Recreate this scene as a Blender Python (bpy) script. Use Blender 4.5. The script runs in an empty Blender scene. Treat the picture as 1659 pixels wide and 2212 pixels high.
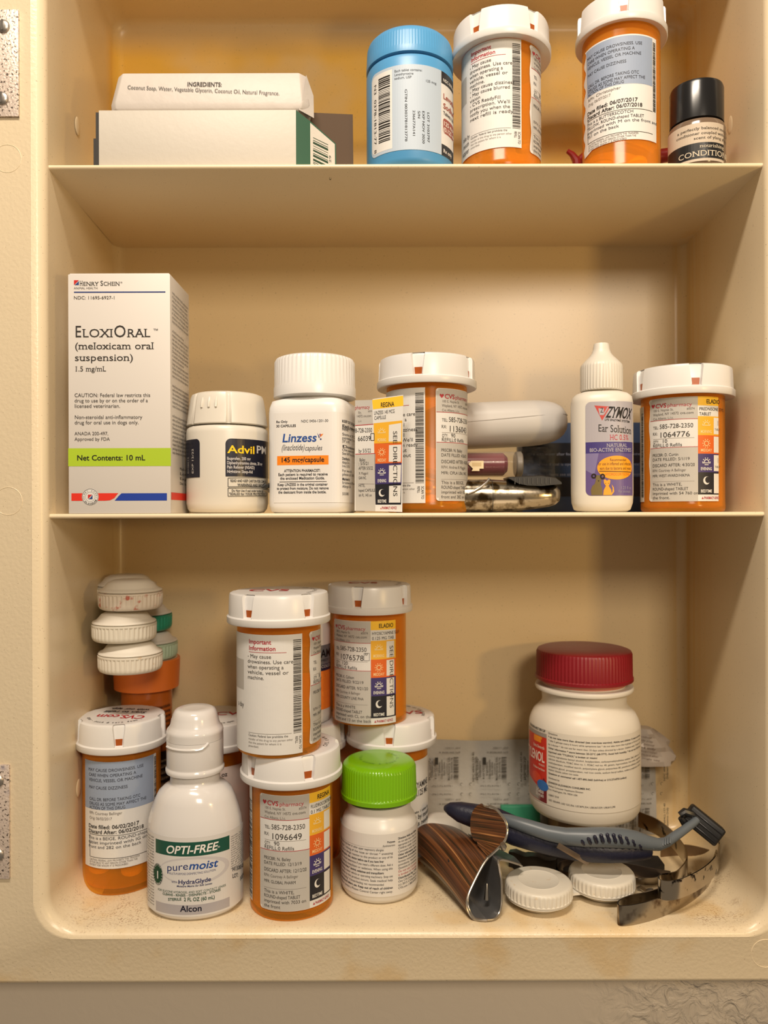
import bpy, bmesh, math, random
import numpy as np
from mathutils import Vector, Matrix

S = bpy.context.scene
COL = S.collection
F = 1661.0                      # focal length in pixels of the 1659x2212 frame
CX, CY = 829.5, 1106.0

# ------------------------------------------------------------------ camera
cam = bpy.data.cameras.new('camera')
cam.sensor_fit = 'VERTICAL'
cam.sensor_height = 36.0
cam.lens = F / 2212 * 36.0
cam.clip_start = 0.01
cam.clip_end = 20
cam.dof.use_dof = True
cam.dof.focus_distance = 0.352
cam.dof.aperture_fstop = 9.0
co = bpy.data.objects.new('camera', cam)
COL.objects.link(co)
co.location = (0, 0, 0)
co.rotation_euler = (math.radians(90), math.radians(0.18), 0)
S.camera = co

# ------------------------------------------------------------------ light
S.view_settings.view_transform = 'Standard'
S.view_settings.look = 'None'
S.view_settings.gamma = 1.0
S.view_settings.exposure = -0.18
S.view_settings.use_curve_mapping = False

w = bpy.data.worlds.new('room_air')
S.world = w
w.use_nodes = True
bg = w.node_tree.nodes['Background']
bg.inputs[0].default_value = (1.0, 0.80, 0.58, 1)
bg.inputs[1].default_value = 0.25


def area(name, loc, target, size, power, col, sy=None):
    l = bpy.data.lights.new(name, 'AREA')
    l.energy = power
    l.color = col
    l.size = size
    if sy:
        l.shape = 'RECTANGLE'
        l.size_y = sy
    o = bpy.data.objects.new(name, l)
    COL.objects.link(o)
    o.location = loc
    d = Vector(target) - Vector(loc)
    o.rotation_euler = d.to_track_quat('-Z', 'Y').to_euler()
    return o


area('vanity_light', (-0.06, -0.06, 0.60), (0.0, 0.36, 0.0), 0.26, 5.6, (1.0, 0.86, 0.70), 0.06)
area('ceiling_light', (0.22, -0.50, 0.36), (0.0, 0.40, 0.02), 0.20, 4.6, (1.0, 0.84, 0.66), 0.20)
area('added_warm_light', (0.34, -0.02, 0.015), (0.02, 0.44, 0.22), 0.035, 0.62, (1.0, 0.66, 0.26), 0.035)  # added unseen warm light, low right, for the glow on the top back wall


# ------------------------------------------------------------------ materials
def lin(h):
    h = h.lstrip('#')
    out = []
    for i in (0, 2, 4):
        c = int(h[i:i + 2], 16) / 255
        out.append(c / 12.92 if c <= 0.04045 else ((c + 0.055) / 1.055) ** 2.4)
    return out


MC = {}


def mat(name, col, rough=0.45, metal=0.0, spec=0.5, bump=None, sss=0.0, coat=0.0):
    if name in MC:
        return MC[name]
    m = bpy.data.materials.new(name)
    m.use_nodes = True
    nt = m.node_tree
    b = nt.nodes['Principled BSDF']
    c = lin(col) if isinstance(col, str) else col
    if isinstance(col, tuple) and min(col) > 0.5 and not metal:
        c = tuple(0.85 * q for q in col)
    b.inputs['Base Color'].default_value = (*c, 1)
    b.inputs['Roughness'].default_value = rough
    b.inputs['Metallic'].default_value = metal
    b.inputs['Specular IOR Level'].default_value = spec
    if sss:
        b.inputs['Subsurface Weight'].default_value = sss
        b.inputs['Subsurface Radius'].default_value = (0.004, 0.003, 0.002)
        b.inputs['Subsurface Scale'].default_value = 1.0
    if coat:
        b.inputs['Coat Weight'].default_value = coat
    if bump:
        sc, st = bump
        tc = nt.nodes.new('ShaderNodeTexCoord')
        n = nt.nodes.new('ShaderNodeTexNoise')
        n.inputs['Scale'].default_value = sc
        n.inputs['Detail'].default_value = 3
        bp = nt.nodes.new('ShaderNodeBump')
        bp.inputs['Strength'].default_value = st
        bp.inputs['Distance'].default_value = 0.001
        nt.links.new(tc.outputs['Object'], n.inputs['Vector'])
        nt.links.new(n.outputs['Fac'], bp.inputs['Height'])
        nt.links.new(bp.outputs['Normal'], b.inputs['Normal'])
    MC[name] = m
    return m


def ink(h):
    return mat('ink_' + h.lower(), '#' + h, 0.5, spec=0.3)


def speckle(m, col, scale, lo, hi, seed=0.0):
    """wear: blotches of a second colour with a shape of their own"""
    nt = m.node_tree
    b = nt.nodes['Principled BSDF']
    tc = nt.nodes.new('ShaderNodeTexCoord')
    n = nt.nodes.new('ShaderNodeTexNoise')
    n.noise_dimensions = '4D'
    n.inputs['W'].default_value = seed
    n.inputs['Scale'].default_value = scale
    n.inputs['Detail'].default_value = 4
    r = nt.nodes.new('ShaderNodeMapRange')
    r.inputs['From Min'].default_value = lo
    r.inputs['From Max'].default_value = hi
    mx = nt.nodes.new('ShaderNodeMix')
    mx.data_type = 'RGBA'
    old = b.inputs['Base Color']
    if old.links:
        nt.links.new(old.links[0].from_socket, mx.inputs['A'])
    else:
        mx.inputs['A'].default_value = old.default_value
    mx.inputs['B'].default_value = (*lin(col), 1)
    nt.links.new(tc.outputs['Object'], n.inputs['Vector'])
    nt.links.new(n.outputs['Fac'], r.inputs['Value'])
    nt.links.new(r.outputs['Result'], mx.inputs['Factor'])
    nt.links.new(mx.outputs['Result'], b.inputs['Base Color'])
    return m


def tinted(name, trans, body, fac, rough=0.18):
    """see-through coloured plastic"""
    if name in MC:
        return MC[name]
    m = bpy.data.materials.new(name)
    m.use_nodes = True
    nt = m.node_tree
    b = nt.nodes['Principled BSDF']
    b.inputs['Base Color'].default_value = (*body, 1)
    b.inputs['Roughness'].default_value = rough
    t = nt.nodes.new('ShaderNodeBsdfTransparent')
    t.inputs['Color'].default_value = (*trans, 1)
    mx = nt.nodes.new('ShaderNodeMixShader')
    lw = nt.nodes.new('ShaderNodeLayerWeight')
    lw.inputs['Blend'].default_value = 0.25
    mr = nt.nodes.new('ShaderNodeMapRange')
    mr.inputs['To Min'].default_value = fac
    mr.inputs['To Max'].default_value = min(1, fac + 0.45)
    out = nt.nodes['Material Output']
    nt.links.new(lw.outputs['Facing'], mr.inputs['Value'])
    nt.links.new(mr.outputs['Result'], mx.inputs[0])
    nt.links.new(t.outputs[0], mx.inputs[1])
    nt.links.new(b.outputs[0], mx.inputs[2])
    nt.links.new(mx.outputs[0], out.inputs['Surface'])
    MC[name] = m
    return m


M_WHITE = mat('white_plastic', (0.80, 0.79, 0.77), 0.32, sss=0.0)
M_CAP = mat('cap_plastic', (0.82, 0.81, 0.80), 0.30)
M_AMBER = tinted('amber_plastic', (1.0, 0.72, 0.20), (0.88, 0.36, 0.04), 0.22)
M_PAPER = mat('label_paper', (0.78, 0.77, 0.75), 0.55, bump=(120, 0.12))
M_BLACK = mat('black_plastic', (0.012, 0.012, 0.013), 0.35)
M_TABLET = mat('tablet_chalk', (0.88, 0.74, 0.42), 0.6)


def cabinet_material():
    m = bpy.data.materials.new('aged_cream_plastic')
    m.use_nodes = True
    nt = m.node_tree
    N, L = nt.nodes, nt.links
    b = N['Principled BSDF']
    b.inputs['Roughness'].default_value = 0.30
    geo = N.new('ShaderNodeNewGeometry')
    sep = N.new('ShaderNodeSeparateXYZ')
    L.new(geo.outputs['Position'], sep.inputs[0])

    def rng(src, a, c, lo=0.0, hi=1.0, smooth=True):
        r = N.new('ShaderNodeMapRange')
        r.interpolation_type = 'SMOOTHSTEP' if smooth else 'LINEAR'
        r.inputs['From Min'].default_value = a
        r.inputs['From Max'].default_value = c
        r.inputs['To Min'].default_value = lo
        r.inputs['To Max'].default_value = hi
        L.new(src, r.inputs['Value'])
        return r.outputs['Result']

    def mul(a, c, op='MULTIPLY'):
        q = N.new('ShaderNodeMath')
        q.operation = op
        q.use_clamp = True
        for i, s in enumerate((a, c)):
            if isinstance(s, (int, float)):
                q.inputs[i].default_value = s
            else:
                L.new(s, q.inputs[i])
        return q.outputs[0]

    def noise(scale, detail=3, stretch=None):
        n = N.new('ShaderNodeTexNoise')
        n.inputs['Scale'].default_value = scale
        n.inputs['Detail'].default_value = detail
        if stretch:
            mp = N.new('ShaderNodeMapping')
            mp.inputs['Scale'].default_value = stretch
            L.new(geo.outputs['Position'], mp.inputs['Vector'])
            L.new(mp.outputs[0], n.inputs['Vector'])
        else:
            L.new(geo.outputs['Position'], n.inputs['Vector'])
        return n.outputs['Fac']

    def mix(fac, a, c):
        q = N.new('ShaderNodeMix')
        q.data_type = 'RGBA'
        if isinstance(fac, float):
            q.inputs['Factor'].default_value = fac
        else:
            L.new(fac, q.inputs['Factor'])
        for k, s in (('A', a), ('B', c)):
            if isinstance(s, tuple):
                q.inputs[k].default_value = (*s, 1)
            else:
                L.new(s, q.inputs[k])
        return q.outputs['Result']

    X, Y, Z = sep.outputs[0], sep.outputs[1], sep.outputs[2]
    col = mix(noise(14), (0.72, 0.60, 0.415), (0.77, 0.655, 0.465))
    # towards the back, aging and light bounced between the walls, mixed in as stronger yellow
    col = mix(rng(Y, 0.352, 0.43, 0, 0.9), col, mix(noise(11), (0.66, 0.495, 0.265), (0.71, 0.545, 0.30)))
    # warm glow painted on the upper back wall; plastic yellowed in the right corner
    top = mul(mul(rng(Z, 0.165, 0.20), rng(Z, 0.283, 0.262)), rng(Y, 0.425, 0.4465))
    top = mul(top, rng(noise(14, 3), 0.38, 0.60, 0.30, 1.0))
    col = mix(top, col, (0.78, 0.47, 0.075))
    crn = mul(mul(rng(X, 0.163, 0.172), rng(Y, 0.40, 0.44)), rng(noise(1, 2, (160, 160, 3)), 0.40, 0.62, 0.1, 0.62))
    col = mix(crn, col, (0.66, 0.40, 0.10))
    # fine grime and rust on the floor of the cabinet, near the front corners
    floor = rng(Z, -0.178, -0.1835)

    def spot(x, y, r, z=None):
        d = N.new('ShaderNodeVectorMath')
        d.operation = 'DISTANCE'
        L.new(geo.outputs['Position'], d.inputs[0])
        d.inputs[1].default_value = (x, y, -0.1853 if z is None else z)
        return rng(d.outputs['Value'], r, r * 0.15)

    g1 = rng(noise(900, 4), 0.58, 0.66)
    g2 = mul(rng(noise(1100, 4), 0.50, 0.62), rng(noise(170, 3), 0.42, 0.62, 0.15, 0.8))
    rust = mul(spot(-0.132, 0.362, 0.030), g2)
    for s in ((0.150, 0.352, 0.024), (-0.112, 0.352, 0.018), (0.165, 0.385, 0.02), (0.03, 0.375, 0.03), (-0.06, 0.36, 0.02)):
        rust = mul(rust, mul(spot(*s), g2), 'ADD')
    rust = mul(rust, mul(spot(0.1655, 0.3605, 0.0045), rng(noise(700), 0.35, 0.55)), 'ADD')
    rust = mul(rust, mul(floor, mul(g1, 0.22)), 'ADD')
    rust = mul(mul(rust, 0.62), rng(Y, 0.3402, 0.3412))
    col = mix(rust, col, (0.22, 0.085, 0.02))
    ylw = mul(floor, rng(noise(35, 3), 0.5, 0.68, 0, 0.4))
    col = mix(ylw, col, (0.66, 0.42, 0.14))
    specks = rng(noise(1400, 1), 0.735, 0.75)
    col = mix(mul(specks, 0.6), col, (0.12, 0.07, 0.03))
    L.new(col, b.inputs['Base Color'])
    bp = N.new('ShaderNodeBump')
    bp.inputs['Strength'].default_value = 0.22
    bp.inputs['Distance'].default_value = 0.0006
    L.new(mul(noise(620, 3), rng(Y, 0.3407, 0.3402), 'MULTIPLY'), bp.inputs['Height'])
    L.new(bp.outputs[0], b.inputs['Normal'])
    return m


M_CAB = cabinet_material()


# ------------------------------------------------------------------ geometry helpers
def X(px, d):
    return (px - CX) * d / F


def Z(py, d):
    return (CY - py) * d / F


class MB:
    """collects faces and links them as one mesh object"""

    def __init__(self):
        self.v, self.f, self.m = [], [], []

    def add(self, vs, fs, mi=0):
        o = len(self.v)
        self.v += [tuple(p) for p in vs]
        self.f += [tuple(i + o for i in f) for f in fs]
        self.m += [mi] * len(fs)

    def rings(self, rs, mi=0, cap0=True, cap1=True, loop=False):
        o = len(self.v)
        n = len(rs[0])
        fs = []
        for k in range(len(rs) - (0 if loop else 1)):
            a, b2 = k * n, ((k + 1) % len(rs)) * n
            for i in range(n):
                j = (i + 1) % n
                fs.append((a + i, a + j, b2 + j, b2 + i))
        if not loop and cap0:
            fs.append(tuple(reversed(range(n))))
        if not loop and cap1:
            fs.append(tuple((len(rs) - 1) * n + i for i in range(n)))
        self.add([p for r in rs for p in r], fs, mi)

    def box(self, x0, y0, z0, x1, y1, z1, mi=0):
        v = [(x, y, z) for z in (z0, z1) for x, y in ((x0, y0), (x1, y0), (x1, y1), (x0, y1))]
        self.add(v, [(3, 2, 1, 0), (4, 5, 6, 7), (0, 1, 5, 4), (1, 2, 6, 5), (2, 3, 7, 6), (3, 0, 4, 7)], mi)

    def tube(self, pts, r, n=10, mi=0, flat=None):
        """round (or flat-oval) bar along a path; r is a number or one per point"""
        pts = [Vector(p) for p in pts]
        rs = []
        up = Vector((0, 0, 1))
        for i, p in enumerate(pts):
            t = (pts[min(i + 1, len(pts) - 1)] - pts[max(i - 1, 0)]).normalized()
            s = t.cross(up)
            if s.length < 1e-4:
                s = Vector((1, 0, 0))
            s.normalize()
            u = s.cross(t)
            rr = r[i] if isinstance(r, (list, tuple)) else r
            a, b2 = (rr, rr) if flat is None else (rr, rr * flat)
            rs.append([p + s * (math.cos(q) * a) + u * (math.sin(q) * b2) for q in [2 * math.pi * k / n for k in range(n)]])
        self.rings(rs, mi)

    def build(self, name, mats, parent=None, origin=None, sharp=35, bevel=0.0, seg=2):
        me = bpy.data.meshes.new(name)
        org = Vector(origin) if origin is not None else (Vector(parent['_w']) if parent is not None and '_w' in parent else Vector((0, 0, 0)))
        me.from_pydata([tuple(Vector(p) - org) for p in self.v], [], self.f)
        if not isinstance(mats, (list, tuple)):
            mats = [mats]
        for mm in mats:
            me.materials.append(mm)
        me.polygons.foreach_set('material_index', self.m)
        bm = bmesh.new()
        bm.from_mesh(me)
        bmesh.ops.remove_doubles(bm, verts=bm.verts, dist=1e-6)
        bmesh.ops.recalc_face_normals(bm, faces=bm.faces)
        if bevel:
            es = [e for e in bm.edges if len(e.link_faces) == 2 and e.calc_face_angle() > 0.6]
            bmesh.ops.bevel(bm, geom=es, offset=bevel, segments=seg, profile=0.5, affect='EDGES', clamp_overlap=True)
        bm.to_mesh(me)
        bm.free()
        me.polygons.foreach_set('use_smooth', [True] * len(me.polygons))
        me.set_sharp_from_angle(angle=math.radians(sharp))
        me.update()
        o = bpy.data.objects.new(name, me)
        COL.objects.link(o)
        if parent is not None:
            o.parent = parent
            o['_w'] = tuple(org)
            if origin is not None and '_w' in parent:
                o.location = org - Vector(parent['_w'])
        else:
            o.location = org
            o['_w'] = tuple(org)
        return o


def thing(name, label, cat, loc, group=None):
    o = bpy.data.objects.new(name, None)
    COL.objects.link(o)
    o.empty_display_size = 0.01
    o.location = loc
    o['_w'] = tuple(loc)
    o['label'] = label
    o['category'] = cat
    if group:
        o['group'] = group
    return o


def tag(o, label, cat, group=None):
    o['label'] = label
    o['category'] = cat
    if group:
        o['group'] = group
    return o


def section(n=72, p=2.0, rot=0.0, asp=1.0):
    """unit cross-section (superellipse) as points, angle 0 facing the camera (-Y)"""
    out = []
    for k in range(n):
        t = 2 * math.pi * k / n
        c, s = math.cos(t), math.sin(t)
        x = math.copysign(abs(s) ** (2 / p), s)
        y = -math.copysign(abs(c) ** (2 / p), c) * asp
        cr, sr = math.cos(rot), math.sin(rot)
        out.append((x * cr - y * sr, x * sr + y * cr))
    return out


def lathe(mb, c, prof, n=72, mi=0, cap0=True, cap1=True, rib=None):
    """prof rows: (r, z[, power[, aspect, rot]]); rib=(count, depth, row0, row1)"""
    rs = []
    for k, row in enumerate(prof):
        r, z = row[0], row[1]
        p = row[2] if len(row) > 2 else 2.0
        a = row[3] if len(row) > 3 else 1.0
        ro = row[4] if len(row) > 4 else 0.0
        ring = []
        for i, (x, y) in enumerate(section(n, p, ro, a)):
            q = r
            if rib and rib[2] <= k <= rib[3]:
                ph = (i * rib[0] / n) % 1.0
                q = r - (rib[1] if ph >= 0.5 else 0.0)
            ring.append((c[0] + x * q, c[1] + y * q, z))
        rs.append(ring)
    mb.rings(rs, mi, cap0, cap1)


# ------------------------------------------------------------------ print on surfaces
class Wrap:
    """upright surface with a closed cross-section; pixel positions of the photograph give places on it"""

    def __init__(self, c, r, p=2.0, asp=1.0, rot=0.0, off=0.0, z_sc=1.0, tilt=0.0, piv=(0, 0)):
        self.c = c
        n = 720
        pts = [(c[0] + x * (r + off), c[1] + y * (r + off)) for x, y in section(n, p, rot, asp)]
        pts = pts[n // 2:] + pts[:n // 2 + 1]          # seam at the back
        self.p = np.array(pts)
        d = np.hypot(*np.diff(self.p, axis=0).T)
        self.s = np.concatenate([[0], np.cumsum(d)])
        self.s -= self.s[n // 2]
        px = CX + F * self.p[:, 0] / self.p[:, 1]
        i0, i1 = int(np.argmin(px)), int(np.argmax(px))
        lo, hi = min(i0, i1), max(i0, i1)
        self.px, self.ps = px[lo:hi + 1], self.s[lo:hi + 1]
        self.tilt, self.piv = tilt, piv

    def fix(self, x, y):
        if self.tilt:
            a = self.tilt
            dx, dy = x - self.piv[0], y - self.piv[1]
            x = self.piv[0] + dx * math.cos(a) - dy * math.sin(a)
            y = self.piv[1] + dx * math.sin(a) + dy * math.cos(a)
        return x, y

    def uv(self, x, y):
        x, y = self.fix(x, y)
        u = float(np.interp(x, self.px, self.ps))
        Y = float(np.interp(u, self.s, self.p[:, 1]))
        return u, (CY - y) * Y / F

    def world(self, u, v, off):
        x = np.interp(u, self.s, self.p[:, 0])
        y = np.interp(u, self.s, self.p[:, 1])
        e = 1e-4
        tx = np.interp(u + e, self.s, self.p[:, 0]) - np.interp(u - e, self.s, self.p[:, 0])
        ty = np.interp(u + e, self.s, self.p[:, 1]) - np.interp(u - e, self.s, self.p[:, 1])
        l = np.hypot(tx, ty) + 1e-12
        return np.stack([x + ty / l * off, y - tx / l * off, v + 0 * x], axis=-1)

    step = 0.0012


class Flat:
    """plane through o with unit axes eu, ev; normal n faces outwards"""
    step = 1.0

    def __init__(self, o, eu, ev):
        self.o, self.eu, self.ev = np.array(o, float), np.array(eu, float), np.array(ev, float)
        self.eu /= np.linalg.norm(self.eu)
        self.ev /= np.linalg.norm(self.ev)
        self.n = np.cross(self.eu, self.ev)

    def uv(self, x, y):
        d = np.array([(x - CX) / F, 1.0, (CY - y) / F])
        t = self.o.dot(self.n) / d.dot(self.n)
        q = d * t - self.o
        return float(q.dot(self.eu)), float(q.dot(self.ev))

    def world(self, u, v, off):
        u, v = np.asarray(u, float), np.asarray(v, float)
        return self.o + u[..., None] * self.eu + v[..., None] * self.ev + self.n * off


GL = {}


def load_glyphs():
    chars = ''.join(chr(c) for c in range(33, 127)) + '\u00b0\u00ae\u2122\u00a9'
    tmp = []
    for bold in (0, 1):
        for c in chars:
            for suf in ('', '|'):
                cu = bpy.data.curves.new('g', 'FONT')
                cu.body = c + suf
                cu.size = 1.0
                cu.resolution_u = 3
                cu.offset = 0.018 if bold else 0.0
                o = bpy.data.objects.new('g', cu)
                COL.objects.link(o)
                tmp.append((bold, c, suf, o))
    bpy.context.view_layer.update()
    dg = bpy.context.evaluated_depsgraph_get()
    bar = {}
    data = {}
    for bold, c, suf, o in tmp:
        me = o.evaluated_get(dg).to_mesh()
        me.calc_loop_triangles()
        v = np.array([tuple(q.co)[:2] for q in me.vertices]).reshape(-1, 2)
        t = np.array([tuple(q.vertices) for q in me.loop_triangles]).reshape(-1, 3)
        data[(bold, c, suf)] = (v, t)
    for bold in (0, 1):
        vb = data[(bold, '|', '')][0][:, 0].max()
        for c in chars:
            v, t = data[(bold, c, '')]
            adv = data[(bold, c, '|')][0][:, 0].max() - vb
            GL[(bold, c)] = (v, t, adv)
    for _, _, _, o in tmp:
        cu = o.data
        bpy.data.objects.remove(o)
        bpy.data.curves.remove(cu)


load_glyphs()
CAPH = float(GL[(0, 'H')][0][:, 1].max())
XH = float(GL[(0, 'x')][0][:, 1].max())


def serifs(v, t):
    """thin feet on the stems of a glyph"""
    if len(v) == 0:
        return v, t
    top = v[:, 1].max()
    outv, outt = [v], [t]
    n = len(v)
    levels = [(0.015, 0.0, 1)]
    tl = CAPH if top > XH + 0.08 else XH
    levels.append((tl - 0.015, tl, -1))
    if tl == CAPH and top >= CAPH:
        pass
    for y, base, sgn in levels:
        iv = []
        for tri in t:
            p = v[tri]
            xs = []
            for a, b2 in ((0, 1), (1, 2), (2, 0)):
                y0, y1 = p[a, 1], p[b2, 1]
                if (y0 - y) * (y1 - y) < 0:
                    xs.append(p[a, 0] + (p[b2, 0] - p[a, 0]) * (y - y0) / (y1 - y0))
            if len(xs) == 2:
                iv.append((min(xs), max(xs)))
        iv.sort()
        mg = []
        for a, b2 in iv:
            if mg and a <= mg[-1][1] + 0.004:
                mg[-1][1] = max(mg[-1][1], b2)
            else:
                mg.append([a, b2])
        for a, b2 in mg:
            if b2 - a < 0.15:
                q = np.array([(a - 0.075, base), (b2 + 0.075, base), (b2 + 0.075, base + sgn * 0.045), (a - 0.075, base + sgn * 0.045)])
                outv.append(q)
                outt.append(np.array([(0, 1, 2), (0, 2, 3)]) + n)
                n += 4
    return np.concatenate(outv), np.concatenate(outt)


def layout(s, bold=0, serif=False, sp=0.0):
    vs, ts, x, n = [], [], 0.0, 0
    for c in s:
        if c == ' ':
            x += 0.30 + sp
            continue
        g = GL.get((bold, c))
        if g is None:
            continue
        v, t, adv = g
        if serif and (c.isalnum()):
            v, t = serifs(v, t)
        vs.append(v + np.array([x, 0]))
        ts.append(t + n)
        n += len(v)
        x += adv + sp
    return (np.concatenate(vs), np.concatenate(ts), x) if vs else (np.zeros((0, 2)), np.zeros((0, 3), int), x)


class Print:
    def __init__(self, surf):
        self.s = surf
        self.mats, self.V, self.T, self.MI, self.n = [], [], [], [], 0

    def mi(self, col):
        m = ink(col) if isinstance(col, str) else col
        if m not in self.mats:
            self.mats.append(m)
        return self.mats.index(m)

    def put(self, v, t, col, lay):
        """v: uv points; t: triangles or ngons; split along u where the surface bends"""
        v = np.asarray(v, float)
        st = self.s.step
        if len(v) == 0:
            return
        span = v[:, 0].max() - v[:, 0].min()
        tt = [tuple(int(i) for i in f) for f in t]
        if span > st:
            big = any(max(v[list(f), 0]) - min(v[list(f), 0]) > st for f in tt)
            if big:
                bm = bmesh.new()
                bv = [bm.verts.new((a, b2, 0)) for a, b2 in v]
                for f in tt:
                    if len(set(f)) >= 3:
                        try:
                            bm.faces.new([bv[i] for i in f])
                        except ValueError:
                            pass
                k = math.ceil(v[:, 0].min() / st)
                while k * st < v[:, 0].max():
                    bmesh.ops.bisect_plane(bm, geom=bm.verts[:] + bm.edges[:] + bm.faces[:], dist=1e-7, plane_co=(k * st, 0, 0), plane_no=(1, 0, 0))
                    k += 1
                bm.verts.index_update()
                v = np.array([q.co[:2] for q in bm.verts])
                tt = [tuple(q.index for q in f.verts) for f in bm.faces]
                bm.free()
        w3 = self.s.world(v[:, 0], v[:, 1], 0.00005 + lay * 0.00004)
        self.V.append(w3)
        self.T += [tuple(i + self.n for i in f) for f in tt]
        self.MI += [self.mi(col)] * len(tt)
        self.n += len(w3)

    def quv(self, pts, col, lay=1):
        self.put(pts, [tuple(range(len(pts)))], col, lay)

    def poly(self, pts, col, lay=1):
        self.quv([self.s.uv(*p) for p in pts], col, lay)

    def rect(self, x0, y0, x1, y1, col, lay=1):
        """upright rectangle; its sides lie where the photograph shows them at mid-width"""
        xm, ym = (x0 + x1) / 2, (y0 + y1) / 2
        u0, u1 = self.s.uv(x0, ym)[0], self.s.uv(x1, ym)[0]
        v0, v1 = self.s.uv(xm, y1)[1], self.s.uv(xm, y0)[1]
        self.quv([(u0, v0), (u1, v0), (u1, v1), (u0, v1)], col, lay)

    def line(self, x0, y0, x1, y1, w, col, lay=2):
        a, b2 = np.array(self.s.uv(x0, y0)), np.array(self.s.uv(x1, y1))
        d = (b2 - a) / (np.linalg.norm(b2 - a) + 1e-12)
        nn = np.array([-d[1], d[0]]) * w * 0.000106
        self.quv([a - nn, b2 - nn, b2 + nn, a + nn], col, lay)

    def frame(self, x0, y0, x1, y1, w, col, lay=2):
        for q in ((x0, y0, x1, y0), (x1, y0, x1, y1), (x1, y1, x0, y1), (x0, y1, x0, y0)):
            self.line(*q, w, col, lay)

    def rrect_uv(self, u0, v0, u1, v1, r, col, lay=1, corners=(1, 1, 1, 1), notch=None):
        pts = []
        cs = [(u0 + r, v0 + r, math.pi), (u1 - r, v0 + r, 1.5 * math.pi), (u1 - r, v1 - r, 0), (u0 + r, v1 - r, 0.5 * math.pi)]
        sq = [(u0, v0), (u1, v0), (u1, v1), (u0, v1)]
        for k, (a, b2, th) in enumerate(cs):
            if corners[k]:
                for i in range(7):
                    q = th + i / 6 * math.pi / 2
                    pts.append((a + r * math.cos(q), b2 + r * math.sin(q)))
            else:
                pts.append(sq[k])
        self.quv(pts, col, lay)

    def disc_uv(self, u, v, r, col, lay=2, n=20, rv=None, r_in=0.0, a0=0.0, a1=2 * math.pi):
        rv = rv or r
        if r_in:
            k = r_in / r
            vs, fs = [], []
            m = n
            for i in range(m + 1):
                q = a0 + (a1 - a0) * i / m
                vs += [(u + r * math.cos(q), v + rv * math.sin(q)), (u + r * k * math.cos(q), v + rv * k * math.sin(q))]
            fs = [(2 * i, 2 * i + 2, 2 * i + 3, 2 * i + 1) for i in range(m)]
            self.put(vs, fs, col, lay)
        else:
            self.quv([(u + r * math.cos(a0 + (a1 - a0) * i / n), v + rv * math.sin(a0 + (a1 - a0) * i / n)) for i in range(n)], col, lay)

    def text_uv(self, s, u, v, sx, sy, col, bold=0, serif=False, rot=0, shear=0.0, lay=3, sp=0.0, slope=0.0):
        g, t, adv = layout(s, bold, serif, sp)
        if len(g) == 0:
            return
        a = g[:, 0] * sx + g[:, 1] * sy * shear
        b2 = g[:, 1] * sy + a * slope
        r = math.radians(rot)
        q = np.stack([u + a * math.cos(r) - b2 * math.sin(r), v + a * math.sin(r) + b2 * math.cos(r)], axis=-1)
        self.put(q, t, col, lay)

    def text(self, s, x0, y0, H, W=None, x1=None, col='2A2826', bold=0, serif=False, rot=0, shear=0.0, lay=3, sp=0.0, slope=0.0, mid=False, y1=None):
        """(x0,y0) baseline start in photo pixels, H cap height in px, x1 the end pixel, or W the width in px"""
        u, v = self.s.uv(x0, y0)
        k = abs(self.s.uv(x0, y0 - 10)[1] - v) / 10
        adv = layout(s, bold, False, sp)[2]
        if x1 is not None:
            wid = self.s.uv(x1, y0)[0] - u
        elif W is not None:
            wid = W * k
        else:
            wid = adv * H * k / CAPH * 0.95
        if mid:
            u -= wid / 2
        if y1 is not None and x1 is not None:
            slope = (self.s.uv(x1, y1)[1] - v) / max(wid, 1e-6)
        self.text_uv(s, u, v, wid / max(adv, 1e-6), H * k / CAPH, col, bold, serif, rot, shear, lay, sp, slope)

    def bars(self, x0, y0, x1, y1, col='23201E', n=40, seed=1, across=False, lay=2):
        """barcode; across=True: the bars lie level, stacked up the label"""
        rnd = random.Random(seed)
        u0, v1 = self.s.uv(x0, y0)
        u1, _ = self.s.uv(x1, y0)
        _, v0 = self.s.uv(x0, y1)
        ws = [rnd.choice((1, 1, 2, 3)) for _ in range(2 * n)]
        tot = sum(ws)
        p = 0
        for k, q in enumerate(ws):
            a, b2 = p / tot, (p + q) / tot
            p += q
            if k % 2 == 0:
                if across:
                    self.quv([(u0, v0 + (v1 - v0) * a), (u1, v0 + (v1 - v0) * a), (u1, v0 + (v1 - v0) * b2), (u0, v0 + (v1 - v0) * b2)], col, lay)
                else:
                    self.quv([(u0 + (u1 - u0) * a, v0), (u0 + (u1 - u0) * b2, v0), (u0 + (u1 - u0) * b2, v1), (u0 + (u1 - u0) * a, v1)], col, lay)

    def build(self, name, parent):
        V = np.concatenate(self.V)
        org = np.array(parent['_w'])
        me = bpy.data.meshes.new(name)
        me.from_pydata([tuple(p) for p in (V - org)], [], self.T)
        for m in self.mats:
            me.materials.append(m)
        me.polygons.foreach_set('material_index', self.MI)
        me.update()
        o = bpy.data.objects.new(name, me)
        COL.objects.link(o)
        o.parent = parent
        o['_w'] = tuple(org)
        if name == 'lettering':
            o['kind'] = 'stuff'
        return o


def surface_patch(parent, surf, shape, col=None, name='label', lay=0):
    """the paper of a label: shape(print) draws its outline"""
    p = Print(surf)
    shape(p, col or M_PAPER)
    return p.build(name, parent)


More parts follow.
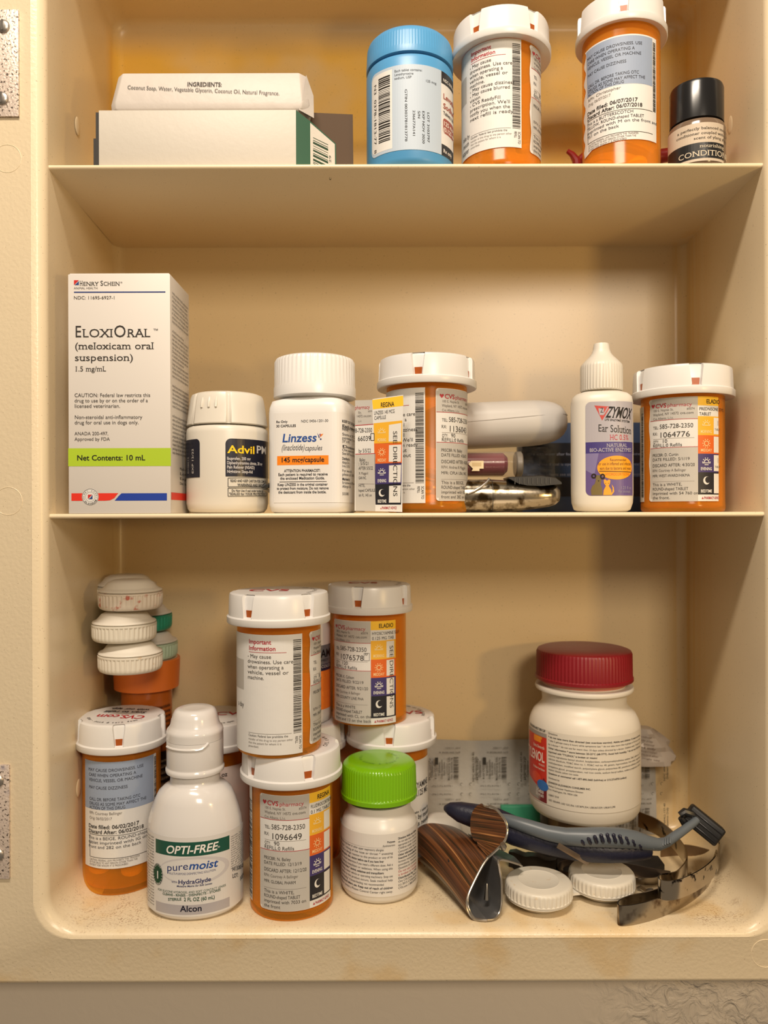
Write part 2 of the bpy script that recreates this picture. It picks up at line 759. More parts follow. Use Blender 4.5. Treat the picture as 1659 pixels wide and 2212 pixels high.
class Crop:
    """print in the pixel frame of an enlarged part of the photograph"""

    def __init__(self, pr, ox, oy, s):
        self.p, self.ox, self.oy, self.s = pr, ox, oy, s

    def c(self, x, y):
        return self.ox + x / self.s, self.oy + y / self.s

    def t(self, s, x0, y0, x1, H, **k):
        a, b2 = self.c(x0, y0)
        if 'y1' in k:
            k['y1'] = self.oy + k['y1'] / self.s
        self.p.text(s, a, b2, H / self.s, x1=None if x1 is None else self.ox + x1 / self.s, **k)

    def tv(self, s, x0, y0, L, H, **k):
        a, b2 = self.c(x0, y0)
        self.p.text(s, a, b2, H / self.s, W=L / self.s, **k)

    def r(self, x0, y0, x1, y1, col, lay=1):
        self.p.rect(*self.c(x0, y0), *self.c(x1, y1), col, lay)

    def l(self, x0, y0, x1, y1, w, col, lay=2):
        self.p.line(*self.c(x0, y0), *self.c(x1, y1), w, col, lay)

    def fr(self, x0, y0, x1, y1, w, col, lay=2):
        self.p.frame(*self.c(x0, y0), *self.c(x1, y1), w, col, lay)

    def po(self, pts, col, lay=1):
        self.p.poly([self.c(*q) for q in pts], col, lay)

    def b(self, x0, y0, x1, y1, **k):
        self.p.bars(*self.c(x0, y0), *self.c(x1, y1), **k)

    def d(self, x, y, r, col, lay=2, **k):
        u, v = self.p.s.uv(*self.c(x, y))
        kk = abs(self.p.s.uv(*self.c(x, y - 10))[1] - v) / 10
        if 'rv' in k:
            k['rv'] = k['rv'] * kk
        if 'r_in' in k:
            k['r_in'] = k['r_in'] * kk
        self.p.disc_uv(u, v, r * kk, col, lay, **k)


# ================================================================== the wall and the cabinet
WL, WR = -0.150, 0.1705            # inner sides at the front
BK = 0.447                          # back of the cabinet
ZF, ZC = -0.1853, 0.2842            # floor and ceiling of the cabinet
S1, S2 = 0.1564, -0.0004            # tops of the two shelves


def rrect(x0, x1, z0, z1, y, r, n=8):
    pts = []
    rl = r * 1.45 if 0.007 < r < 0.0118 else r
    for cx, cz, a0, r in ((x0 + rl, z0 + rl, math.pi, rl), (x1 - rl, z0 + rl, 1.5 * math.pi, rl), (x1 - r, z1 - r, 0, r), (x0 + r, z1 - r, 0.5 * math.pi, r)):
        for i in range(n + 1):
            q = a0 + i / n * math.pi / 2
            pts.append((cx + r * math.cos(q), y, cz + r * math.sin(q)))
    return pts


def wall():
    m = mat('wall_paint', (0.60, 0.53, 0.44), 0.45)
    nt = m.node_tree
    b = nt.nodes['Principled BSDF']
    geo = nt.nodes.new('ShaderNodeNewGeometry')
    v = nt.nodes.new('ShaderNodeTexNoise')
    v.inputs['Scale'].default_value = 120
    v.inputs['Detail'].default_value = 4
    v.inputs['Distortion'].default_value = 0.9
    w_ = nt.nodes.new('ShaderNodeTexNoise')
    w_.inputs['Scale'].default_value = 9
    sep = nt.nodes.new('ShaderNodeSeparateXYZ')
    mr = nt.nodes.new('ShaderNodeMapRange')
    mr.inputs['From Min'].default_value = 0.09
    mr.inputs['From Max'].default_value = 0.125
    mr.inputs['To Min'].default_value = 0.06
    bp = nt.nodes.new('ShaderNodeBump')
    bp.inputs['Distance'].default_value = 0.0042
    nt.links.new(geo.outputs['Position'], v.inputs['Vector'])
    nt.links.new(geo.outputs['Position'], sep.inputs[0])
    nt.links.new(sep.outputs[0], mr.inputs['Value'])
    nt.links.new(mr.outputs[0], bp.inputs['Strength'])
    nt.links.new(v.outputs['Fac'], bp.inputs['Height'])
    nt.links.new(bp.outputs[0], b.inputs['Normal'])
    speckle(m, '3A2A20', 260, 0.77, 0.785)
    mb = MB()
    x0, x1, z0, z1 = -0.50, 0.55, -0.50, 0.55
    hx0, hx1, hz0, hz1 = -0.176, 0.200, -0.199, 0.312
    yw = 0.362
    o = [(x0, yw, z0), (x1, yw, z0), (x1, yw, z1), (x0, yw, z1)]
    h = [(hx0, yw, hz0), (hx1, yw, hz0), (hx1, yw, hz1), (hx0, yw, hz1)]
    k = [(a, yw + 0.014, c) for a, _, c in h]
    ob = [(a, yw + 0.014, c) for a, _, c in o]
    mb.add(o + h + k + ob, [(0, 1, 5, 4), (1, 2, 6, 5), (2, 3, 7, 6), (3, 0, 4, 7)] + [(4 + i, 4 + (i + 1) % 4, 8 + (i + 1) % 4, 8 + i) for i in range(4)]
           + [(12 + i, 12 + (i + 1) % 4, 8 + (i + 1) % 4, 8 + i) for i in range(4)] + [(i, (i + 1) % 4, 12 + (i + 1) % 4, 12 + i) for i in range(4)])
    ob_ = mb.build('wall_back', m, origin=(0, yw, -0.50))
    ob_['kind'] = 'structure'


wall()

cab = thing('medicine_cabinet', 'cream plastic recessed medicine cabinet with open front, two shelves and rust-specked floor', 'cabinet', (0, 0.34, -0.2086))


def cabinet():
    mb = MB()
    rs = []
    ox0, ox1, oz0, oz1 = -0.205, 0.235, -0.2086, 0.335
    rs.append(rrect(ox0, ox1, oz0, oz1, 0.3615, 0.006))
    rs.append(rrect(ox0, ox1, oz0, oz1, 0.3420, 0.006))
    rs.append(rrect(ox0 + 0.0006, ox1 - 0.0006, oz0 + 0.0006, oz1 - 0.0006, 0.3406, 0.006))
    rs.append(rrect(ox0 + 0.002, ox1 - 0.002, oz0 + 0.002, oz1 - 0.002, 0.34, 0.006))
    fx0, fx1, fz0, fz1 = -0.1550, 0.1760, -0.1878, 0.2880
    rs.append(rrect(fx0 - 0.0010, fx1 + 0.001, fz0 - 0.0009, fz1 + 0.001, 0.34, 0.0115))
    rs.append(rrect(fx0 - 0.0006, fx1 + 0.0006, fz0 - 0.0005, fz1 + 0.0006, 0.3397, 0.0115))
    rs.append(rrect(fx0, fx1, fz0, fz1, 0.3399, 0.0115))
    for i in range(1, 6):
        a = i / 5 * math.pi / 2
        s, c = math.sin(a), 1 - math.cos(a)
        rs.append(rrect(fx0 + (WL - fx0) * s, fx1 + (WR - fx1) * s, fz0 + (ZF - fz0) * s, fz1 + (ZC - fz1) * s, 0.3399 + 0.0050 * c, 0.0115 - 0.001 * s))
    bx0, bx1 = -0.1555, 0.1750
    R = 0.006
    yb = BK - R
    for i in range(1, 6):
        t = i / 5
        rs.append(rrect(WL + (bx0 - WL) * t, WR + (bx1 - WR) * t, ZF, ZC, 0.345 + (yb - 0.345) * t, 0.0105 - 0.003 * t))
    for i in range(1, 6):
        a = i / 5 * math.pi / 2
        ins = R * (1 - math.cos(a))
        rs.append(rrect(bx0 + ins, bx1 - ins, ZF + ins * 0.5, ZC - ins, yb + R * math.sin(a), 0.0075))
    mb.rings(rs, 0, cap0=False, cap1=True)
    # the outer skin behind, so that the box is a closed body
    T = 0.002
    rs2 = [rs[0], rrect(WL - 0.02, WR + 0.02, ZF - 0.012, ZC + 0.02, 0.3615, 0.010), rrect(bx0 - 0.012, bx1 + 0.012, ZF - 0.010, ZC + 0.012, BK + T, 0.010)]
    mb.rings(rs2, 0, cap0=False, cap1=True)
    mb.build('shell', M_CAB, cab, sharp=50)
    for zt, yf, tb in ((S1, 0.3450, 0.0020), (S2, 0.3448, 0.0021)):
        m2 = MB()
        n = 6
        prof = []
        zb = zt - tb
        r = tb / 2
        for i in range(n + 1):
            q = math.pi / 2 + i / n * math.pi
            prof.append((yf + r + r * math.cos(q), zb + r + r * math.sin(q)))
        prof += [(BK + 0.001, zb - 0.0004), (BK + 0.001, zt)]
        k = 24
        secs = []
        for i in range(k + 1):
            t = i / k
            x0, x1 = WL - 0.0002, WR + 0.0002
            secs.append([(x0 + (x1 - x0) * t + ((-1 if t < .5 else 1) * 0.0052 * (y - 0.345) / 0.102 * (1 if i in (0, k) else 0)), y, z) for y, z in prof])
        m2.rings(secs, 0)
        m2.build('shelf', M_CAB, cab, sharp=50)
    # moulded seams on the rounded left edge, peg dimples, embossed rings
    for (px, py) in ((22, 340), (22, 1080), (1654, 2062)):
        m3 = MB()
        cx, cz = X(px - 4, 0.34), Z(py, 0.34)
        R0 = 30 * 0.34 / F
        pr = []
        for i in range(49):
            a = 2 * math.pi * i / 48
            pr.append((cx + R0 * math.cos(a), 0.34, cz + R0 * math.sin(a)))
        m3.tube(pr, 0.00016, 6)
        m3.build('moulded_ring', M_CAB, cab)
    for (px, py, xw, dd) in ((170, 270, -1, 0.375), (168, 1700, -1, 0.375), (1580, 272, 1, 0.380), (1395, 1672, 1, 0.4)):
        m3 = MB()
        if xw < 0:
            d = -0.1517 * F / (px - CX)
            x = -0.1517
        else:
            d = 0.1722 * F / (px - CX) if px > 1500 else 0.44
            x = 0.1722 if px > 1500 else X(px, 0.4465)
        z = Z(py, d)
        rr = []
        for k in range(5):
            a = k / 4 * math.pi / 2
            rr.append([(x - xw * 0.0004 * math.sin(a), d + 0.003 * math.cos(a) * math.cos(q), z + 0.0045 * math.cos(a) * math.sin(q)) for q in [2 * math.pi * i / 16 for i in range(16)]])
        if px != 1395:
            m3.rings(rr, 0)
            m3.build('peg_bump', M_CAB, cab)
    # hinge plates
    mz = mat('zinc_plate', (0.66, 0.56, 0.49), 0.42, metal=0.35, bump=(900, 0.3))
    speckle(mz, '4E443C', 900, 0.56, 0.62)
    speckle(mz, 'A9A0A8', 120, 0.55, 0.7, 2.0)
    ms = mat('screw_steel', (0.42, 0.39, 0.36), 0.35, metal=0.9)
    for (x1, y0, y1, scr) in ((43, 18, 249, ((9, 52), (6, 208))), (18, 1650, 1896, ((-9, 1685), (-9, 1845)))):
        m4 = MB()
        m4.box(X(x1, 0.339) - 0.0195, 0.3388, Z(y1, 0.339), X(x1, 0.339), 0.3402, Z(y0, 0.339))
        hp = m4.build('hinge_plate', mz, cab, origin=(X(x1, .339), 0.3388, Z(y1, .339)), bevel=0.0002)
        for sx, sy in scr:
            m5 = MB()
            cx, cz, R0 = X(sx, 0.338), Z(sy, 0.338), 0.00285
            rr = []
            for k, (q, dy) in enumerate(((1.0, 0.0), (0.98, 0.0006), (0.8, 0.0011), (0.45, 0.00135), (0.05, 0.0014))):
                rr.append([(cx + R0 * q * math.cos(a), 0.3388 - dy, cz + R0 * q * math.sin(a)) for a in [2 * math.pi * i / 24 for i in range(24)]])
            m5.rings(rr, 0)
            m5.box(cx - R0 * 0.13, 0.33725, cz - R0 * 0.8, cx + R0 * 0.13, 0.3375, cz + R0 * 0.8, 1)
            m5.build('screw', [ms, mat('screw_slot', (0.09, 0.08, 0.07), 0.6)], hp, origin=(cx, 0.3388, cz))


cabinet()


# ================================================================== amber vials
NS = 5


def vial_cap(root, c, rc, zr, z1, turn, top_print=None):
    al = math.atan2(c[0], c[1])
    t0 = math.radians(turn) - al
    e = 0.012
    rows = [(rc * 0.86, zr + 0.0006, 0), (rc * 0.985, zr, 0), (rc, zr + 0.0005, 0), (rc, zr + 0.0031, 0), (rc * 0.968, zr + 0.0037, 0), (rc * 0.967, zr + 0.0042, 0.082),
            (rc * 0.955, z1 - 0.0017, 0.128), (rc * 0.940, z1 - 0.0006, 0.130), (rc * 0.90, z1 - 0.0001, 0.130), (rc * 0.865, z1, 0), (rc * 0.40, z1, 0)]
    rs = []
    for r, z, w_ in rows:
        ring = []
        for k in range(NS):
            tc = t0 + k * 2 * math.pi / NS
            ww = w_ or 0.09
            cols = [(-ww - e, 0), (-ww, 1), (0, 1), (ww, 1), (ww + e, 0)]
            rest = 2 * math.pi / NS - 2 * (ww + e)
            cols += [(ww + e + rest * i / 9, 0) for i in range(1, 9)]
            for a, dn in cols:
                rr = r - (0.0017 if dn and w_ else 0.0)
                q = tc + a
                ring.append((c[0] + rr * math.sin(q), c[1] - rr * math.cos(q), z))
        rs.append(ring)
    mb = MB()
    mb.rings(rs, 0)
    cap = mb.build('cap', M_CAP, root, sharp=40)
    m2 = MB()
    for k in range(NS):
        tc = t0 + k * 2 * math.pi / NS
        v = []
        for z, w_ in ((zr + 0.0041, 0.072), (zr + 0.0073, 0.084)):
            for a in (-w_, w_):
                rr = rc * 0.9665 - 0.00155
                v.append((c[0] + rr * math.sin(tc + a), c[1] - rr * math.cos(tc + a), z))
        v += [(p[0] - 0.0003 * math.sin(tc), p[1] + 0.0003 * math.cos(tc), p[2]) for p in v]
        m2.add(v, [(0, 1, 3, 2), (4, 6, 7, 5), (0, 4, 5, 1), (2, 3, 7, 6), (0, 2, 6, 4), (1, 5, 7, 3)])
    sw = m2.build('slot_window', mat('neck_amber', (0.34, 0.075, 0.01), 0.3), cap)
    sw['label'] = 'amber neck showing through the cap slots'
    sw['kind'] = 'stuff'
    if top_print:
        pr = Print(Flat((c[0], c[1], z1), (math.cos(top_print[0]), math.sin(top_print[0]), 0), (-math.sin(top_print[0]), math.cos(top_print[0]), 0)))
        k = rc
        for (s, u, v, wd, h, col, bold) in top_print[1]:
            adv = layout(s, bold)[2]
            pr.text_uv(s, (u - wd / 2) * k, v * k, wd * k / adv, h * k / CAPH, col, bold)
        # ring of small words
        ring = top_print[2]
        if ring:
            s, a0, a1, col = ring
            n = len(s)
            for i, ch in enumerate(s):
                if ch == ' ':
                    continue
                a = a0 + (a1 - a0) * i / max(1, n - 1)
                rr = 0.74 * k
                pr.text_uv(ch, rr * math.cos(a), rr * math.sin(a), 0.085 * k, 0.085 * k / CAPH, col, 1, rot=math.degrees(a) + 90)
        pr.build('lettering', cap)
    return cap


CVS_TOP = (('CVS', 0, 0.25, 0.75, 0.24, 'B02A30', 1), ('Scan to refill', 0, -0.06, 0.85, 0.11, '2A2628', 1), ('with our app.', 0, -0.26, 0.8, 0.11, '2A2628', 1))


def vial(label, xc, d, r, rc, z0, z1, turn, group=None, top=None, mat_=None, cat='pill bottle', name='pill_vial'):
    c = (X(xc, d), d)
    root = thing(name, label, cat, (c[0], d, z0), group)
    zr = z1 - 0.0142
    mb = MB()
    prof = [(r * 0.90, z0), (r * 0.975, z0 + 0.0004), (r, z0 + 0.0015), (r, z0 + 0.0042), (r - 0.00012, z0 + 0.0045), (r - 0.00012, zr + 0.001),
            (r - 0.0012, zr + 0.001), (r - 0.0012, z0 + 0.003), (r - 0.0035, z0 + 0.0018)]
    lathe(mb, c, prof, 72)
    body = mb.build('bottle', mat_ or M_AMBER, root, sharp=50)
    cap = vial_cap(root, c, rc, zr, z1, turn, top)
    return root, c, body


def tablets(c, r, z0, n, group, label, seed, col=None, sc=1.0, zmax=None, front=False):
    rnd = random.Random(seed)
    mt = col or M_TABLET
    mb = MB()
    a, h = 0.0042 * sc, 0.0020 * sc
    rs = []
    for q, z in ((0.25, -1), (0.75, -0.85), (1, -0.45), (1, 0.45), (0.75, 0.85), (0.25, 1)):
        rs.append([(a * q * math.cos(t), a * q * math.sin(t), h * z) for t in [2 * math.pi * i / 16 for i in range(16)]])
    mb.rings(rs, 0)
    base = None
    pts = []
    tries = 0
    while len(pts) < n and tries < 4000:
        tries += 1
        ang = rnd.uniform(-1.2, 1.2) if front else rnd.uniform(-math.pi, math.pi)
        rad = (r - 0.0012 - a * 1.02) * (rnd.uniform(0.8, 1.0) if front else math.sqrt(rnd.random()))
        z = rnd.uniform(z0 + 0.0045, zmax or z0 + 0.012)
        p = (c[0] + rad * math.sin(ang), c[1] - rad * math.cos(ang), z)
        if all(math.hypot(p[0] - q[0], p[1] - q[1]) > a * 1.9 or abs(p[2] - q[2]) > h * 2.4 for q in pts):
            pts.append(p)
    for p in pts:
        if base is None:
            base = mb.build('tablet', mt, origin=(0, 0, 0))
            o = base
        else:
            o = base.copy()
            COL.objects.link(o)
        o.location = p
        o.rotation_euler = (rnd.uniform(-.3, .3), rnd.uniform(-.3, .3), rnd.uniform(0, 3))
        tag(o, label, 'pill', group)


GREY = mat('label_grey', (0.46, 0.44, 0.41), 0.55, bump=(120, 0.1))
RED = 'A8303A'
MORN = mat('label_yellow', '#E0A92A', 0.5)
HEAD = mat('label_bright_yellow', '#F0BE2C', 0.5)
NOON = mat('label_orange', '#D2601C', 0.5)
EVE = mat('label_violet', '#3A2F66', 0.5)
BED = mat('label_navy', '#15151F', 0.5)
PW = mat('print_white', (0.80, 0.78, 0.74), 0.5)


def icon(pr, u, v, k, kind, col):
    """pictogram of the time of day, k = size unit"""
    if kind == 3:
        pts = []
        for i in range(13):
            a = math.radians(70 + i * 20)
            pts.append((u + 8 * k * math.cos(a), v + 9 * k * math.sin(a)))
        for i in range(12, -1, -1):
            a = math.radians(70 + i * 20)
            pts.append((u + 3.0 * k + 6.6 * k * math.cos(a), v + 1.5 * k + 7.2 * k * math.sin(a)))
        n = len(pts)
        m = n // 2
        fs = [(i, i + 1, n - 2 - i, n - 1 - i) for i in range(m - 1)]
        pr.put(pts, fs, col, 3)
        return
    full = kind == 1
    a0, a1 = (0, 2 * math.pi) if full else (-0.15, math.pi + 0.15)
    pr.disc_uv(u, v, 6.2 * k, col, 3, n=18, r_in=4.3 * k, a0=a0, a1=a1)
    for i in range(10 if full else 6):
        a = i / 10 * 2 * math.pi if full else math.pi * i / 5
        ca, sa = math.cos(a), math.sin(a)
        p, q = 7.6 * k, 10.2 * k
        w_ = 0.9 * k
        pr.quv([(u + ca * p - sa * w_, v + sa * p + ca * w_), (u + ca * p + sa * w_, v + sa * p - ca * w_), (u + ca * q + sa * w_, v + sa * q - ca * w_), (u + ca * q - sa * w_, v + sa * q + ca * w_)], col, 3)
    if not full:
        pr.quv([(u - 10 * k, v - 3 * k), (u + 10 * k, v - 3 * k), (u + 10 * k, v - 1.4 * k), (u - 10 * k, v - 1.4 * k)], col, 3)
        if kind == 2:
            pr.quv([(u - 5 * k, v - 7 * k), (u + 5 * k, v - 7 * k), (u + 5 * k, v - 5.4 * k), (u - 5 * k, v - 5.4 * k)], col, 3)


def pharmacy_label(root, surf, u0, vt, ku, kv, info, clip=None, strip=True, wavy=0.0):
    """the printed label of the pharmacy: grey panel, white band, coloured strip; units of about 0.21 mm"""
    W1, W2 = 116, 184
    H = 254

    def U(a):
        return u0 + a * ku

    def V(b2):
        return vt - b2 * kv

    lo, hi = surf.s[0] if hasattr(surf, 's') and not isinstance(surf, Flat) else -1e9, 1e9
    base = Print(surf)
    a0 = clip[0] if clip else 0
    a1 = clip[1] if clip else (W2 if strip else W1)
    out = []
    r = 7
    if a0 == 0:
        out += [(U(r - r * math.sin(q)), V(H - r + r * math.cos(q))) for q in [i / 5 * math.pi / 2 for i in range(5, -1, -1)]]
    else:
        out += [(U(a0), V(H))]
    out += [(U(a1), V(H)), (U(a1), V(0))]
    if a0 == 0:
        out += [(U(r - r * math.sin(q)), V(r - r * math.cos(q))) for q in [i / 5 * math.pi / 2 for i in range(6)]]
    else:
        out += [(U(a0), V(0))]
    if wavy and a0 == 0:
        rnd = random.Random(int(H + a1 + u0 * 1e5))
        ks = [V(H - r) + (V(r) - V(H - r)) * i / 30 for i in range(1, 30)]
        # wavy loose edge: walk down the left side
        out = out + [(U(wavy * (math.sin(i * 0.55 + 1) + rnd.uniform(-.25, .25)) * 0.5 + wavy * 0.5), z) for i, z in enumerate(reversed(ks))]
    base.quv(out, M_PAPER, 0)
    lab = base.build('label', root)
    pr = Print(surf)

    def T(s, a, b2, h, wd=None, col='3A3632', bold=0, **k):
        if a0 and a < a0:
            return
        adv = layout(s, bold)[2]
        sx = wd * ku / adv if wd else h * ku / CAPH * 0.95
        if a + (wd or 0) > a1 + 30:
            return
        pr.text_uv(s, U(a), V(b2), sx, h * kv / CAPH, col, bold, **k)

    def R(x0, y0, x1, y1, col, lay=1):
        x0, x1 = max(x0, a0), min(x1, a1)
        if x1 > x0:
            pr.quv([(U(x0), V(y1)), (U(x1), V(y1)), (U(x1), V(y0)), (U(x0), V(y0))], col, lay)

    xl = 1.2 + wavy
    R(xl, 6 if a0 == 0 else 1, W1, 54, GREY)
    R(xl + 5, 1, W1, 6, GREY)
    R(xl, 122, W1, H - 7, GREY)
    R(xl + 5, H - 7, W1, H - 1, GREY)
    R(xl, 53.4, W1, 54.6, RED, 2)
    R(xl, 121.4, W1, 122.6, RED, 2)
    if a0 < 8:
        hu, hv, hk = U(14), V(17), 5 * ku
        pr.quv([(hu, hv - hk * 1.1), (hu + hk, hv), (hu + hk * 0.95, hv + hk * 0.6), (hu + hk * 0.5, hv + hk * 0.85), (hu, hv + hk * 0.4), (hu - hk * 0.5, hv + hk * 0.85), (hu - hk * 0.95, hv + hk * 0.6), (hu - hk, hv)], RED, 2)
    T('CVS', 21, 23, 10, 27, RED, 1)
    T('pharmacy', 50, 23, 8.5, 53, RED)
    T(info.get('addr', '100 E. Naples St.'), 14, 32, 5.5, 50, '6A645E')
    T('#5074', 92, 32, 5.5, 17, '6A645E')
    T('Wayland, NY 14572', 14, 42, 6, 61, '5A544E')
    T('cvs.com', 78, 42, 6, 29, '4A4642')
    T('Cvs Albany, L.l.c.', 14, 52, 5.5, 50, '6A645E')
    T('TEL:', 14, 75, 7, 15)
    T('585-728-2350', 31, 75, 10.5, 75)
    T('RX:', 13, 90, 7, 13)
    T(info['rx'], 30, 97, 13, 69)
    R(14, 99.5, 108, 100.2, '8A8480', 2)
    T('QTY:', 14, 110, 7, 15)
    T(info['qty'], 37, 110, 8.5, 6.5 * len(info['qty']))
    T('REFILL:0 Refills', 13, 120, 8, 69)
    if info.get('rf'):
        T('RF', 101, 84, 5, 8)
        for q in ((99, 78, 99.8, 97), (112, 78, 112.8, 97), (99, 78, 112.8, 78.8), (99, 96.2, 112.8, 97)):
            R(*q, '2A2826', 2)
    T('PRSCBR: ' + info['dr'], 12, 143, 7, 62 if len(info['dr']) > 8 else 58)
    T('DATE FILLED: ' + info['filled'], 12, 154, 7, 86)
    T('DISCARD AFTER: ' + info['discard'], 12, 169, 7.5, 97)
    T('RPH: ' + info['rph'], 12, 181, 6.5, 78, '6A645E')
    T('MFR: ' + info['mfr'], 12, 194, 6.5, 4.3 * (5 + len(info['mfr'])))
    R(12, 205, 108, 205.8, '8A8480', 2)
    for i, s in enumerate(info['look']):
        T(s, 12, 216 + i * 10.8, 7, 4.35 * len(s))
    if strip:
        R(W1, 0, W2, 22, HEAD)
        T(info['name'], W1 + 20, 17, 10, 40 if len(info['name']) > 5 else 34, '2A2420', 1)
        for i, s in enumerate(info['drug']):
            T(s, W1 + 3, 34 + i * 12, 7.5, 4.9 * len(s), '2A2826')
        ys = (48, 94, 139, 184, 238)
        for i, (m, nm) in enumerate(((MORN, 'MORNING'), (NOON, 'MIDDAY'), (EVE, 'EVENING'), (BED, 'BEDTIME'))):
            R(W1, ys[i], W2, ys[i + 1], m)
            ic = mat('print_cream', (0.78, 0.62, 0.30), 0.5) if i == 0 else (mat('print_peach', (0.80, 0.52, 0.25), 0.5) if i == 1 else PW)
            if W1 + 30 < a1:
                icon(pr, U(W1 + 20), V(ys[i] + 20), (ku + kv) / 2 * 1.05, i, ic)
            T(nm, W1 + 6, ys[i + 1] - 5, 7, 28, ic, 1)
            R(W1 + 40, ys[i] + 3, W2 - 5, ys[i + 1] - 3, PW, 2)
            if info.get('dose') and i in info['dose']:
                T('1', W1 + 51, ys[i] + 22, 12, 5)
                T('TABLET', W1 + 43, ys[i] + 34, 5, 19)
        if info.get('see'):
            adv = layout('SEE DIRECTIONS', 0)[2]
            pr.text_uv('SEE DIRECTIONS', U(W1 + 49), V(62), 155 * kv / adv, 10.5 * ku / CAPH, '2A2826', 0, rot=-90)
        T('\u25b2PHARMACY ADVICE'[1:], W1 + 14, 249, 6, 44, RED, 1)
        pr.quv([(U(W1 + 8), V(249)), (U(W1 + 13), V(249)), (U(W1 + 10.5), V(243))], RED, 2)
    pr.build('lettering', lab)
    return lab


def info_label(root, surf, ur, vt, ku, kv, lines, extra=None, wrap_l=-192, hide_from=None):
    """white sheet with the safety advice and the refill barcode"""
    def U(a):
        return ur + a * ku

    def V(b2):
        return vt - b2 * kv
    base = Print(surf)
    base.quv([(U(wrap_l), V(260)), (U(0), V(260)), (U(0), V(0)), (U(wrap_l), V(0))], M_PAPER, 0)
    lab = base.build('label', root)
    pr = Print(surf)

    def T(s, a, b2, h, wd=None, col='3A3632', bold=0, **k):
        adv = layout(s, bold)[2]
        sx = wd * ku / adv if wd else h * ku / CAPH * 0.98
        pr.text_uv(s, U(a), V(b2), sx, h * kv / CAPH, col, bold, **k)

    def R(x0, y0, x1, y1, col, lay=1):
        pr.quv([(U(x0), V(y1)), (U(x1), V(y1)), (U(x1), V(y0)), (U(x0), V(y0))], col, lay)
    T('Important', -124, 20, 9, 54, RED, 1)
    T('Information', -124, 34, 9, 64, RED, 1)
    R(-124, 38, -37, 39, RED, 2)
    for i, s in enumerate(lines):
        T(s, -128, 51 + i * 11.6, 8, 5.3 * len(s))
    T('Caution: Federal law prohibits the', -126, 222, 5, 92)
    R(-126, 214, -26, 214.6, '5A5652', 2)
    for i, s in enumerate(('transfer of this drug to any person other', 'than the patient for whom it is', 'prescribed.')):
        T(s, -126, 230 + i * 7.6, 4.5, 2.5 * len(s), '7A746E')
    rnd = random.Random(5)
    y = 12
    while y < 216:
        h = rnd.choice((0.9, 0.9, 1.8, 2.6))
        R(-22, y, -3, y + h, '23201E', 2)
        y += h + rnd.choice((1.1, 1.3, 2.0))
    adv = layout('SCAN TO', 1)[2]
    pr.text_uv('SCAN TO', U(-9), V(222), 29 * kv / adv, 6 * ku / CAPH, '2A2826', 0, rot=-90)
    pr.text_uv('REFILL', U(-18), V(222), 24 * kv / adv, 6 * ku / CAPH, '2A2826', 0, rot=-90)
    R(-192, 58, -142, 124, mat('label_panel_grey', (0.42, 0.40, 0.37), 0.55))
    if extra:
        for (s, a, b2, h, wd) in extra:
            T(s, a, b2, h, wd)
    pr.build('lettering', lab)
    return lab

# ================================================================== vials of the lower compartment
RV, RC = 0.0196, 0.0242
zA = -0.1102
A, cA, _ = vial('front pill vial in the bottom compartment, carrying another vial on top of its lid', 628, 0.3670, RV, RC, ZF, zA, 20,
                top=(-0.6, (), ('CVS.com  push & turn to open  CVS.com  down  ', 0.3, 6.2, '3A3634')))
wA = Wrap(cA, RV, off=0.0001)
pharmacy_label(A, wA, wA.uv(560, 1850)[0], wA.uv(628, 1718)[1], 0.000209, 0.000206,
               dict(rx='1096649', qty='90', dr='N. Bailey', filled='12/13/19', discard='12/12/20', rph='Courtney A Bellinger', mfr='GLOBAL PHARM',
                    look=('This is a WHITE,', 'ROUND-shaped TABLET', 'imprinted with 7033 on', 'the front'), name='REGINA', drug=('FLUDROCORTISONE', '0.1 MG TABLET')))
p = Print(wA)
uu = wA.uv(543, 1850)[0]
vv0, vv1 = wA.uv(628, 1968)[1], wA.uv(628, 1705)[1]
p.quv([(uu - 0.012, vv0), (uu, vv0), (uu, vv1), (uu - 0.012, vv1)], M_PAPER, 0)
lab = p.build('label', A)
p = Print(wA)
p.bars(536.5, 1716, 542.5, 1925, n=55, seed=4, across=True)
p.build('lettering', lab)
tablets(cA, RV, ZF, 7, 'tablets inside the front vial', 'pale tablet at the bottom of the front amber vial', 3, zmax=ZF + 0.014)

zB = zA + 0.0733
B, cB, _ = vial('pill vial with blank white advice label stacked on top of the front vial', 602, 0.3625, RV, RC, zA, zB, -37,
                top=(0.0, (('CVS', -0.2, -0.1, 0.8, 0.3, 'B02A30', 1),), ('push & turn to open  ', -0.6, 1.2, '3A3634')))
wB = Wrap(cB, RV, off=0.0001)
info_label(B, wB, wB.uv(652, 1500)[0], wB.uv(602, 1371)[1], 0.0002064, 0.0002064,
           ('- May cause', 'drowsiness. Use care', 'when operating a', 'vehicle, vessel or', 'machine.'), extra=(('a day', -168, 162, 11, 26),))
pharmacy_label(B, wB, wB.uv(667, 1500)[0], wB.uv(650, 1367)[1], 0.000206, 0.000202,
               dict(rx='1088250', qty='30', dr='N. Bailey', filled='5/2/19', discard='5/1/20', rph='Courtney A', mfr='UNICHEM',
                    look=('This is a', 'ROUND-shaped', 'imprinted', 'the front'), name='', drug=()), clip=(0, 60), strip=False, wavy=3)
tablets(cB, RV, zA, 12, 'tablets inside the upper stacked vial', 'pale tablet seen through the amber side strip of the stacked vial', 8, zmax=zA + 0.018)

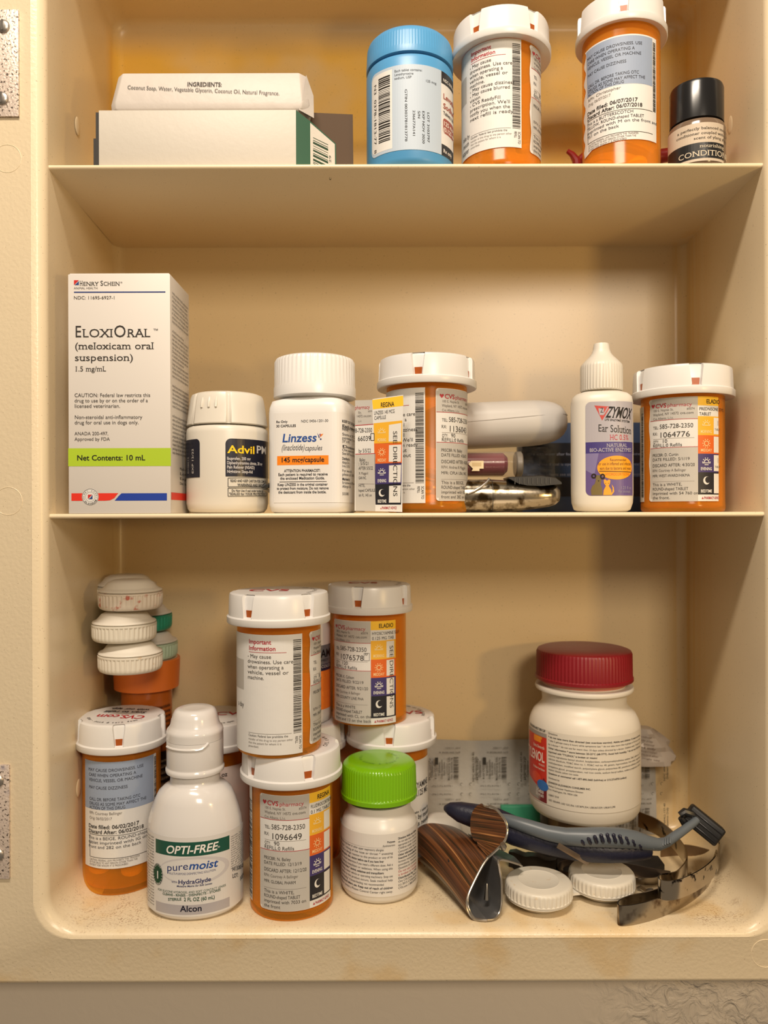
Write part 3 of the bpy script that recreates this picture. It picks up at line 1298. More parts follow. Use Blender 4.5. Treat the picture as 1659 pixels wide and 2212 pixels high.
rC, rcC, zCt = 0.0190, 0.0222, -0.1024
C_, cC, _ = vial('pill vial with blue-grey caution label and white cap at the far left front', 262, 0.3905, rC, rcC, ZF, zCt, -4,
                 top=(math.pi - 0.12, (('CVS.com', -0.05, 0.06, 1.15, 0.26, 'B02A30', 1), ('Scan to refill', 0.02, -0.28, 1.0, 0.15, '2A2628', 1), ('with our app.', 0.02, -0.52, 0.95, 0.15, '2A2628', 1)),
                      ('open - push & turn down - ', 0.5, 2.7, '2A2628')))


def old_label(root, c, r, xc, dy, dated, loose):
    w_ = Wrap(c, r, off=0.0001)
    BLUE = mat('label_blue_grey', (0.27, 0.33, 0.45), 0.55, bump=(90, 0.15))

    def v(y):
        return w_.uv(xc, y + dy)[1]
    u0, u1 = w_.uv(xc - 79.5, 1750 + dy)[0], w_.uv(xc + 68, 1750 + dy)[0]
    k = abs(v(1700) - v(1701))
    b0 = Print(w_)
    pts = [(u0, v(1873)), (u1 + 0.002, v(1873)), (u1 + 0.002, v(1643)), (u0, v(1643))]
    if loose:
        n = 40
        pts = [(u1 + 0.003, v(1640)), (u0 + 0.0015, v(1640))]
        for i in range(1, n):
            t = i / n
            pts.append((u0 + 0.0016 + 0.0011 * math.sin(i * 0.9) - 0.0014 * t, v(1640 + 226 * t)))
        pts += [(u0 + 0.0008, v(1876)), (u0 + 0.004, v(1874)), (u0 + 0.007, v(1869)), (u1 + 0.003, v(1866))]
    b0.quv(pts, M_PAPER, 0)
    b0.quv([(u0 + (0.0035 if loose else 0), v(1747)), (u1, v(1747)), (u1, v(1643)), (u0 + (0.0028 if loose else 0), v(1643))], BLUE, 1)
    lab = b0.build('label', root)
    pr = Print(w_)

    def T(s, x, y, h, x1, col='2C2C34', bold=0):
        u, uu1 = w_.uv(x - 262 + xc, y + dy)[0], w_.uv(x1 - 262 + xc, y + dy)[0]
        adv = layout(s, bold)[2]
        pr.text_uv(s, u, v(y), (uu1 - u) / adv, h * k / CAPH, col, bold, slope=0.02)
    for s, x, y, x1 in (('MAY CAUSE DROWSINESS. USE', 190, 1665, 308), ('CARE WHEN OPERATING A', 191, 1676, 292), ('VEHICLE, VESSEL OR MACHINE', 191, 1687, 306), ('MAY CAUSE DIZZINESS', 191, 1703, 274),
                        ('CALL DR. BEFORE TAKING OTC', 192, 1728, 301), ('DRUGS AS SOME MAY AFFECT THE', 192, 1738, 314), ('ACTION OF THIS DRUG', 192, 1746.5, 269)):
        T(s, x, y, 6.4, x1)
    T('RPh: ' + dated[2], 192, 1758, 6, 262, '6A625C')
    T('Orig: ' + dated[0], 192, 1769, 6, 240, '7A726C')
    T('Date filled: ' + dated[0], 190, 1788, 8, 298, '26221F', 1)
    T('Discard After: ' + dated[1], 190, 1799, 8, 308, '26221F', 1)
    pr.quv([(u0 + 0.004, v(1802)), (u1, v(1802)), (u1, v(1801)), (u0 + 0.004, v(1801))], '2C2826', 2)
    for i, s in enumerate(dated[3]):
        T(s, 190, 1812 + i * 9.5, 6.4, 190 + 4.5 * len(s))
    pr.quv([(u0 + 0.004, v(1851)), (u1, v(1851)), (u1, v(1850)), (u0 + 0.004, v(1850))], '2C2826', 2)
    pr.quv([(u0 + 0.004, v(1851)), (u0 + 0.0043, v(1851)), (u0 + 0.0043, v(1801)), (u0 + 0.004, v(1801))], '2C2826', 2)
    for i, s in enumerate(('CAUTION: FEDERAL LAW PROHIBITS THE TRANSFER', 'OF THIS DRUG TO ANY PERSON OTHER THAN THE', 'PATIENT FOR WHOM IT IS PRESCRIBED')):
        T(s, 192, 1858 + i * 5.6, 4, 192 + 2.5 * len(s), '6A625C')
    ub0, ub1 = u1 + 0.0003, u1 + 0.0022
    rnd = random.Random(9)
    y = 1650
    while y < 1800:
        h = rnd.choice((0.9, 1.6, 2.2))
        pr.quv([(ub0, v(y + h)), (ub1, v(y + h)), (ub1, v(y)), (ub0, v(y))], '23201E', 2)
        y += h + rnd.choice((0.9, 1.4))
    pr.build('lettering', lab)


old_label(C_, cC, rC, 262, 0, ('06/02/2017', '06/02/2018', 'Courtney Bellinger', ('This is a BEIGE, ROUND-shaped', 'tablet imprinted with IG on the', 'front and 282 on the back')), False)
tablets(cC, rC, ZF, 5, 'tablets inside the far left vial', 'yellow tablet lying at the bottom of the far left vial', 21, sc=1.25, zmax=ZF + 0.0135, front=True)

zE = -0.1095
E, cE, _ = vial('pill vial behind the green-capped bottle, holding another vial on its lid', 844, 0.4180, RV, 0.0245, ZF, zE, -3,
                top=(0.1, (('CVS', 0.35, -0.1, 0.7, 0.25, 'B02A30', 1),), ('push & turn to open  ', -0.4, 1.2, '3A3634')))
wE = Wrap(cE, RV, off=0.0001)
p = Print(wE)
u1_ = wE.uv(923, 1700)[0]
p.quv([(u1_ - 0.03, wE.uv(844, 1868)[1]), (u1_, wE.uv(844, 1868)[1]), (u1_, wE.uv(844, 1650)[1]), (u1_ - 0.03, wE.uv(844, 1650)[1])], M_PAPER, 0)
lab = p.build('label', E)
p = Print(wE)
for s, x1, y, h, wd in (('HYOSCYAMINE', 920, 1702, 13, 88), ('0.125 MG', 920, 1719, 13, 52), ('take 1 tablet by', 921, 1755, 5, 60), ('take 1 tablet by mouth', 922, 1768, 10, 130), ('4 times as needed', 922, 1782, 10, 110)):
    k_ = 0.000237
    adv = layout(s, 1)[2]
    uE = wE.uv(x1, y)[0] - wd * k_
    p.text_uv(s, uE, wE.uv(x1 - 18, y)[1], wd * k_ / adv, h * k_ / CAPH, '26221F', 1)
p.build('lettering', lab)

zD = zE + 0.0715
D, cD, _ = vial('pill vial with brightly striped dose label, raised at the back on another vial', 797, 0.4100, RV, 0.0231, zE, zD, -16,
                top=(0.0, (('CVS', -0.15, -0.05, 0.7, 0.3, 'B02A30', 1),), ('push & turn to open  ', -0.6, 1.2, '3A3634')))
wD = Wrap(cD, RV, off=0.0001)
kD = 0.000207
pharmacy_label(D, wD, wD.uv(800, 1450)[0] - 116 * kD, wD.uv(797, 1342)[1], kD, 0.000207,
               dict(rx='1076578', qty='120', rf=1, dr='K. Callison', filled='9/22/19', discard='9/21/20', rph='Courtney A Bellinger', mfr='COUNTY LINE PHA',
                    look=('This is a WHITE', 'ROUND-shaped TABLET', 'imprinted with CL on the', 'front and 13 on the back'), name='ELADIO', drug=('HYOSCYAMINE SULF', '0.125 MG TAB'), see=1))

J, cJ, _ = vial('small pill vial mostly hidden behind the front stack, its cap slot showing', 662, 0.4200, 0.0180, 0.0215, ZF, -0.1125, 66)
G, cG, _ = vial('wide white-capped vial standing behind the contact lens solution bottle', 462, 0.4180, RV, RC, ZF, -0.1103, 75,
                top=(0.1, (('CVS', 0.35, 0.0, 0.7, 0.26, 'B02A30', 1),), ('push & turn to open  push  ', -2.0, -0.4, '3A3634')))
wG = Wrap(cG, RV, off=0.0001)
p = Print(wG)
p.rect(400, 1658, 536, 1880, mat('label_pinkish', (0.60, 0.50, 0.46), 0.55), 0)
lab = p.build('label', G)
p = Print(wG)
p.text('2 oz', 466, 1678, 9, x1=489, bold=1)
p.build('lettering', lab)

# white bottle with blue and orange label, half hidden
cI = (X(652, 0.418), 0.418)
I_ = thing('caplet_bottle', 'white bottle with black and orange label, half hidden between two stacked vials', 'bottle', (cI[0], cI[1], -0.1125))
mb = MB()
zI = -0.1125
lathe(mb, cI, [(0.013, zI), (0.0148, zI + 0.0008), (0.0155, zI + 0.004), (0.0155, zI + 0.050), (0.0148, zI + 0.0535), (0.0125, zI + 0.0565), (0.0095, zI + 0.058), (0.009, zI + 0.0595), (0.009, zI + 0.061)], 64)
mb.build('bottle', M_WHITE, I_, sharp=60)
mb = MB()
lathe(mb, cI, [(0.0104, zI + 0.0585), (0.0106, zI + 0.059), (0.0106, zI + 0.0690), (0.0095, zI + 0.0698)], 64, rib=(32, 0.0003, 1, 2))
mb.build('cap', M_WHITE, I_)
wI = Wrap(cI, 0.0155, off=0.0001)
p = Print(wI)
p.rect(640, 1396, 712.6, 1444, mat('label_slate', (0.14, 0.15, 0.17), 0.45), 0)
p.rect(640, 1438, 712.6, 1452, mat('label_dark_blue', (0.012, 0.02, 0.06), 0.45), 1)
p.rect(640, 1451, 712.6, 1536, mat('label_hot_orange', (0.80, 0.22, 0.03), 0.45), 0)
lab = p.build('label', I_)
p = Print(wI)
p.text('ZICAM', 655, 1424, 17, x1=711, col='0C0C10', bold=1)
p.text('COLD REMEDY', 655, 1433, 5, x1=708, col='16161A')
p.text('SHORTENS COLDS', 640, 1447, 6, x1=711, col='B8B4B0', bold=1)
p.text('RAPIDMELTS', 640, 1470, 9, x1=709, col='F0903A', bold=1)
p.text('TABLETS', 655, 1508, 9, x1=709, col='F0903A', bold=1)
p.text('25 TABLETS', 650, 1522, 6, x1=708, col='F0903A')
p.build('lettering', lab)

# ================================================================== vials of the middle shelf
K, cK, _ = vial('pill vial with pharmacy label and refill barcode, middle shelf beside the capsule bottle', 922.5, 0.3739, RV, RC, S2, S2 + 0.0738, -10)
wK = Wrap(cK, RV, off=0.0001)
info_label(K, wK, wK.uv(919, 1000)[0], wK.uv(919, 837)[1], 0.0002064, 0.000205,
           ('- May cause', 'drowsiness. Use care', 'when operating a', 'vehicle, vessel', '- May cause dizziness', '- CVS ReadyFill', 'prescription. We\'ll', 'notify you when ready', 'fill by or about', 'next refill is out'))
pharmacy_label(K, wK, wK.uv(942, 1000)[0], wK.uv(960, 839)[1], 0.000206, 0.000205,
               dict(rx='1136043', qty='90', dr='N. Bailey', filled='4/26/21', discard='4/26/22', rph='Andrea R Maggoli', mfr='CIPLA USA, INC.',
                    look=('This is a BEIGE,', 'ROUND-shaped TABLET', 'imprinted with IG on the', 'front and 282 on the back'), name='', drug=()), clip=(0, 116), strip=False)
tablets(cK, RV, S2, 14, 'tablets inside the vial beside the capsule bottle', 'pale tablet seen through the amber strip of the middle shelf vial', 5, zmax=S2 + 0.020)

L_, cL, _ = vial('pill vial with creased pharmacy label at the right end of the middle shelf', 1474, 0.3770, 0.0194, 0.0240, S2, S2 + 0.0690, 16)
wL = Wrap(cL, 0.0194, off=0.0001)
kL = 0.000205
pharmacy_label(L_, wL, wL.uv(1508, 1000)[0] - 116 * kL, wL.uv(1474, 859)[1], kL, 0.000192,
               dict(rx='1064776', qty='10', dr='D. Curtin', filled='5/1/19', discard='4/30/20', rph='Courtney A Bellinger', mfr='WEST-WARD/HIKMA',
                    look=('This is a WHITE,', 'ROUND-shaped TABLET', 'imprinted with 54 760 on', 'the front.'), name='ELADIO', drug=('PREDNISONE 20 MG', 'TABLET'), dose=(0, 2)), clip=(0, 172), wavy=4)
p = Print(wL)
uu = wL.uv(1392, 1000)[0]
p.quv([(uu - 0.010, wL.uv(1474, 1085)[1]), (uu, wL.uv(1474, 1085)[1]), (uu, wL.uv(1474, 870)[1]), (uu - 0.010, wL.uv(1474, 870)[1])], M_PAPER, 0)
lab = p.build('label', L_)
p = Print(wL)
p.quv([(0, 0), (1e-5, 0), (0, 1e-5)], '23201E', 2)
rnd = random.Random(2)
y = 885
while y < 1075:
    h = rnd.choice((0.9, 1.6, 2.2))
    p.quv([(uu - 0.0035, wL.uv(1474, y + h)[1]), (uu - 0.0006, wL.uv(1474, y + h)[1]), (uu - 0.0006, wL.uv(1474, y)[1]), (uu - 0.0035, wL.uv(1474, y)[1])], '23201E', 2)
    y += h + rnd.choice((0.9, 1.4))
p.build('lettering', lab)

# ================================================================== vials of the top shelf
rM = 0.0187
M_, cM, _ = vial('pill vial with red-headed advice label on the top shelf beside the blue bottle', 1085, 0.3680, rM, 0.0236, S1, S1 + 0.0725, -31)
wM = Wrap(cM, rM, off=0.0001)
info_label(M_, wM, wM.uv(1129, 200)[0], wM.uv(1085, 84)[1], 0.000200, 0.000190,
           ('- May cause', 'drowsiness. Use care', 'when operating a', 'vehicle, vessel or', 'machine.', '- May cause dizziness', '- May cause blurred', 'vision', '- CVS ReadyFill', 'prescription. We\'ll', 'notify you when the', 'next refill is ready.'),
           extra=(('take by', -160, 215, 11, 30), ('mouth', -160, 232, 11, 28), ('supper', -166, 249, 12, 34)))
pharmacy_label(M_, wM, wM.uv(1147, 200)[0], wM.uv(1147, 96)[1], 0.000203, 0.000196,
               dict(rx='1078120', qty='30', dr='N. Bailey', filled='5/2/19', discard='5/1/20', rph='Courtney A', mfr='AUROBINDO', look=('This is a', 'ROUND-shaped', 'imprinted', 'the front'), name='', drug=()),
               clip=(0, 60), strip=False, wavy=4)
tablets(cM, rM, S1, 16, 'tablets inside the vial beside the blue bottle', 'yellow tablet inside the top shelf vial beside the blue bottle', 6, zmax=S1 + 0.036)

N_, cN, _ = vial('tall pill vial with wrinkled blue-grey caution label near the top right', 1344, 0.3715, 0.0182, 0.0214, S1, S1 + 0.0828, 4)
old_label(N_, cN, 0.0182, 1344, -1563, ('06/07/2017', '06/07/2018', 'Christopher', ('This is a BUTTERSCOTCH', 'YELLOW, ROUND-shaped TABLET', 'imprinted with M on the front and', '751 on the back')), True)
tablets(cN, 0.0182, S1, 8, 'tablets inside the tall top shelf vial', 'butterscotch tablet at the bottom of the tall top shelf vial', 13, sc=1.3, zmax=S1 + 0.0125)

# ================================================================== cartons and white bottles, middle shelf
def carton():
    d0 = 0.3455
    x0, x1 = X(148, d0), X(369, d0)
    z1 = Z(590, d0)
    R_ = thing('medicine_carton', 'tall white carton with a lime green stripe, left end of the middle shelf', 'box', ((x0 + x1) / 2, d0 + 0.016, S2))
    mc = mat('carton_white', (0.74, 0.70, 0.66), 0.45)
    mb = MB()
    mb.box(x0, d0, S2, x1, d0 + 0.0335, z1)
    b_ = mb.build('box', mc, R_, bevel=0.0004)
    mb = MB()
    mb.box(x0 + 0.0006, d0 + 0.0006, z1 - 0.0002, x1 - 0.0006, d0 + 0.0325, z1 + 0.0005)
    mb.build('tuck_flap', mc, R_, bevel=0.0002)
    p = Print(Flat((x0, d0, 0), (1, 0, 0), (0, 0, 1)))
    q = Crop(p, 100, 560, 3.19)
    tx = '#33302E'[1:]
    q.po([(196, 138), (230, 138), (196, 172)], 'C02828')
    q.po([(200, 172), (214, 160), (230, 144), (230, 172)], '28407A')
    q.t('H', 236, 176, 257, 33, serif=True, col=tx)
    q.t('ENRY', 258, 176, 366, 26, serif=True, col=tx)
    q.t('S', 377, 176, 398, 33, serif=True, col=tx)
    q.t('CHEIN', 399, 176, 512, 26, serif=True, col=tx)
    q.t('\u00ae', 516, 160, 530, 10, col=tx)
    q.t('ANIMAL HEALTH', 196, 200, 360, 14, col='5A5654')
    q.r(196, 217, 826, 225, '2A3C78')
    q.t('NDC: 11695-6927-1', 194, 270, 482, 22, col='3E3A38')
    q.t('E', 200, 531, 248, 78, serif=True, col=tx)
    q.t('LOXI', 252, 531, 464, 56, serif=True, col=tx)
    q.t('O', 468, 531, 556, 80, serif=True, col=tx)
    q.t('RAL', 560, 531, 722, 56, serif=True, col=tx)
    q.t('\u2122', 738, 497, 778, 22, col=tx)
    q.t('(meloxicam oral', 198, 614, 745, 46, serif=True, col=tx)
    q.t('suspension)', 198, 694, 606, 46, serif=True, col=tx)
    q.t('1.5 mg/mL', 198, 766, 416, 34, serif=True, col=tx)
    for s, y, x1_ in (('CAUTION: Federal law restricts this', 943, 720), ('drug to use by or on the order of a', 980, 703), ('licensed veterinarian.', 1017, 512),
                      ('Non-steroidal anti-inflammatory', 1094, 664), ('drug for oral use in dogs only.', 1131, 640)):
        q.t(s, 197, y, x1_, 25, col='3A3634')
    q.t('ANADA 200-497,', 197, 1206, 430, 23, col='4A4644')
    q.t('Approved by FDA', 197, 1244, 440, 23, col='4A4644')
    q.r(153, 1296, 860, 1420, mat('carton_lime', '#A6C22C', 0.45))
    q.t('Net Contents: 10 mL', 212, 1380, 683, 36, col='20201C', bold=1)
    q.po([(174, 1606), (497, 1606), (485, 1620), (470, 1640), (440, 1655), (405, 1658), (174, 1658)], mat('carton_red', '#D8301E', 0.45))
    q.po([(472, 1658), (500, 1625), (520, 1607), (832, 1607), (832, 1658)], mat('carton_blue', '#1C3C9C', 0.45))
    q.d(304, 1631, 58, M_PAPER, 2, n=32)
    q.d(304, 1631, 56, '4A4644', 3, n=32, r_in=53)
    q.d(304, 1631, 34, '8A8684', 3, n=24, r_in=31.5)
    u, v = p.s.uv(*q.c(304, 1631))
    k = d0 / F / 3.19
    for s, a0, a1, fl in (('HENRY SCHEIN', 205, -25, 0), ('SEAL OF EXCELLENCE', 215, 325, 1)):
        for i, ch in enumerate(s):
            a = math.radians(a0 + (a1 - a0) * i / (len(s) - 1))
            if ch != ' ':
                rr = (39 if not fl else 50) * k
                p.text_uv(ch, u + rr * math.cos(a), v + rr * math.sin(a), 10 * k / 0.6, 9 * k / CAPH, '5A5654', 0, rot=math.degrees(a) + (90 if fl else -90), lay=4)
    q.po([(288, 1616), (318, 1616), (288, 1646)], 'C02828', 4)
    q.po([(292, 1647), (306, 1636), (320, 1618), (320, 1647)], '28407A', 4)
    # right side
    ps = Print(Flat((x1, d0, 0), (0, 1, 0), (0, 0, 1)))
    rnd = random.Random(4)
    words = 'Storage: store at controlled room temperature. Use within six months of opening bottle. Directions see package insert for dosing information and full description of contents'.split()

    def S_(y, wd, h=1.25, n=6):
        s = ' '.join(rnd.choice(words) for _ in range(n))
        adv = layout(s)[2]
        ps.text_uv(s, 0.0028, z1 - y, wd / adv, h * 0.001 / CAPH, '4A4644')
    y = 0.008
    for k_ in range(36):
        if k_ in (8, 20, 26):
            y += 0.0026
        S_(y, rnd.choice((0.027, 0.028, 0.0285, 0.0285, 0.02)), 1.2)
        y += 0.00185
    ps.quv([(0.001, z1 - 0.0865), (0.0325, z1 - 0.0865), (0.0325, z1 - 0.0790), (0.001, z1 - 0.0790)], 'A8A4A0', 1) if False else None
    ps.quv([(0.0005, Z(1078, d0)), (0.033, Z(1078, d0)), (0.033, Z(1062, d0)), (0.0005, Z(1062, d0))], MC['carton_red'], 1)
    for i, s in enumerate(('Made in', 'Lot', 'Exp', 'Dist. by')):
        ps.text_uv(s, 0.015, Z(1010 + i * 11, d0), 0.012 / layout(s)[2], 0.0013 / CAPH, '4A4644')
    p.build('lettering', b_)
    ps.build('lettering', b_)


carton()


def advil():
    d = 0.3735
    c = (X(492, d), d)
    r = 0.0195
    R_ = thing('pill_bottle', 'squat ivory bottle with dark navy labels and push-down cap, beside the tall carton', 'bottle', (c[0], d, S2))

    def zf(y, rr=r):
        return (CY - y) * (d - rr) / F
    mb = MB()
    lathe(mb, c, [(0.0150, S2), (0.0175, S2 + 0.0004), (0.0188, S2 + 0.002), (r, S2 + 0.0048), (r, zf(930)), (0.0192, zf(920)), (0.0183, zf(915)), (0.012, zf(914)), (0.012, zf(905))], 80)
    ivory = mat('ivory_plastic', (0.78, 0.74, 0.66), 0.35)
    b_ = mb.build('bottle', ivory, R_, sharp=60)
    # cap with recessed seams
    al = math.atan2(c[0], c[1])
    rows = [(0.0188, zf(912.5)), (0.0193, zf(910.5)), (0.0182, zf(872)), (0.0175, zf(851)), (0.0168, zf(843)), (0.0150, zf(839.5)), (0.006, zf(838.5))]
    rs = []
    seams = (math.asin(3 / 87), math.asin(-70 / 84))
    for k, (rr, z) in enumerate(rows):
        ring = []
        N = 180
        for i in range(N):
            a = 2 * math.pi * i / N - math.pi
            q = rr
            for s in seams + tuple(x + math.pi for x in seams):
                dd = abs((a + al - s + math.pi) % (2 * math.pi) - math.pi)
                if dd < 0.034 and 1 <= k <= 4:
                    q -= 0.0005
            ring.append((c[0] + q * math.sin(a), d - q * math.cos(a), z))
        rs.append(ring)
    mb = MB()
    mb.rings(rs, 0)
    for i, px in enumerate((441, 455, 469)):
        a = math.asin((px - 492) / 80) - al
        z0, z1 = zf(877), zf(854)
        pts = []
        for t in (0, 0.3, 0.7, 1.0):
            z = z0 + (z1 - z0) * t
            rr = 0.01845 - 0.0009 * t
            pts.append((c[0] + rr * math.sin(a), d - rr * math.cos(a), z))
        mb.tube(pts, [0.0006, 0.0008, 0.0006, 0.0002], 8)
    mb.build('cap', ivory, R_, sharp=40)
    w_ = Wrap(c, r, off=0.0001)
    navy = mat('label_midnight', (0.008, 0.009, 0.022), 0.3)
    p = Print(w_)
    u1 = w_.uv(432, 990)[0]
    v0, v1 = w_.uv(425, 1030)[1], w_.uv(425, 947)[1]
    p.rrect_uv(u1 - 0.016, v0, u1, v1, 0.0022, navy, 0, corners=(0, 0, 1, 0))
    u0 = w_.uv(487.5, 990)[0]
    v0, v1 = w_.uv(490, 1028)[1], w_.uv(490, 946)[1]
    p.rrect_uv(u0, v0, u0 + 0.034, v1, 0.0025, navy, 0, corners=(0, 0, 0, 1))
    lab = p.build('label', R_)
    p = Print(w_)
    q = Crop(p, 400, 820, 7.375)
    q.t('Advil', 680, 1160, 1110, 118, col='F0C81E', bold=1)
    q.t('PM', 1132, 1165, 1290, 118, col='C8C4C0', bold=1)
    for s, y, x1 in (('Ibuprofen, 200 mg', 1270, 1040), ('Diphenhydramine citrate, 38 mg', 1340, 1225), ('Pain Reliever (NSAID)', 1408, 1105), ('Nighttime Sleep-Aid', 1478, 1075)):
        q.t(s, 668, y, x1, 48, col='C4C0C0', bold=1)
    q.tv('EXP 12/22', 140, 1490, 400, 46, col='C8C4C0', rot=90)
    q.tv('DM8615', 62, 1490, 270, 36, col='A8A4A0', rot=90)
    q.fr(684, 1560, 1290, 1700, 1.2, '1E1C1C')
    q.fr(684, 1722, 1290, 1850, 1.2, '1E1C1C')
    q.t('READ AND KEEP CARTON FOR COMPLETE', 722, 1622, 1290, 40, col='1E1C1C', bold=1)
    q.t('WARNINGS AND INFO', 835, 1688, 1230, 40, col='1E1C1C', bold=1)
    q.t('Do Not Use if seal under bottle cap', 740, 1778, 1240, 36, col='1E1C1C', bold=1)
    q.t('"SEALED for YOUR PROTECTION"', 700, 1830, 1270, 36, col='1E1C1C', bold=1)
    q.fr(60, 1660, 175, 1812, 1.4, '2A2826') if False else None
    p.build('lettering', lab)


advil()


def linzess():
    d = 0.3690
    c = (X(681, d), d)
    R_ = thing('capsule_bottle', 'square-shouldered white capsule bottle with an orange band and a peeled label flag', 'bottle', (c[0], d, S2))
    rot = math.radians(-11)
    r = 0.0188

    def zf(y, rr):
        return (CY - y) * (d - rr) / F
    mb = MB()
    P = 5.6
    rows = [(0.0165, S2, P), (0.0180, S2 + 0.0008, P), (r, S2 + 0.0035, P), (r, Z(1075, 0.35), P), (r + 0.00006, Z(888, 0.35), P), (r - 0.0002, Z(876, 0.35), P), (r - 0.0012, Z(863, 0.352), P), (r - 0.0035, Z(857, 0.352), 3.6),
            (0.0135, Z(853, 0.354), 2.4), (0.0132, Z(845, 0.354), 2.0)]
    lathe(mb, c, [(a, z, pw, 1.0, rot) for a, z, pw in rows], 96)
    b_ = mb.build('bottle', mat('bright_white_plastic', (0.86, 0.85, 0.84), 0.3), R_, sharp=60)
    mb = MB()
    rc = 0.0196
    lathe(mb, c, [(0.0165, zf(851, rc)), (rc, zf(847.5, rc)), (rc, zf(826, rc)), (rc - 0.0003, zf(822, rc)), (rc - 0.0004, zf(768, rc)), (rc - 0.0012, zf(761, rc)), (rc - 0.003, zf(757.5, rc)), (0.006, zf(757, rc))], 216, rib=(54, 0.00032, 4, 5))
    mb.build('cap', MC['bright_white_plastic'], R_, sharp=30)
    w_ = Wrap(c, r, P, 1.0, rot, off=0.0001)
    p = Print(w_)
    u0, u1 = w_.uv(592, 1000)[0], w_.uv(771, 1000)[0]
    p.quv([(u0, Z(1085, 0.35)), (u1, Z(1085, 0.35)), (u1, Z(890, 0.35)), (u0, Z(890, 0.35))], mat('label_bright', (0.84, 0.82, 0.80), 0.42), 0)
    lab = p.build('label', R_)
    p = Print(w_)
    q = Crop(p, 560, 720, 3.318)
    tx = '2A2A30'
    q.t('Rx Only', 125, 641, 205, 16, col=tx, bold=1)
    q.t('30 CAPSULES', 125, 672, 266, 17, col=tx, bold=1)
    q.t('NDC 0456-1201-30', 302, 637, 497, 18, col=tx, bold=0)
    q.t('Linzess', 164, 778, 412, 58, col='2A4E96', bold=1, shear=0.16)
    q.po([(418, 712), (432, 735), (436, 750), (428, 748)], '2C3C70')
    q.po([(436, 745), (442, 722), (462, 718), (450, 734)], 'E08030')
    q.po([(432, 722), (440, 716), (444, 730), (438, 738)], '7A3C70')
    q.d(443, 757, 6, '2C3C70')
    q.t('(linaclotide)', 160, 838, 325, 42, col='4A4A50', shear=0.2)
    q.t('capsules', 328, 838, 452, 36, col='4A4A50', shear=0.2)
    q.r(130, 875, 498, 941, mat('label_band_orange', '#EE8418', 0.42))
    q.t('145 mcg/capsule', 155, 923, 468, 34, col='202024', bold=1)
    for s, y, x0, x1 in (('ATTENTION PHARMACIST:', 993, 180, 440), ('Each patient is required to receive', 1020, 138, 492), ('the enclosed Medication Guide.', 1047, 152, 471),
                         ('Keep LINZESS in the original container', 1092, 133, 491), ('to protect from moisture. Do not remove', 1119, 128, 498), ('the desiccant from inside the bottle.', 1146, 138, 482)):
        q.t(s, x0, y, x1, 19, col=tx, bold=1)
    q.l(146, 1063, 484, 1061, 1.2, tx)
    for s, y, x1, b2 in (('KEEP OUT OF REACH', 637, 692, 1), ('Each capsule', 670, 690, 1), ('contains 145 mcg', 682, 690, 0), ('linaclotide.', 694, 640, 0), ('Store at 25\u00b0C', 730, 685, 0), ('permitted 15 to', 756, 685, 0), ('(59\u00b0 to 86\u00b0F)', 780, 650, 0),
                         ('Dosing:', 818, 685, 1), ('One capsule daily', 842, 680, 0), ('See full Prescribing', 868, 682, 0), ('Distributed by:', 905, 648, 1), ('Allergan USA, Inc.', 932, 648, 0), ('Irvine, CA 92612', 958, 648, 0),
                         ('For more info', 992, 662, 0), ('please call 1-800', 1018, 678, 0), ('Marketed by', 1052, 648, 1), ('Ironwood Pharma', 1078, 692, 0), ('Allergan USA', 1105, 655, 0), ('5555803', 1158, 640, 0)):
        q.t(s, 594, y, x1, 19, col=tx, bold=b2)
    p.build('lettering', lab)
    # loose pharmacy label standing off the side of the bottle
    dl = 0.3520
    o = (X(768, 0.3535), 0.3550, 0.0)
    e = np.array([X(871, 0.3475) - o[0], 0.3478 - o[1], 0.0])
    e /= np.linalg.norm(e)
    fl = Flat(o, e, (0, 0, 1))
    p = Print(fl)
    pts = [(766, 1103), (869, 1106), (872, 853), (806, 862), (804, 866), (768, 866)]
    p.poly(pts, M_PAPER, 0)
    fg = p.build('label_flag', R_)
    fg['label'] = 'peeled pharmacy label with coloured dose strip'
    sol = fg.modifiers.new('thickness', 'SOLIDIFY')
    sol.thickness = 0.00012
    sol.offset = -1
    p = Print(fl)
    q = Crop(p, 560, 720, 3.318)
    q.po([(690, 480), (812, 477), (818, 650), (690, 660)], GREY)
    q.po([(690, 866), (834, 862), (832, 1275), (690, 1268)], GREY)
    q.l(690, 661, 820, 651, 1.5, RED)
    q.l(690, 866, 834, 861, 1.5, RED)
    q.t('pharmacy', 690, 545, 795, 26, col=RED)
    q.t('St.', 712, 575, 738, 15, col='6A645E')
    q.t('#5074', 783, 565, 812, 12, col='6A645E')
    q.t('14572 cvs.com', 700, 603, 806, 17, col='5A544E')
    q.t('L.l.c', 712, 635, 736, 14, col='6A645E')
    q.t('8-728-2350', 690, 712, 812, 30)
    q.t('66039', 708, 772, 802, 34)
    q.fr(802, 718, 826, 768, 1.4, '2A2826')
    q.t('by 5/5/22', 714, 855, 803, 27)
    q.t('Bailey', 720, 917, 762, 22)
    q.t(': 5/5/21', 714, 944, 790, 22)
    q.t('AFTER 5/5/22', 714, 978, 817, 22)
    q.t('R Maggoli', 716, 1012, 783, 18, col='5A544E')
    q.t('GAN INC.', 714, 1046, 770, 20)
    q.l(714, 1078, 828, 1080, 1, '8A8480')
    q.t('HITE,', 714, 1100, 760, 20)
    q.t('haped CAPSULE', 712, 1135, 832, 20)
    q.t('ith FL 145 on', 714, 1170, 808, 20)
    q.po([(812, 478), (1034, 447), (1036, 520), (818, 545)], HEAD)
    q.t('REGINA', 874, 530, 970, 32, col='2A2420', bold=1, y1=522)
    q.t('LINZESS 145 MCG', 826, 584, 974, 25, y1=570)
    q.t('CAPSULE', 827, 620, 911, 25, y1=612)
    ys = (645, 790, 935, 1082, 1228)
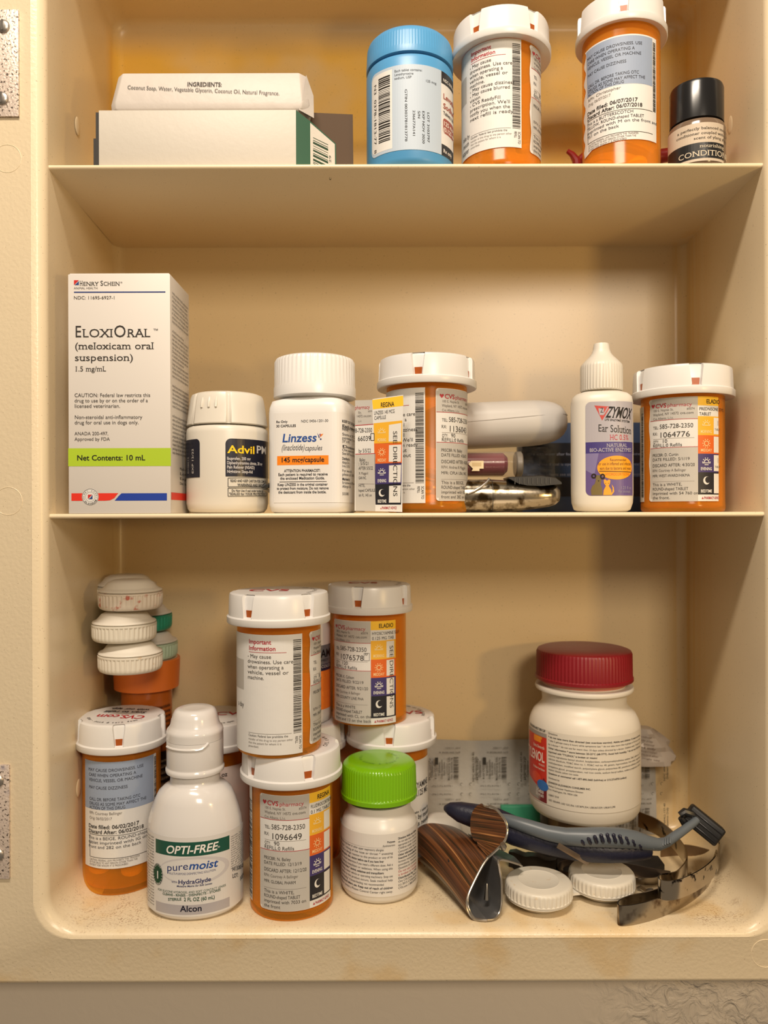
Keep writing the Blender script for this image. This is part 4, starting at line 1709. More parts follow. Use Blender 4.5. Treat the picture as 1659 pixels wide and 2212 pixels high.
    for i, (m, nm) in enumerate(((MORN, 'MORNING'), (NOON, 'MIDDAY'), (EVE, 'EVENING'), (BED, 'BEDTIME'))):
        y0, y1 = ys[i], ys[i + 1]
        q.po([(822 + i * 3, y0), (1028 - i * 3, y0 - (20 if i == 0 else 8)), (1026 - i * 3, y1), (825 + i * 3, y1)], m)
        q.po([(932, y0 + 12), (1022 - i * 2, y0 + (-2 if i == 0 else 8)), (1018 - i * 2, y1 - 14), (930, y1 - 14)], PW, 2)
        ic = mat('print_cream', (0.78, 0.62, 0.30), 0.5) if i == 0 else (mat('print_peach', (0.80, 0.52, 0.25), 0.5) if i == 1 else PW)
        u, v = fl.uv(*q.c(880, y0 + 62))
        icon(p, u, v, 0.00021 * 0.9, i, ic)
        q.t(nm, 850, y1 - 14, 912, 22, col=ic, bold=1)
    q.tv('SEE DIRECTIONS', 962, 700, 470, 30, rot=-90, col='2A2826', lay=4)
    q.t('PHARMACY ADVICE', 880, 1260, 985, 18, col=RED, bold=1)
    q.po([(868, 1260), (878, 1260), (873, 1248)], RED, 2)
    p.build('lettering', fg)


linzess()


def ear_bottle():
    d = 0.372
    c = (X(1300, d), d)
    R_ = thing('dropper_bottle', 'slim white dropper bottle with pointed nozzle and purple ear solution label', 'bottle', (c[0], d, S2))
    r = 0.01455
    ivory = mat('ivory_soft_plastic', (0.80, 0.76, 0.68), 0.38)
    mb = MB()
    P, A_ = 2.5, 0.82
    ro = -0.22
    rows = [(0.0110, S2), (0.0132, S2 + 0.0012), (0.0143, S2 + 0.0045), (r, S2 + 0.009), (r, Z(868, 0.362)), (0.0140, Z(855, 0.362)), (0.0122, Z(847, 0.362)), (0.0098, Z(843.5, 0.362)), (0.0088, Z(840, 0.362))]
    lathe(mb, c, [(a, z, P if i < 6 else 2.2, A_, ro) for i, (a, z) in enumerate(rows)], 80)
    b_ = mb.build('bottle', ivory, R_, sharp=60)
    mb = MB()
    k = 0.3625 / F
    q_ = [(0.0095, 841), (0.0100, 839), (0.0100, 788), (0.0097, 783), (0.0088, 778), (0.0074, 771), (0.0060, 765), (0.0047, 757), (0.0040, 748), (0.0037, 738), (0.0034, 735), (0.0018, 734)]
    lathe(mb, c, [(a, Z(y, 0.3625)) for a, y in q_], 160, rib=(40, 0.00022, 1, 2))
    mb.build('nozzle_cap', ivory, R_, sharp=35)
    w_ = Wrap(c, r, P, A_, ro, off=0.0001)
    p = Print(w_)
    u0, u1 = w_.uv(1265.5, 960)[0], w_.uv(1366.5, 960)[0]
    q = Crop(p, 1220, 720, 5.528)

    def v(y):
        return w_.uv(1300, 720 + y / 5.528)[1]
    purp = mat('label_purple', (0.12, 0.08, 0.24), 0.4)
    lil = mat('label_silver', (0.40, 0.38, 0.42), 0.35)
    p.rrect_uv(u0, v(1945), u1, v(822), 0.0025, purp, 0, corners=(1, 0, 0, 1))
    lab = p.build('label', R_)
    p = Print(w_)
    q = Crop(p, 1220, 720, 5.528)
    p.rrect_uv(u0, v(1305), u1, v(822), 0.0025, lil, 1, corners=(0, 0, 0, 1))
    p.quv([(u0, v(1440)), (u1, v(1440)), (u1, v(1305)), (u0, v(1305))], mat('label_deep_violet', (0.055, 0.04, 0.19), 0.4), 1)
    mauve = mat('label_mauve', (0.20, 0.17, 0.34), 0.4)
    p.quv([(u0, v(1640)), (u0 + 0.004, v(1700)), (u0 + 0.006, v(1440)), (u0, v(1440))], mauve, 1)
    rd = mat('ink_brick', (0.50, 0.06, 0.05), 0.4)
    q.po([(358, 870), (548, 884), (450, 1050)], rd, 2)
    q.po([(405, 905), (470, 905), (470, 985), (420, 985)], lil, 3)
    q.t('Z', 428, 955, 465, 55, col='201E20', serif=True, lay=4)
    q.l(470, 975, 520, 890, 2.2, lil, 4)
    q.t('ZYMOX', 490, 1012, 782, 128, col='161416', bold=1, serif=True, shear=0.3, y1=1036)
    q.t('LP3 ENZYME SYSTEM', 478, 1050, 772, 24, col='161416', bold=1, shear=0.25, y1=1080)
    q.t('Ear Solution', 400, 1180, 792, 84, col='26241F', serif=True, y1=1215)
    q.t('HC 0.5%', 540, 1282, 760, 62, col='B8404A', serif=True)
    q.t('NATURAL', 502, 1366, 744, 40, col='B8B4BC', serif=True)
    q.t('BIO-ACTIVE ENZYMES', 298, 1425, 792, 42, col='B8B4BC', serif=True)
    u, vv = w_.uv(*q.c(590, 1612))
    kk = 0.3605 / F / 5.528
    p.disc_uv(u + 0.0012, vv, 225 * kk, mat('label_sun_yellow', '#E89C18', 0.4), 2, n=36, rv=142 * kk)
    q.t('Recommended', 540, 1535, 732, 32, col='3A2A20')
    q.t('for use in inflamed and infected', 398, 1585, 785, 36, col='3A2A20')
    q.t('ears due to bacteria and yeast', 420, 1638, 785, 36, col='3A2A20')
    q.l(412, 1655, 788, 1668, 1.4, '3A2A20', 4)
    q.t('HYDROCORTISONE', 485, 1708, 770, 32, col='C86818')
    q.t('1.25 fl oz', 664, 1868, 790, 34, col='9A94A8')
    q.t('For Animals', 640, 1912, 780, 32, col='9A94A8')
    # dog and cat
    dog, cat_ = mat('ink_olive', (0.16, 0.115, 0.035), 0.5), mat('ink_ginger', (0.80, 0.34, 0.02), 0.5)
    q.po([(318, 1940), (312, 1880), (330, 1830), (360, 1805), (372, 1760), (370, 1720), (385, 1702), (420, 1702), (438, 1725), (436, 1780), (430, 1815), (448, 1860), (452, 1940)], dog, 3)
    q.d(348, 1712, 30, '2A2018', 4, rv=30, r_in=13)
    q.d(452, 1718, 30, '2A2018', 4, rv=34, r_in=13)
    q.po([(395, 1765), (415, 1765), (405, 1780)], '1A1410', 4)
    q.po([(460, 1940), (466, 1880), (492, 1830), (470, 1800), (466, 1760), (482, 1752), (505, 1770), (530, 1752), (545, 1765), (540, 1805), (525, 1830), (555, 1880), (562, 1940)], cat_, 3)
    q.po([(560, 1940), (590, 1900), (585, 1850), (560, 1810), (572, 1860), (568, 1905), (550, 1925)], cat_, 3)
    q.d(490, 1800, 4, '1A1410', 4)
    q.d(524, 1800, 4, '1A1410', 4)
    p.build('lettering', lab)


ear_bottle()


# ------------------------------------------------------------------ jumble behind the middle shelf bottles
def jumble():
    # blue box at the back
    x0, x1 = X(1128, 0.428), X(1402, 0.428)
    R_ = thing('blue_box', 'dark blue box lying behind the white dropper bottle on the middle shelf', 'box', ((x0 + x1) / 2, 0.436, S2))
    mb = MB()
    mb.box(x0, 0.428, S2, x1, 0.4455, Z(914, 0.428))
    b_ = mb.build('box', mat('box_blue', (0.022, 0.045, 0.105), 0.4), R_, bevel=0.0006)
    p = Print(Flat((x0, 0.428, 0), (1, 0, 0), (0, 0, 1)))
    p.rect(1130, 958, 1400, 1002, mat('box_black', (0.008, 0.010, 0.016), 0.35))
    p.rect(1130, 1032, 1400, 1074, MC['box_black'])
    for i, s in enumerate(('take with water after food', 'do not use if seal is open', 'active ingredients see side')):
        p.text(s, 1140, 985 + i * 22, 6, x1=1240, col='8C93A8')
        p.text(s, 1366, 985 + i * 22, 6, x1=1398, col='6C7388')
    p.build('lettering', b_)
    # crumpled clear sleeve
    rnd = random.Random(11)
    mb = MB()
    n, m = 10, 8
    vs = []
    for j in range(m):
        for i in range(n):
            vs.append((X(1118 + i * 9, 0.424), 0.4195 + rnd.uniform(0, 0.006), Z(1034 - j * 9.5, 0.424)))
    fs = [(j * n + i, j * n + i + 1, (j + 1) * n + i + 1, (j + 1) * n + i) for j in range(m - 1) for i in range(n - 1)]
    mb.add(vs, fs)
    zb = min(v[2] for v in vs)
    o = mb.build('plastic_sleeve', tinted('clear_film', (0.92, 0.94, 0.98), (0.30, 0.34, 0.42), 0.16, 0.15), origin=(X(1158, 0.424), 0.4225, zb), sharp=10)
    tag(o, 'crumpled clear plastic sleeve in front of the dark blue box', 'wrapper')
    so = o.modifiers.new('thickness', 'SOLIDIFY')
    so.thickness = 0.0002
    # chrome clipper
    R_ = thing('nail_clipper', 'tarnished chrome nail clipper with dark ribbed lever, lying on the middle shelf', 'nail clipper', (0.052, 0.374, S2))
    ch = mat('tarnished_chrome', (0.40, 0.35, 0.27), 0.2, metal=1.0)
    speckle(ch, '4A3C28', 180, 0.45, 0.58)
    mb = MB()
    rs = []
    xe = X(1216, 0.368)
    prof = [(0.006, 0.0078, 0.0092), (0.02, 0.0080, 0.0095), (X(1062, .368), 0.0080, 0.0095), (X(1064, .368), 0.0080, 0.0095), (X(1110, .368), 0.0076, 0.0094), (X(1160, .368), 0.0064, 0.0086), (xe - 0.006, 0.0056, 0.0078), (xe - 0.0028, 0.0048, 0.0066), (xe - 0.0010, 0.0034, 0.0048), (xe, 0.0012, 0.0018)]
    zc = [0.0078, 0.0080, 0.0080, 0.0080, 0.0079, 0.0080, 0.0082, 0.0084, 0.0085, 0.0086]
    for (x, hz, hy), z0 in zip(prof, zc):
        rs.append([(x, 0.374 + hy * math.copysign(abs(math.cos(t)) ** 0.75, math.cos(t)), S2 + z0 + hz * math.copysign(abs(math.sin(t)) ** 0.8, math.sin(t))) for t in [2 * math.pi * i / 36 for i in range(36)]])
    mb.rings(rs)
    mb.build('body', ch, R_, sharp=60)
    mb = MB()
    dark = mat('dark_groove', (0.012, 0.011, 0.010), 0.4)
    xs = X(1063, .368)
    mb.rings([[(xs + dx, 0.374 + 0.00965 * math.copysign(abs(math.cos(t)) ** 0.75, math.cos(t)), S2 + 0.0080 + 0.0081 * math.copysign(abs(math.sin(t)) ** 0.8, math.sin(t))) for t in [2 * math.pi * i / 36 for i in range(36)]] for dx in (-0.00012, 0.00012)])
    mb.build('seam', dark, R_)
    mb = MB()
    pts = [(1098, 1031, 1034), (1120, 1030, 1046), (1140, 1029, 1050), (1170, 1028, 1051), (1200, 1033, 1048), (1212, 1042, 1047)]
    sec = []
    for px, y0, y1 in pts:
        x = X(px, 0.366)
        sec.append([(x, 0.3645, Z(y1, .366)), (x, 0.3645, Z(y0 + 2, .366)), (x, 0.3655, Z(y0, .366)), (x, 0.381, Z(y0, .366)), (x, 0.381, Z(y1, .366))])
    mb.rings(sec)
    lv = mb.build('lever', mat('lever_dark', (0.014, 0.013, 0.012), 0.4), R_)
    mb = MB()
    for k in range(9):
        px = 1112 + k * 9.5
        x = X(px, 0.365)
        mb.box(x - 0.00018, 0.3641, Z(1047, .366), x + 0.00018, 0.3648, Z(1034, .366))
    lr = mb.build('lever_rib', mat('lever_ridge', (0.05, 0.048, 0.043), 0.4), lv)
    lr['kind'] = 'stuff'
    # black curved edge at its left end
    mb = MB()
    pts = [(X(px, 0.3625), 0.3628, Z(y, .3625)) for px, y in ((1010, 1066), (1025, 1061), (1040, 1052), (1052, 1042), (1058, 1034))]
    mb.tube(pts, 0.0006, 8)
    mb.build('spring_edge', mat('satin_steel', (0.45, 0.43, 0.40), 0.3, metal=1.0), R_)
    # gloss tube
    d = 0.3905
    z = 0.0240
    rt = 0.0064
    R_ = thing('lip_gloss_tube', 'clear tube of burgundy gloss lying on the chrome nail clipper', 'tube', (X(1060, d), d, z - rt))

    def hc(x0, x1, r, mb, n=40, end=0.0006):
        rs = []
        for x, q in ((x0, r - end), (x0 + end, r), (x1 - end, r), (x1, r - end)):
            rs.append([(x, d + q * math.cos(t), z + q * math.sin(t)) for t in [2 * math.pi * i / n for i in range(n)]])
        mb.rings(rs)
    mb = MB()
    hc(X(955, d), X(1095, d), 0.0058, mb, end=0.0020)
    mb.build('gloss', mat('burgundy', (0.16, 0.022, 0.045), 0.25), R_)
    mb = MB()
    hc(X(955, d) - 0.001, X(1112, d), rt, mb)
    mb.build('clear_wall', tinted('clear_acrylic', (0.95, 0.93, 0.9), (0.5, 0.45, 0.38), 0.07, 0.05), R_)
    mb = MB()
    hc(X(1112, d) + 0.0001, X(1127, d), rt + 0.0001, mb)
    mb.build('cap', mat('taupe_plastic', (0.16, 0.14, 0.115), 0.4), R_)
    dd = d - rt - 0.0003
    p = Print(Flat((0, dd, 0), (1, 0, 0), (0, 0, 1)))
    p.poly([(1012, 1003), (1018, 996), (1045, 996), (1045, 1013), (1036, 1013), (1036, 1018), (1019, 1018), (1022, 1013)], mat('reflection_cream', (0.78, 0.66, 0.42), 0.4), 0)  # pale reflection on the tube, painted as a cream shape
    p.rect(1020, 1000, 1040, 1008, mat('reflection_tan', (0.60, 0.46, 0.24), 0.4), 1)
    p.build('surface_patch', R_)
    # white rounded case
    cx, cz, dy = (X(900, 0.40) + X(1226, 0.40)) / 2, 0.0452, 0.402
    R_ = thing('glasses_case', 'smooth white rounded case lying on top of the burgundy tube', 'case', (0, 0, 0))
    R_['_w'] = (0, 0, 0)
    hl = (X(1226, 0.40) - X(900, 0.40)) / 2
    mb = MB()
    rs = []
    N = 26
    for i in range(N + 1):
        t = -1 + 2 * i / N
        t = math.sin(t * math.pi / 2)
        e = max(0.0, 1 - abs(t) ** 5.5) ** (1 / 2.4)
        rs.append([(hl * t, 0.0155 * e * math.copysign(abs(math.cos(a)) ** 0.85, math.cos(a)), 0.0119 * e * math.copysign(abs(math.sin(a)) ** 0.8, math.sin(a))) for a in [2 * math.pi * k / 48 for k in range(48)]])
    mb.rings(rs[0:1] * 0 + rs)
    mb.build('shell', mat('case_white', (0.58, 0.56, 0.54), 0.42), R_, sharp=60)
    mb = MB()
    pts = []
    for k in range(60):
        a = 2 * math.pi * k / 60
        c_, s_ = math.cos(a), math.sin(a)
        ex = 2 / 4.5
        px, py = hl * math.copysign(abs(c_) ** ex, c_) * 1.0005, 0.01555 * math.copysign(abs(s_) ** 0.8, s_)
        pts.append((px, py, 0.0012 + px * 0.045))
    mb.tube(pts + [pts[0]], 0.00014, 6)
    mb.build('seam', mat('seam_grey', (0.30, 0.28, 0.26), 0.5), R_)
    R_.location = (cx, dy, cz)
    R_.rotation_euler = (0, math.radians(-2.5), 0)
    # tweezers poking out
    mb = MB()
    R_ = thing('tweezers', 'black tip of slim tweezers poking out between the two white bottles', 'tweezers', (-0.054, 0.38, S2 + 0.009))
    mb.tube([(X(566, .3535), .3535, Z(1053, .3535)), (X(572, .355), .355, Z(1049, .355)), (-0.05485, 0.362, 0.0126), (-0.0545, 0.3735, 0.0128), (-0.0515, 0.384, 0.0122), (-0.030, 0.398, 0.011), (-0.01, 0.400, 0.010)], [0.0004, 0.0012, 0.0014, 0.0013, 0.0013, 0.0013, 0.0012], 10)
    mb.build('sleeve', M_BLACK, R_)
    mb = MB()
    mb.tube([(X(568, .3535), .3532, Z(1057, .3535)), (-0.0549, 0.362, 0.0102), (-0.0545, 0.3735, 0.0102), (-0.0512, 0.3845, 0.0092), (-0.030, 0.3985, 0.0025), (-0.01, 0.4, 0.001)], [0.0003, 0.0009, 0.0009, 0.0009, 0.0009, 0.0009], 8)
    mb.build('arm', mat('satin_steel', (0.45, 0.43, 0.40), 0.3, metal=1.0), R_)


jumble()

# ================================================================== top shelf
def soap():
    dk = mat('kraft_card', (0.10, 0.060, 0.030), 0.7, bump=(300, 0.2))
    wh = mat('card_white', (0.62, 0.58, 0.515), 0.55, bump=(400, 0.1))
    gr = mat('carton_dark_green', (0.012, 0.075, 0.035), 0.4)
    d0 = 0.349
    x0, x1 = X(216, d0), X(642, d0)
    z1 = Z(236.5, d0)
    R_ = thing('soap_carton', 'plain white carton with its right end torn open, under the wrapped soap', 'box', ((x0 + x1) / 2, 0.375, S1))
    mb = MB()
    t = 0.0005
    yb = 0.404
    mb.box(x0, d0, S1, x1, d0 + t, z1)
    mb.box(x0, yb - t, S1, x1, yb, z1)
    mb.box(x0, d0 + t, S1, x1, yb - t, S1 + t)
    mb.box(x0, d0 + t, z1 - t, x1, yb - t, z1)
    b_ = mb.build('box', wh, R_, bevel=0.00012)
    mb = MB()
    mb.box(x0 - 0.0016, d0 + 0.0006, S1, x0 - 0.0001, yb - 0.002, z1 - 0.0006)
    mb.box(x0 - 0.0028, d0 + 0.001, S1, x0 - 0.0017, yb - 0.004, S1 + 0.014)
    mb.build('end_flap', mat('card_black', (0.02, 0.018, 0.016), 0.6), R_)['label'] = 'dark closed end flap'
    # right dust flap with barcode
    o = np.array((x1, d0 + 0.0003, 0.0))
    e = np.array((X(729, 0.3560), 0.3560, 0.0)) - o
    L = np.linalg.norm(e)
    e /= L
    fl = Flat(o, e, (0, 0, 1))

    def panel(pts, m, name, lab_, thick=0.0005):
        p = Print(fl)
        p.quv([fl.uv(*q) for q in pts], m, 0)
        f = p.build(name, R_)
        s = f.modifiers.new('thickness', 'SOLIDIFY')
        s.thickness = thick
        s.offset = -1
        f['label'] = lab_
        return f
    q = Crop(None, 620, 220, 10.369)
    f = panel([q.c(*a) for a in ((225, 1400), (1125, 1400), (1120, 935), (560, 440), (225, 175))], gr, 'dust_flap', 'green edged side flap with a barcode')
    p = Print(fl)
    q = Crop(p, 620, 220, 10.369)
    q.po([(548, 1400), (1098, 1400), (1095, 945), (545, 465)], wh, 1)
    y = 790
    rnd = random.Random(3)
    while y < 1400:
        h = rnd.choice((12, 16, 40, 50))
        q.po([(608, y), (945, y + 165), (945, y + 165 + h), (608, y + h)], '1E3A24', 2)
        y += h + rnd.choice((16, 22, 40))
    q.tv('0 32129', 1010, 1760, 560, 46, rot=90, col='2A2E2A')
    p.build('lettering', f)
    # kraft inside of the long flap
    mb = MB()
    a, b2 = (X(640, 0.361), 0.361), (X(766, 0.3665), 0.3665)
    za, zb = Z(241, 0.361), Z(247, 0.3665)
    tt = 0.0006
    mb.add([(a[0], a[1], S1), (b2[0], b2[1], S1), (b2[0] - 0.0003, b2[1], zb), (a[0], a[1], za), (a[0], a[1] + tt, S1), (b2[0], b2[1] + tt, S1), (b2[0] - 0.0003, b2[1] + tt, zb), (a[0], a[1] + tt, za)],
           [(0, 1, 2, 3), (7, 6, 5, 4), (0, 4, 5, 1), (1, 5, 6, 2), (2, 6, 7, 3), (3, 7, 4, 0)])
    mb.build('tuck_flap', mat('kraft_inside', (0.075, 0.042, 0.02), 0.75), R_)['label'] = 'brown inner side of the open flap'
    # soap
    wr = mat('soap_paper', (0.60, 0.55, 0.505), 0.5, bump=(160, 0.25))
    R_ = thing('wrapped_soap', 'bar of soap in printed cream paper lying on the white carton', 'soap', (X(455, .35), 0.375, z1))
    zb_, zt = z1 + 0.0001, Z(157, 0.3545)
    ax0, ax1 = X(235, .3505), X(672, .3505)
    bx0, bx1 = X(254, .354), X(664, .354)
    mb = MB()

    def ring(xa, xb, ya, yb2, z, c=0.003):
        return [(xa + c, ya, z), (xb - c, ya, z), (xb, ya + c, z), (xb, yb2 - c, z), (xb - c, yb2, z), (xa + c, yb2, z), (xa, yb2 - c, z), (xa, ya + c, z)]
    zm = zb_ + (zt - zb_) * 0.22
    mb.rings([ring(ax0 + 0.003, ax1 - 0.003, 0.3515, 0.4, zb_), ring(ax0 + 0.0008, ax1 - 0.001, 0.3505, 0.401, zb_ + 0.0012), ring(ax0 + 0.0006, ax1 - 0.0004, 0.3503, 0.401, zm), ring(bx0 + 0.0002, bx1, 0.3532, 0.399, zt - 0.0008), ring(bx0 + 0.0012, bx1 - 0.001, 0.3545, 0.398, zt)])
    b_ = mb.build('wrapper', wr, R_, bevel=0.0005)
    mb = MB()
    x = X(668, .352)
    mb.add([(x - 0.004, 0.3502, zb_ + 0.0005), (x + 0.0026, 0.3535, zb_ - 0.0016), (x + 0.0022, 0.356, zb_ + 0.010), (x - 0.0008, 0.3525, zt - 0.002), (x - 0.002, 0.3504, zm + 0.002),
            (x - 0.004, 0.353, zb_ + 0.0005), (x + 0.0020, 0.3570, zb_ + 0.0002), (x + 0.0018, 0.360, zb_ + 0.010), (x - 0.0012, 0.356, zt - 0.002), (x - 0.002, 0.354, zm + 0.002)],
           [(0, 1, 2, 4), (4, 2, 3), (5, 9, 7, 6), (9, 8, 7), (0, 5, 6, 1), (1, 6, 7, 2), (2, 7, 8, 3), (3, 8, 9, 4), (4, 9, 5, 0)])
    mb.build('folded_end', wr, R_)
    p = Print(Flat((ax0, 0.3501, zm), (1, 0, 0), (0, 0.0029 + 0.0001, zt - 0.0008 - zm)))
    p.text('INGREDIENTS:', 407, 185, 8.6, x1=482, col='33302C', bold=1, y1=186)
    p.text('Coconut Soap, Water, Vegetable Glycerin, Coconut Oil, Natural Fragrance.', 278, 191, 8.2, x1=607, col='3E3A36', y1=205)
    p.build('lettering', b_)


soap()


def blue_bottle():
    d = 0.366
    c = (X(888, d), d)
    r = 0.0206
    R_ = thing('tablet_bottle', 'sky blue tablet bottle with matching ribbed cap on the top shelf', 'bottle', (c[0], d, S1))
    bl = mat('sky_blue_plastic', (0.075, 0.29, 0.56), 0.38)

    def zf(y, rr=r):
        return (CY - y) * (d - rr) / F
    mb = MB()
    lathe(mb, c, [(0.0165, S1), (0.0192, S1 + 0.0006), (r, S1 + 0.003), (r, zf(122)), (0.0200, zf(114)), (0.017, zf(112)), (0.016, zf(90))], 80)
    mb.build('bottle', bl, R_, sharp=60)
    mb = MB()
    lathe(mb, c, [(0.0185, zf(110)), (r, zf(108)), (r, zf(95)), (r - 0.0001, zf(92)), (r - 0.0004, zf(62)), (r - 0.0010, zf(54)), (r - 0.0024, zf(47)), (r - 0.0045, zf(43)), (0.006, zf(42))], 288, rib=(96, 0.00018, 3, 4))
    mb.build('cap', bl, R_, sharp=30)
    w_ = Wrap(c, r, off=0.0001)
    p = Print(w_)
    q = Crop(p, 740, 0, 3.318)
    pale = mat('label_ice', (0.42, 0.50, 0.60), 0.45)

    def v(y):
        return w_.uv(888, y / 3.318)[1]
    u0, u1 = w_.uv(740 + 218 / 3.318, 250)[0], w_.uv(740 + 716 / 3.318, 250)[0]
    p.rrect_uv(u0, v(1072), u1, v(460), 0.003, pale, 0, corners=(1, 0, 0, 1))
    p.quv([(u1, v(1072)), (u1 + 0.012, v(1072)), (u1 + 0.012, v(460)), (u1, v(460))], M_PAPER, 0)
    lab = p.build('label', R_)
    p = Print(w_)
    q = Crop(p, 740, 0, 3.318)
    ub = w_.uv(740 + 365 / 3.318, 250)[0]
    p.rrect_uv(u0 + 0.0006, v(1050), ub, v(480), 0.0025, M_PAPER, 1, corners=(1, 0, 0, 1))
    uc, ud = w_.uv(740 + 268 / 3.318, 250)[0], w_.uv(740 + 350 / 3.318, 250)[0]
    rnd = random.Random(12)
    y = 515
    while y < 985:
        h = rnd.choice((4, 4, 8, 12))
        p.quv([(uc, v(y + h)), (ud, v(y + h)), (ud, v(y)), (uc, v(y))], '23201E', 2)
        y += h + rnd.choice((4, 5, 8))
    adv = layout('N3 0378-1813-77 8')[2]
    p.text_uv('N3  0378-1813-77  8', w_.uv(740 + 238 / 3.318, 250)[0], v(540), (v(540) - v(1045)) / layout('N3  0378-1813-77  8')[2], 0.0016 / CAPH, '2A2826', rot=-90)
    for s, x0, y0, x1, h in (('Each tablet contains:', 382, 522, 580, 17), ('Levothyroxine', 382, 548, 518, 17), ('sodium, USP', 382, 574, 504, 17), ('125 mcg', 603, 588, 680, 17)):
        q.t(s, x0, y0, x1, h, col='3A3E44')
    for s, x, y0, L in (('GTIN 00303781813778', 456, 640, 375), ('S/N', 548, 795, 55), ('236677A141', 512, 790, 190), ('EXP NOV 2020', 580, 795, 235), ('LOT 3103797', 615, 805, 215)):
        q.tv(s, x, y0, L, 17, col='33363A', rot=-90)
    u1b = u1 + 0.0001
    blk = mat('label_black', (0.01, 0.01, 0.011), 0.35)
    p.quv([(u1b, v(548)), (u1 + 0.012, v(548)), (u1 + 0.012, v(460)), (u1b, v(460))], blk, 1)
    p.quv([(u1b, v(1072)), (u1 + 0.012, v(1072)), (u1 + 0.012, v(990)), (u1b, v(990))], blk, 1)
    brn = mat('label_brown_red', (0.30, 0.075, 0.05), 0.45)
    p.rrect_uv(u1 + 0.0012, v(905), u1 + 0.012, v(795), 0.0014, brn, 1)
    for s, y, h, wd, cl in (('NDC 0378-1813', 530, 22, 17, 'D8D4D0'), ('Levothyroxine', 655, 38, 30, '9A4A38'), ('Sodium', 725, 38, 17, '9A4A38'), ('Tablets, USP', 770, 24, 15, '3A3632'), ('125 mcg', 848, 30, 14, 'E0D8D0'), ('(0.125 mg)', 892, 30, 17, 'E0D8D0'), ('Rx only', 1048, 26, 10, 'D8D4D0')):
        adv = layout(s, 1)[2]
        p.text_uv(s, u1 + 0.0012, v(y), wd * 0.001 / adv * 0.75, h / 3.318 * 0.000208 / CAPH, cl, 1)
    p.build('lettering', lab)


blue_bottle()


def conditioner():
    d = 0.3590
    c = (X(1507, d), d)
    r = 0.0126
    R_ = thing('travel_bottle', 'small travel bottle with glossy black cap and black-banded label, top shelf right', 'bottle', (c[0], d, S1))

    def zf(y, rr=r):
        return (CY - y) * (d - rr) / F
    mb = MB()
    lathe(mb, c, [(0.0108, S1), (0.0122, S1 + 0.0008), (r, S1 + 0.002), (r, zf(262)), (0.0120, zf(254)), (0.0085, zf(252)), (0.0085, zf(240))], 64)
    b_ = mb.build('bottle', mat('smoky_clear', (0.16, 0.11, 0.075), 0.15), R_, sharp=60)
    mb = MB()
    rc = 0.0119
    lathe(mb, c, [(0.011, zf(250)), (rc, zf(249)), (rc, zf(172)), (rc - 0.0004, zf(166)), (rc - 0.0014, zf(163.5)), (0.004, zf(163))], 64)
    mb.build('cap', mat('gloss_black', (0.008, 0.008, 0.009), 0.22), R_)
    w_ = Wrap(c, r, off=0.0001)
    p = Print(w_)

    def v(y):
        return w_.uv(1507, y)[1]
    u0, u1 = w_.uv(1452, 310)[0] - 0.004, w_.uv(1560, 310)[0] + 0.002
    p.quv([(u0, S1 + 0.0015), (u1, S1 + 0.0015), (u1, v(268)), (u0, v(268))], mat('label_tan', (0.50, 0.42, 0.33), 0.5), 0)
    lab = p.build('label', R_)
    p = Print(w_)
    p.quv([(u0, v(345)), (u1, v(345)), (u1, v(311)), (u0, v(311))], mat('label_black', (0.01, 0.01, 0.011), 0.35), 1)

    def T(s, x, y, h, wd, col, serif=True):
        adv = layout(s)[2]
        u = w_.uv(x, y)[0]
        p.text_uv(s, u, v(y), wd * 0.000208 / adv, h * 0.000208 / CAPH, col, 0, serif)
    T('a perfectly balanced moisturizing', 1466, 283, 5.6, 150, '3A3026')
    T('conditioner coupled with the', 1464, 293.5, 5.6, 128, '3A3026')
    T('scent of ylang ylang', 1501, 303.5, 5.6, 88, '3A3026')
    T('nourishing', 1514, 322, 7, 60, 'C8BCA8')
    T('CONDITIONER', 1468, 340, 11.5, 138, 'C8BCA8')
    p.build('lettering', lab)


conditioner()


def scissors():
    rd = mat('red_plastic', (0.30, 0.012, 0.012), 0.35)
    d = 0.4100
    cx, cz = X(1335, d), 0.1772
    R_ = thing('scissors', 'small scissors with dark red plastic handle loops behind the tall vial', 'scissors', (cx, d, S1))
    mb = MB()
    pts = []
    for i in range(41):
        a = 2 * math.pi * i / 40
        pts.append((cx + 0.0235 * math.cos(a), d + 0.002 * math.sin(a), cz + 0.0182 * math.sin(a)))
    mb.tube(pts, 0.0024, 12)
    mb.build('handle_loop', rd, R_)
    mb = MB()
    mb.tube([(X(1226, d), d - 0.002, Z(331, d)), (X(1236, d), d - 0.002, Z(338, d)), (X(1246, d), d - 0.002, Z(352, d)), (X(1256, d), d - 0.002, S1 + 0.004)], [0.0012, 0.0016, 0.0024, 0.0024], 10)
    mb.build('finger_rest', rd, R_)
    mb = MB()
    mb.tube([(X(1410, d), d - 0.006, Z(352, d)), (X(1452, d), d - 0.006, Z(346, d)), (X(1500, d), d - 0.006, Z(352, d))], 0.0036, 12)
    mb.build('handle_bar', rd, R_)
    mb = MB()
    mb.box(X(1250, d), d - 0.0010, S1, X(1420, d), d + 0.0006, S1 + 0.006)
    mb.build('blade', mat('satin_steel', (0.45, 0.43, 0.40), 0.3, metal=1.0), R_, bevel=0.0003)


scissors()

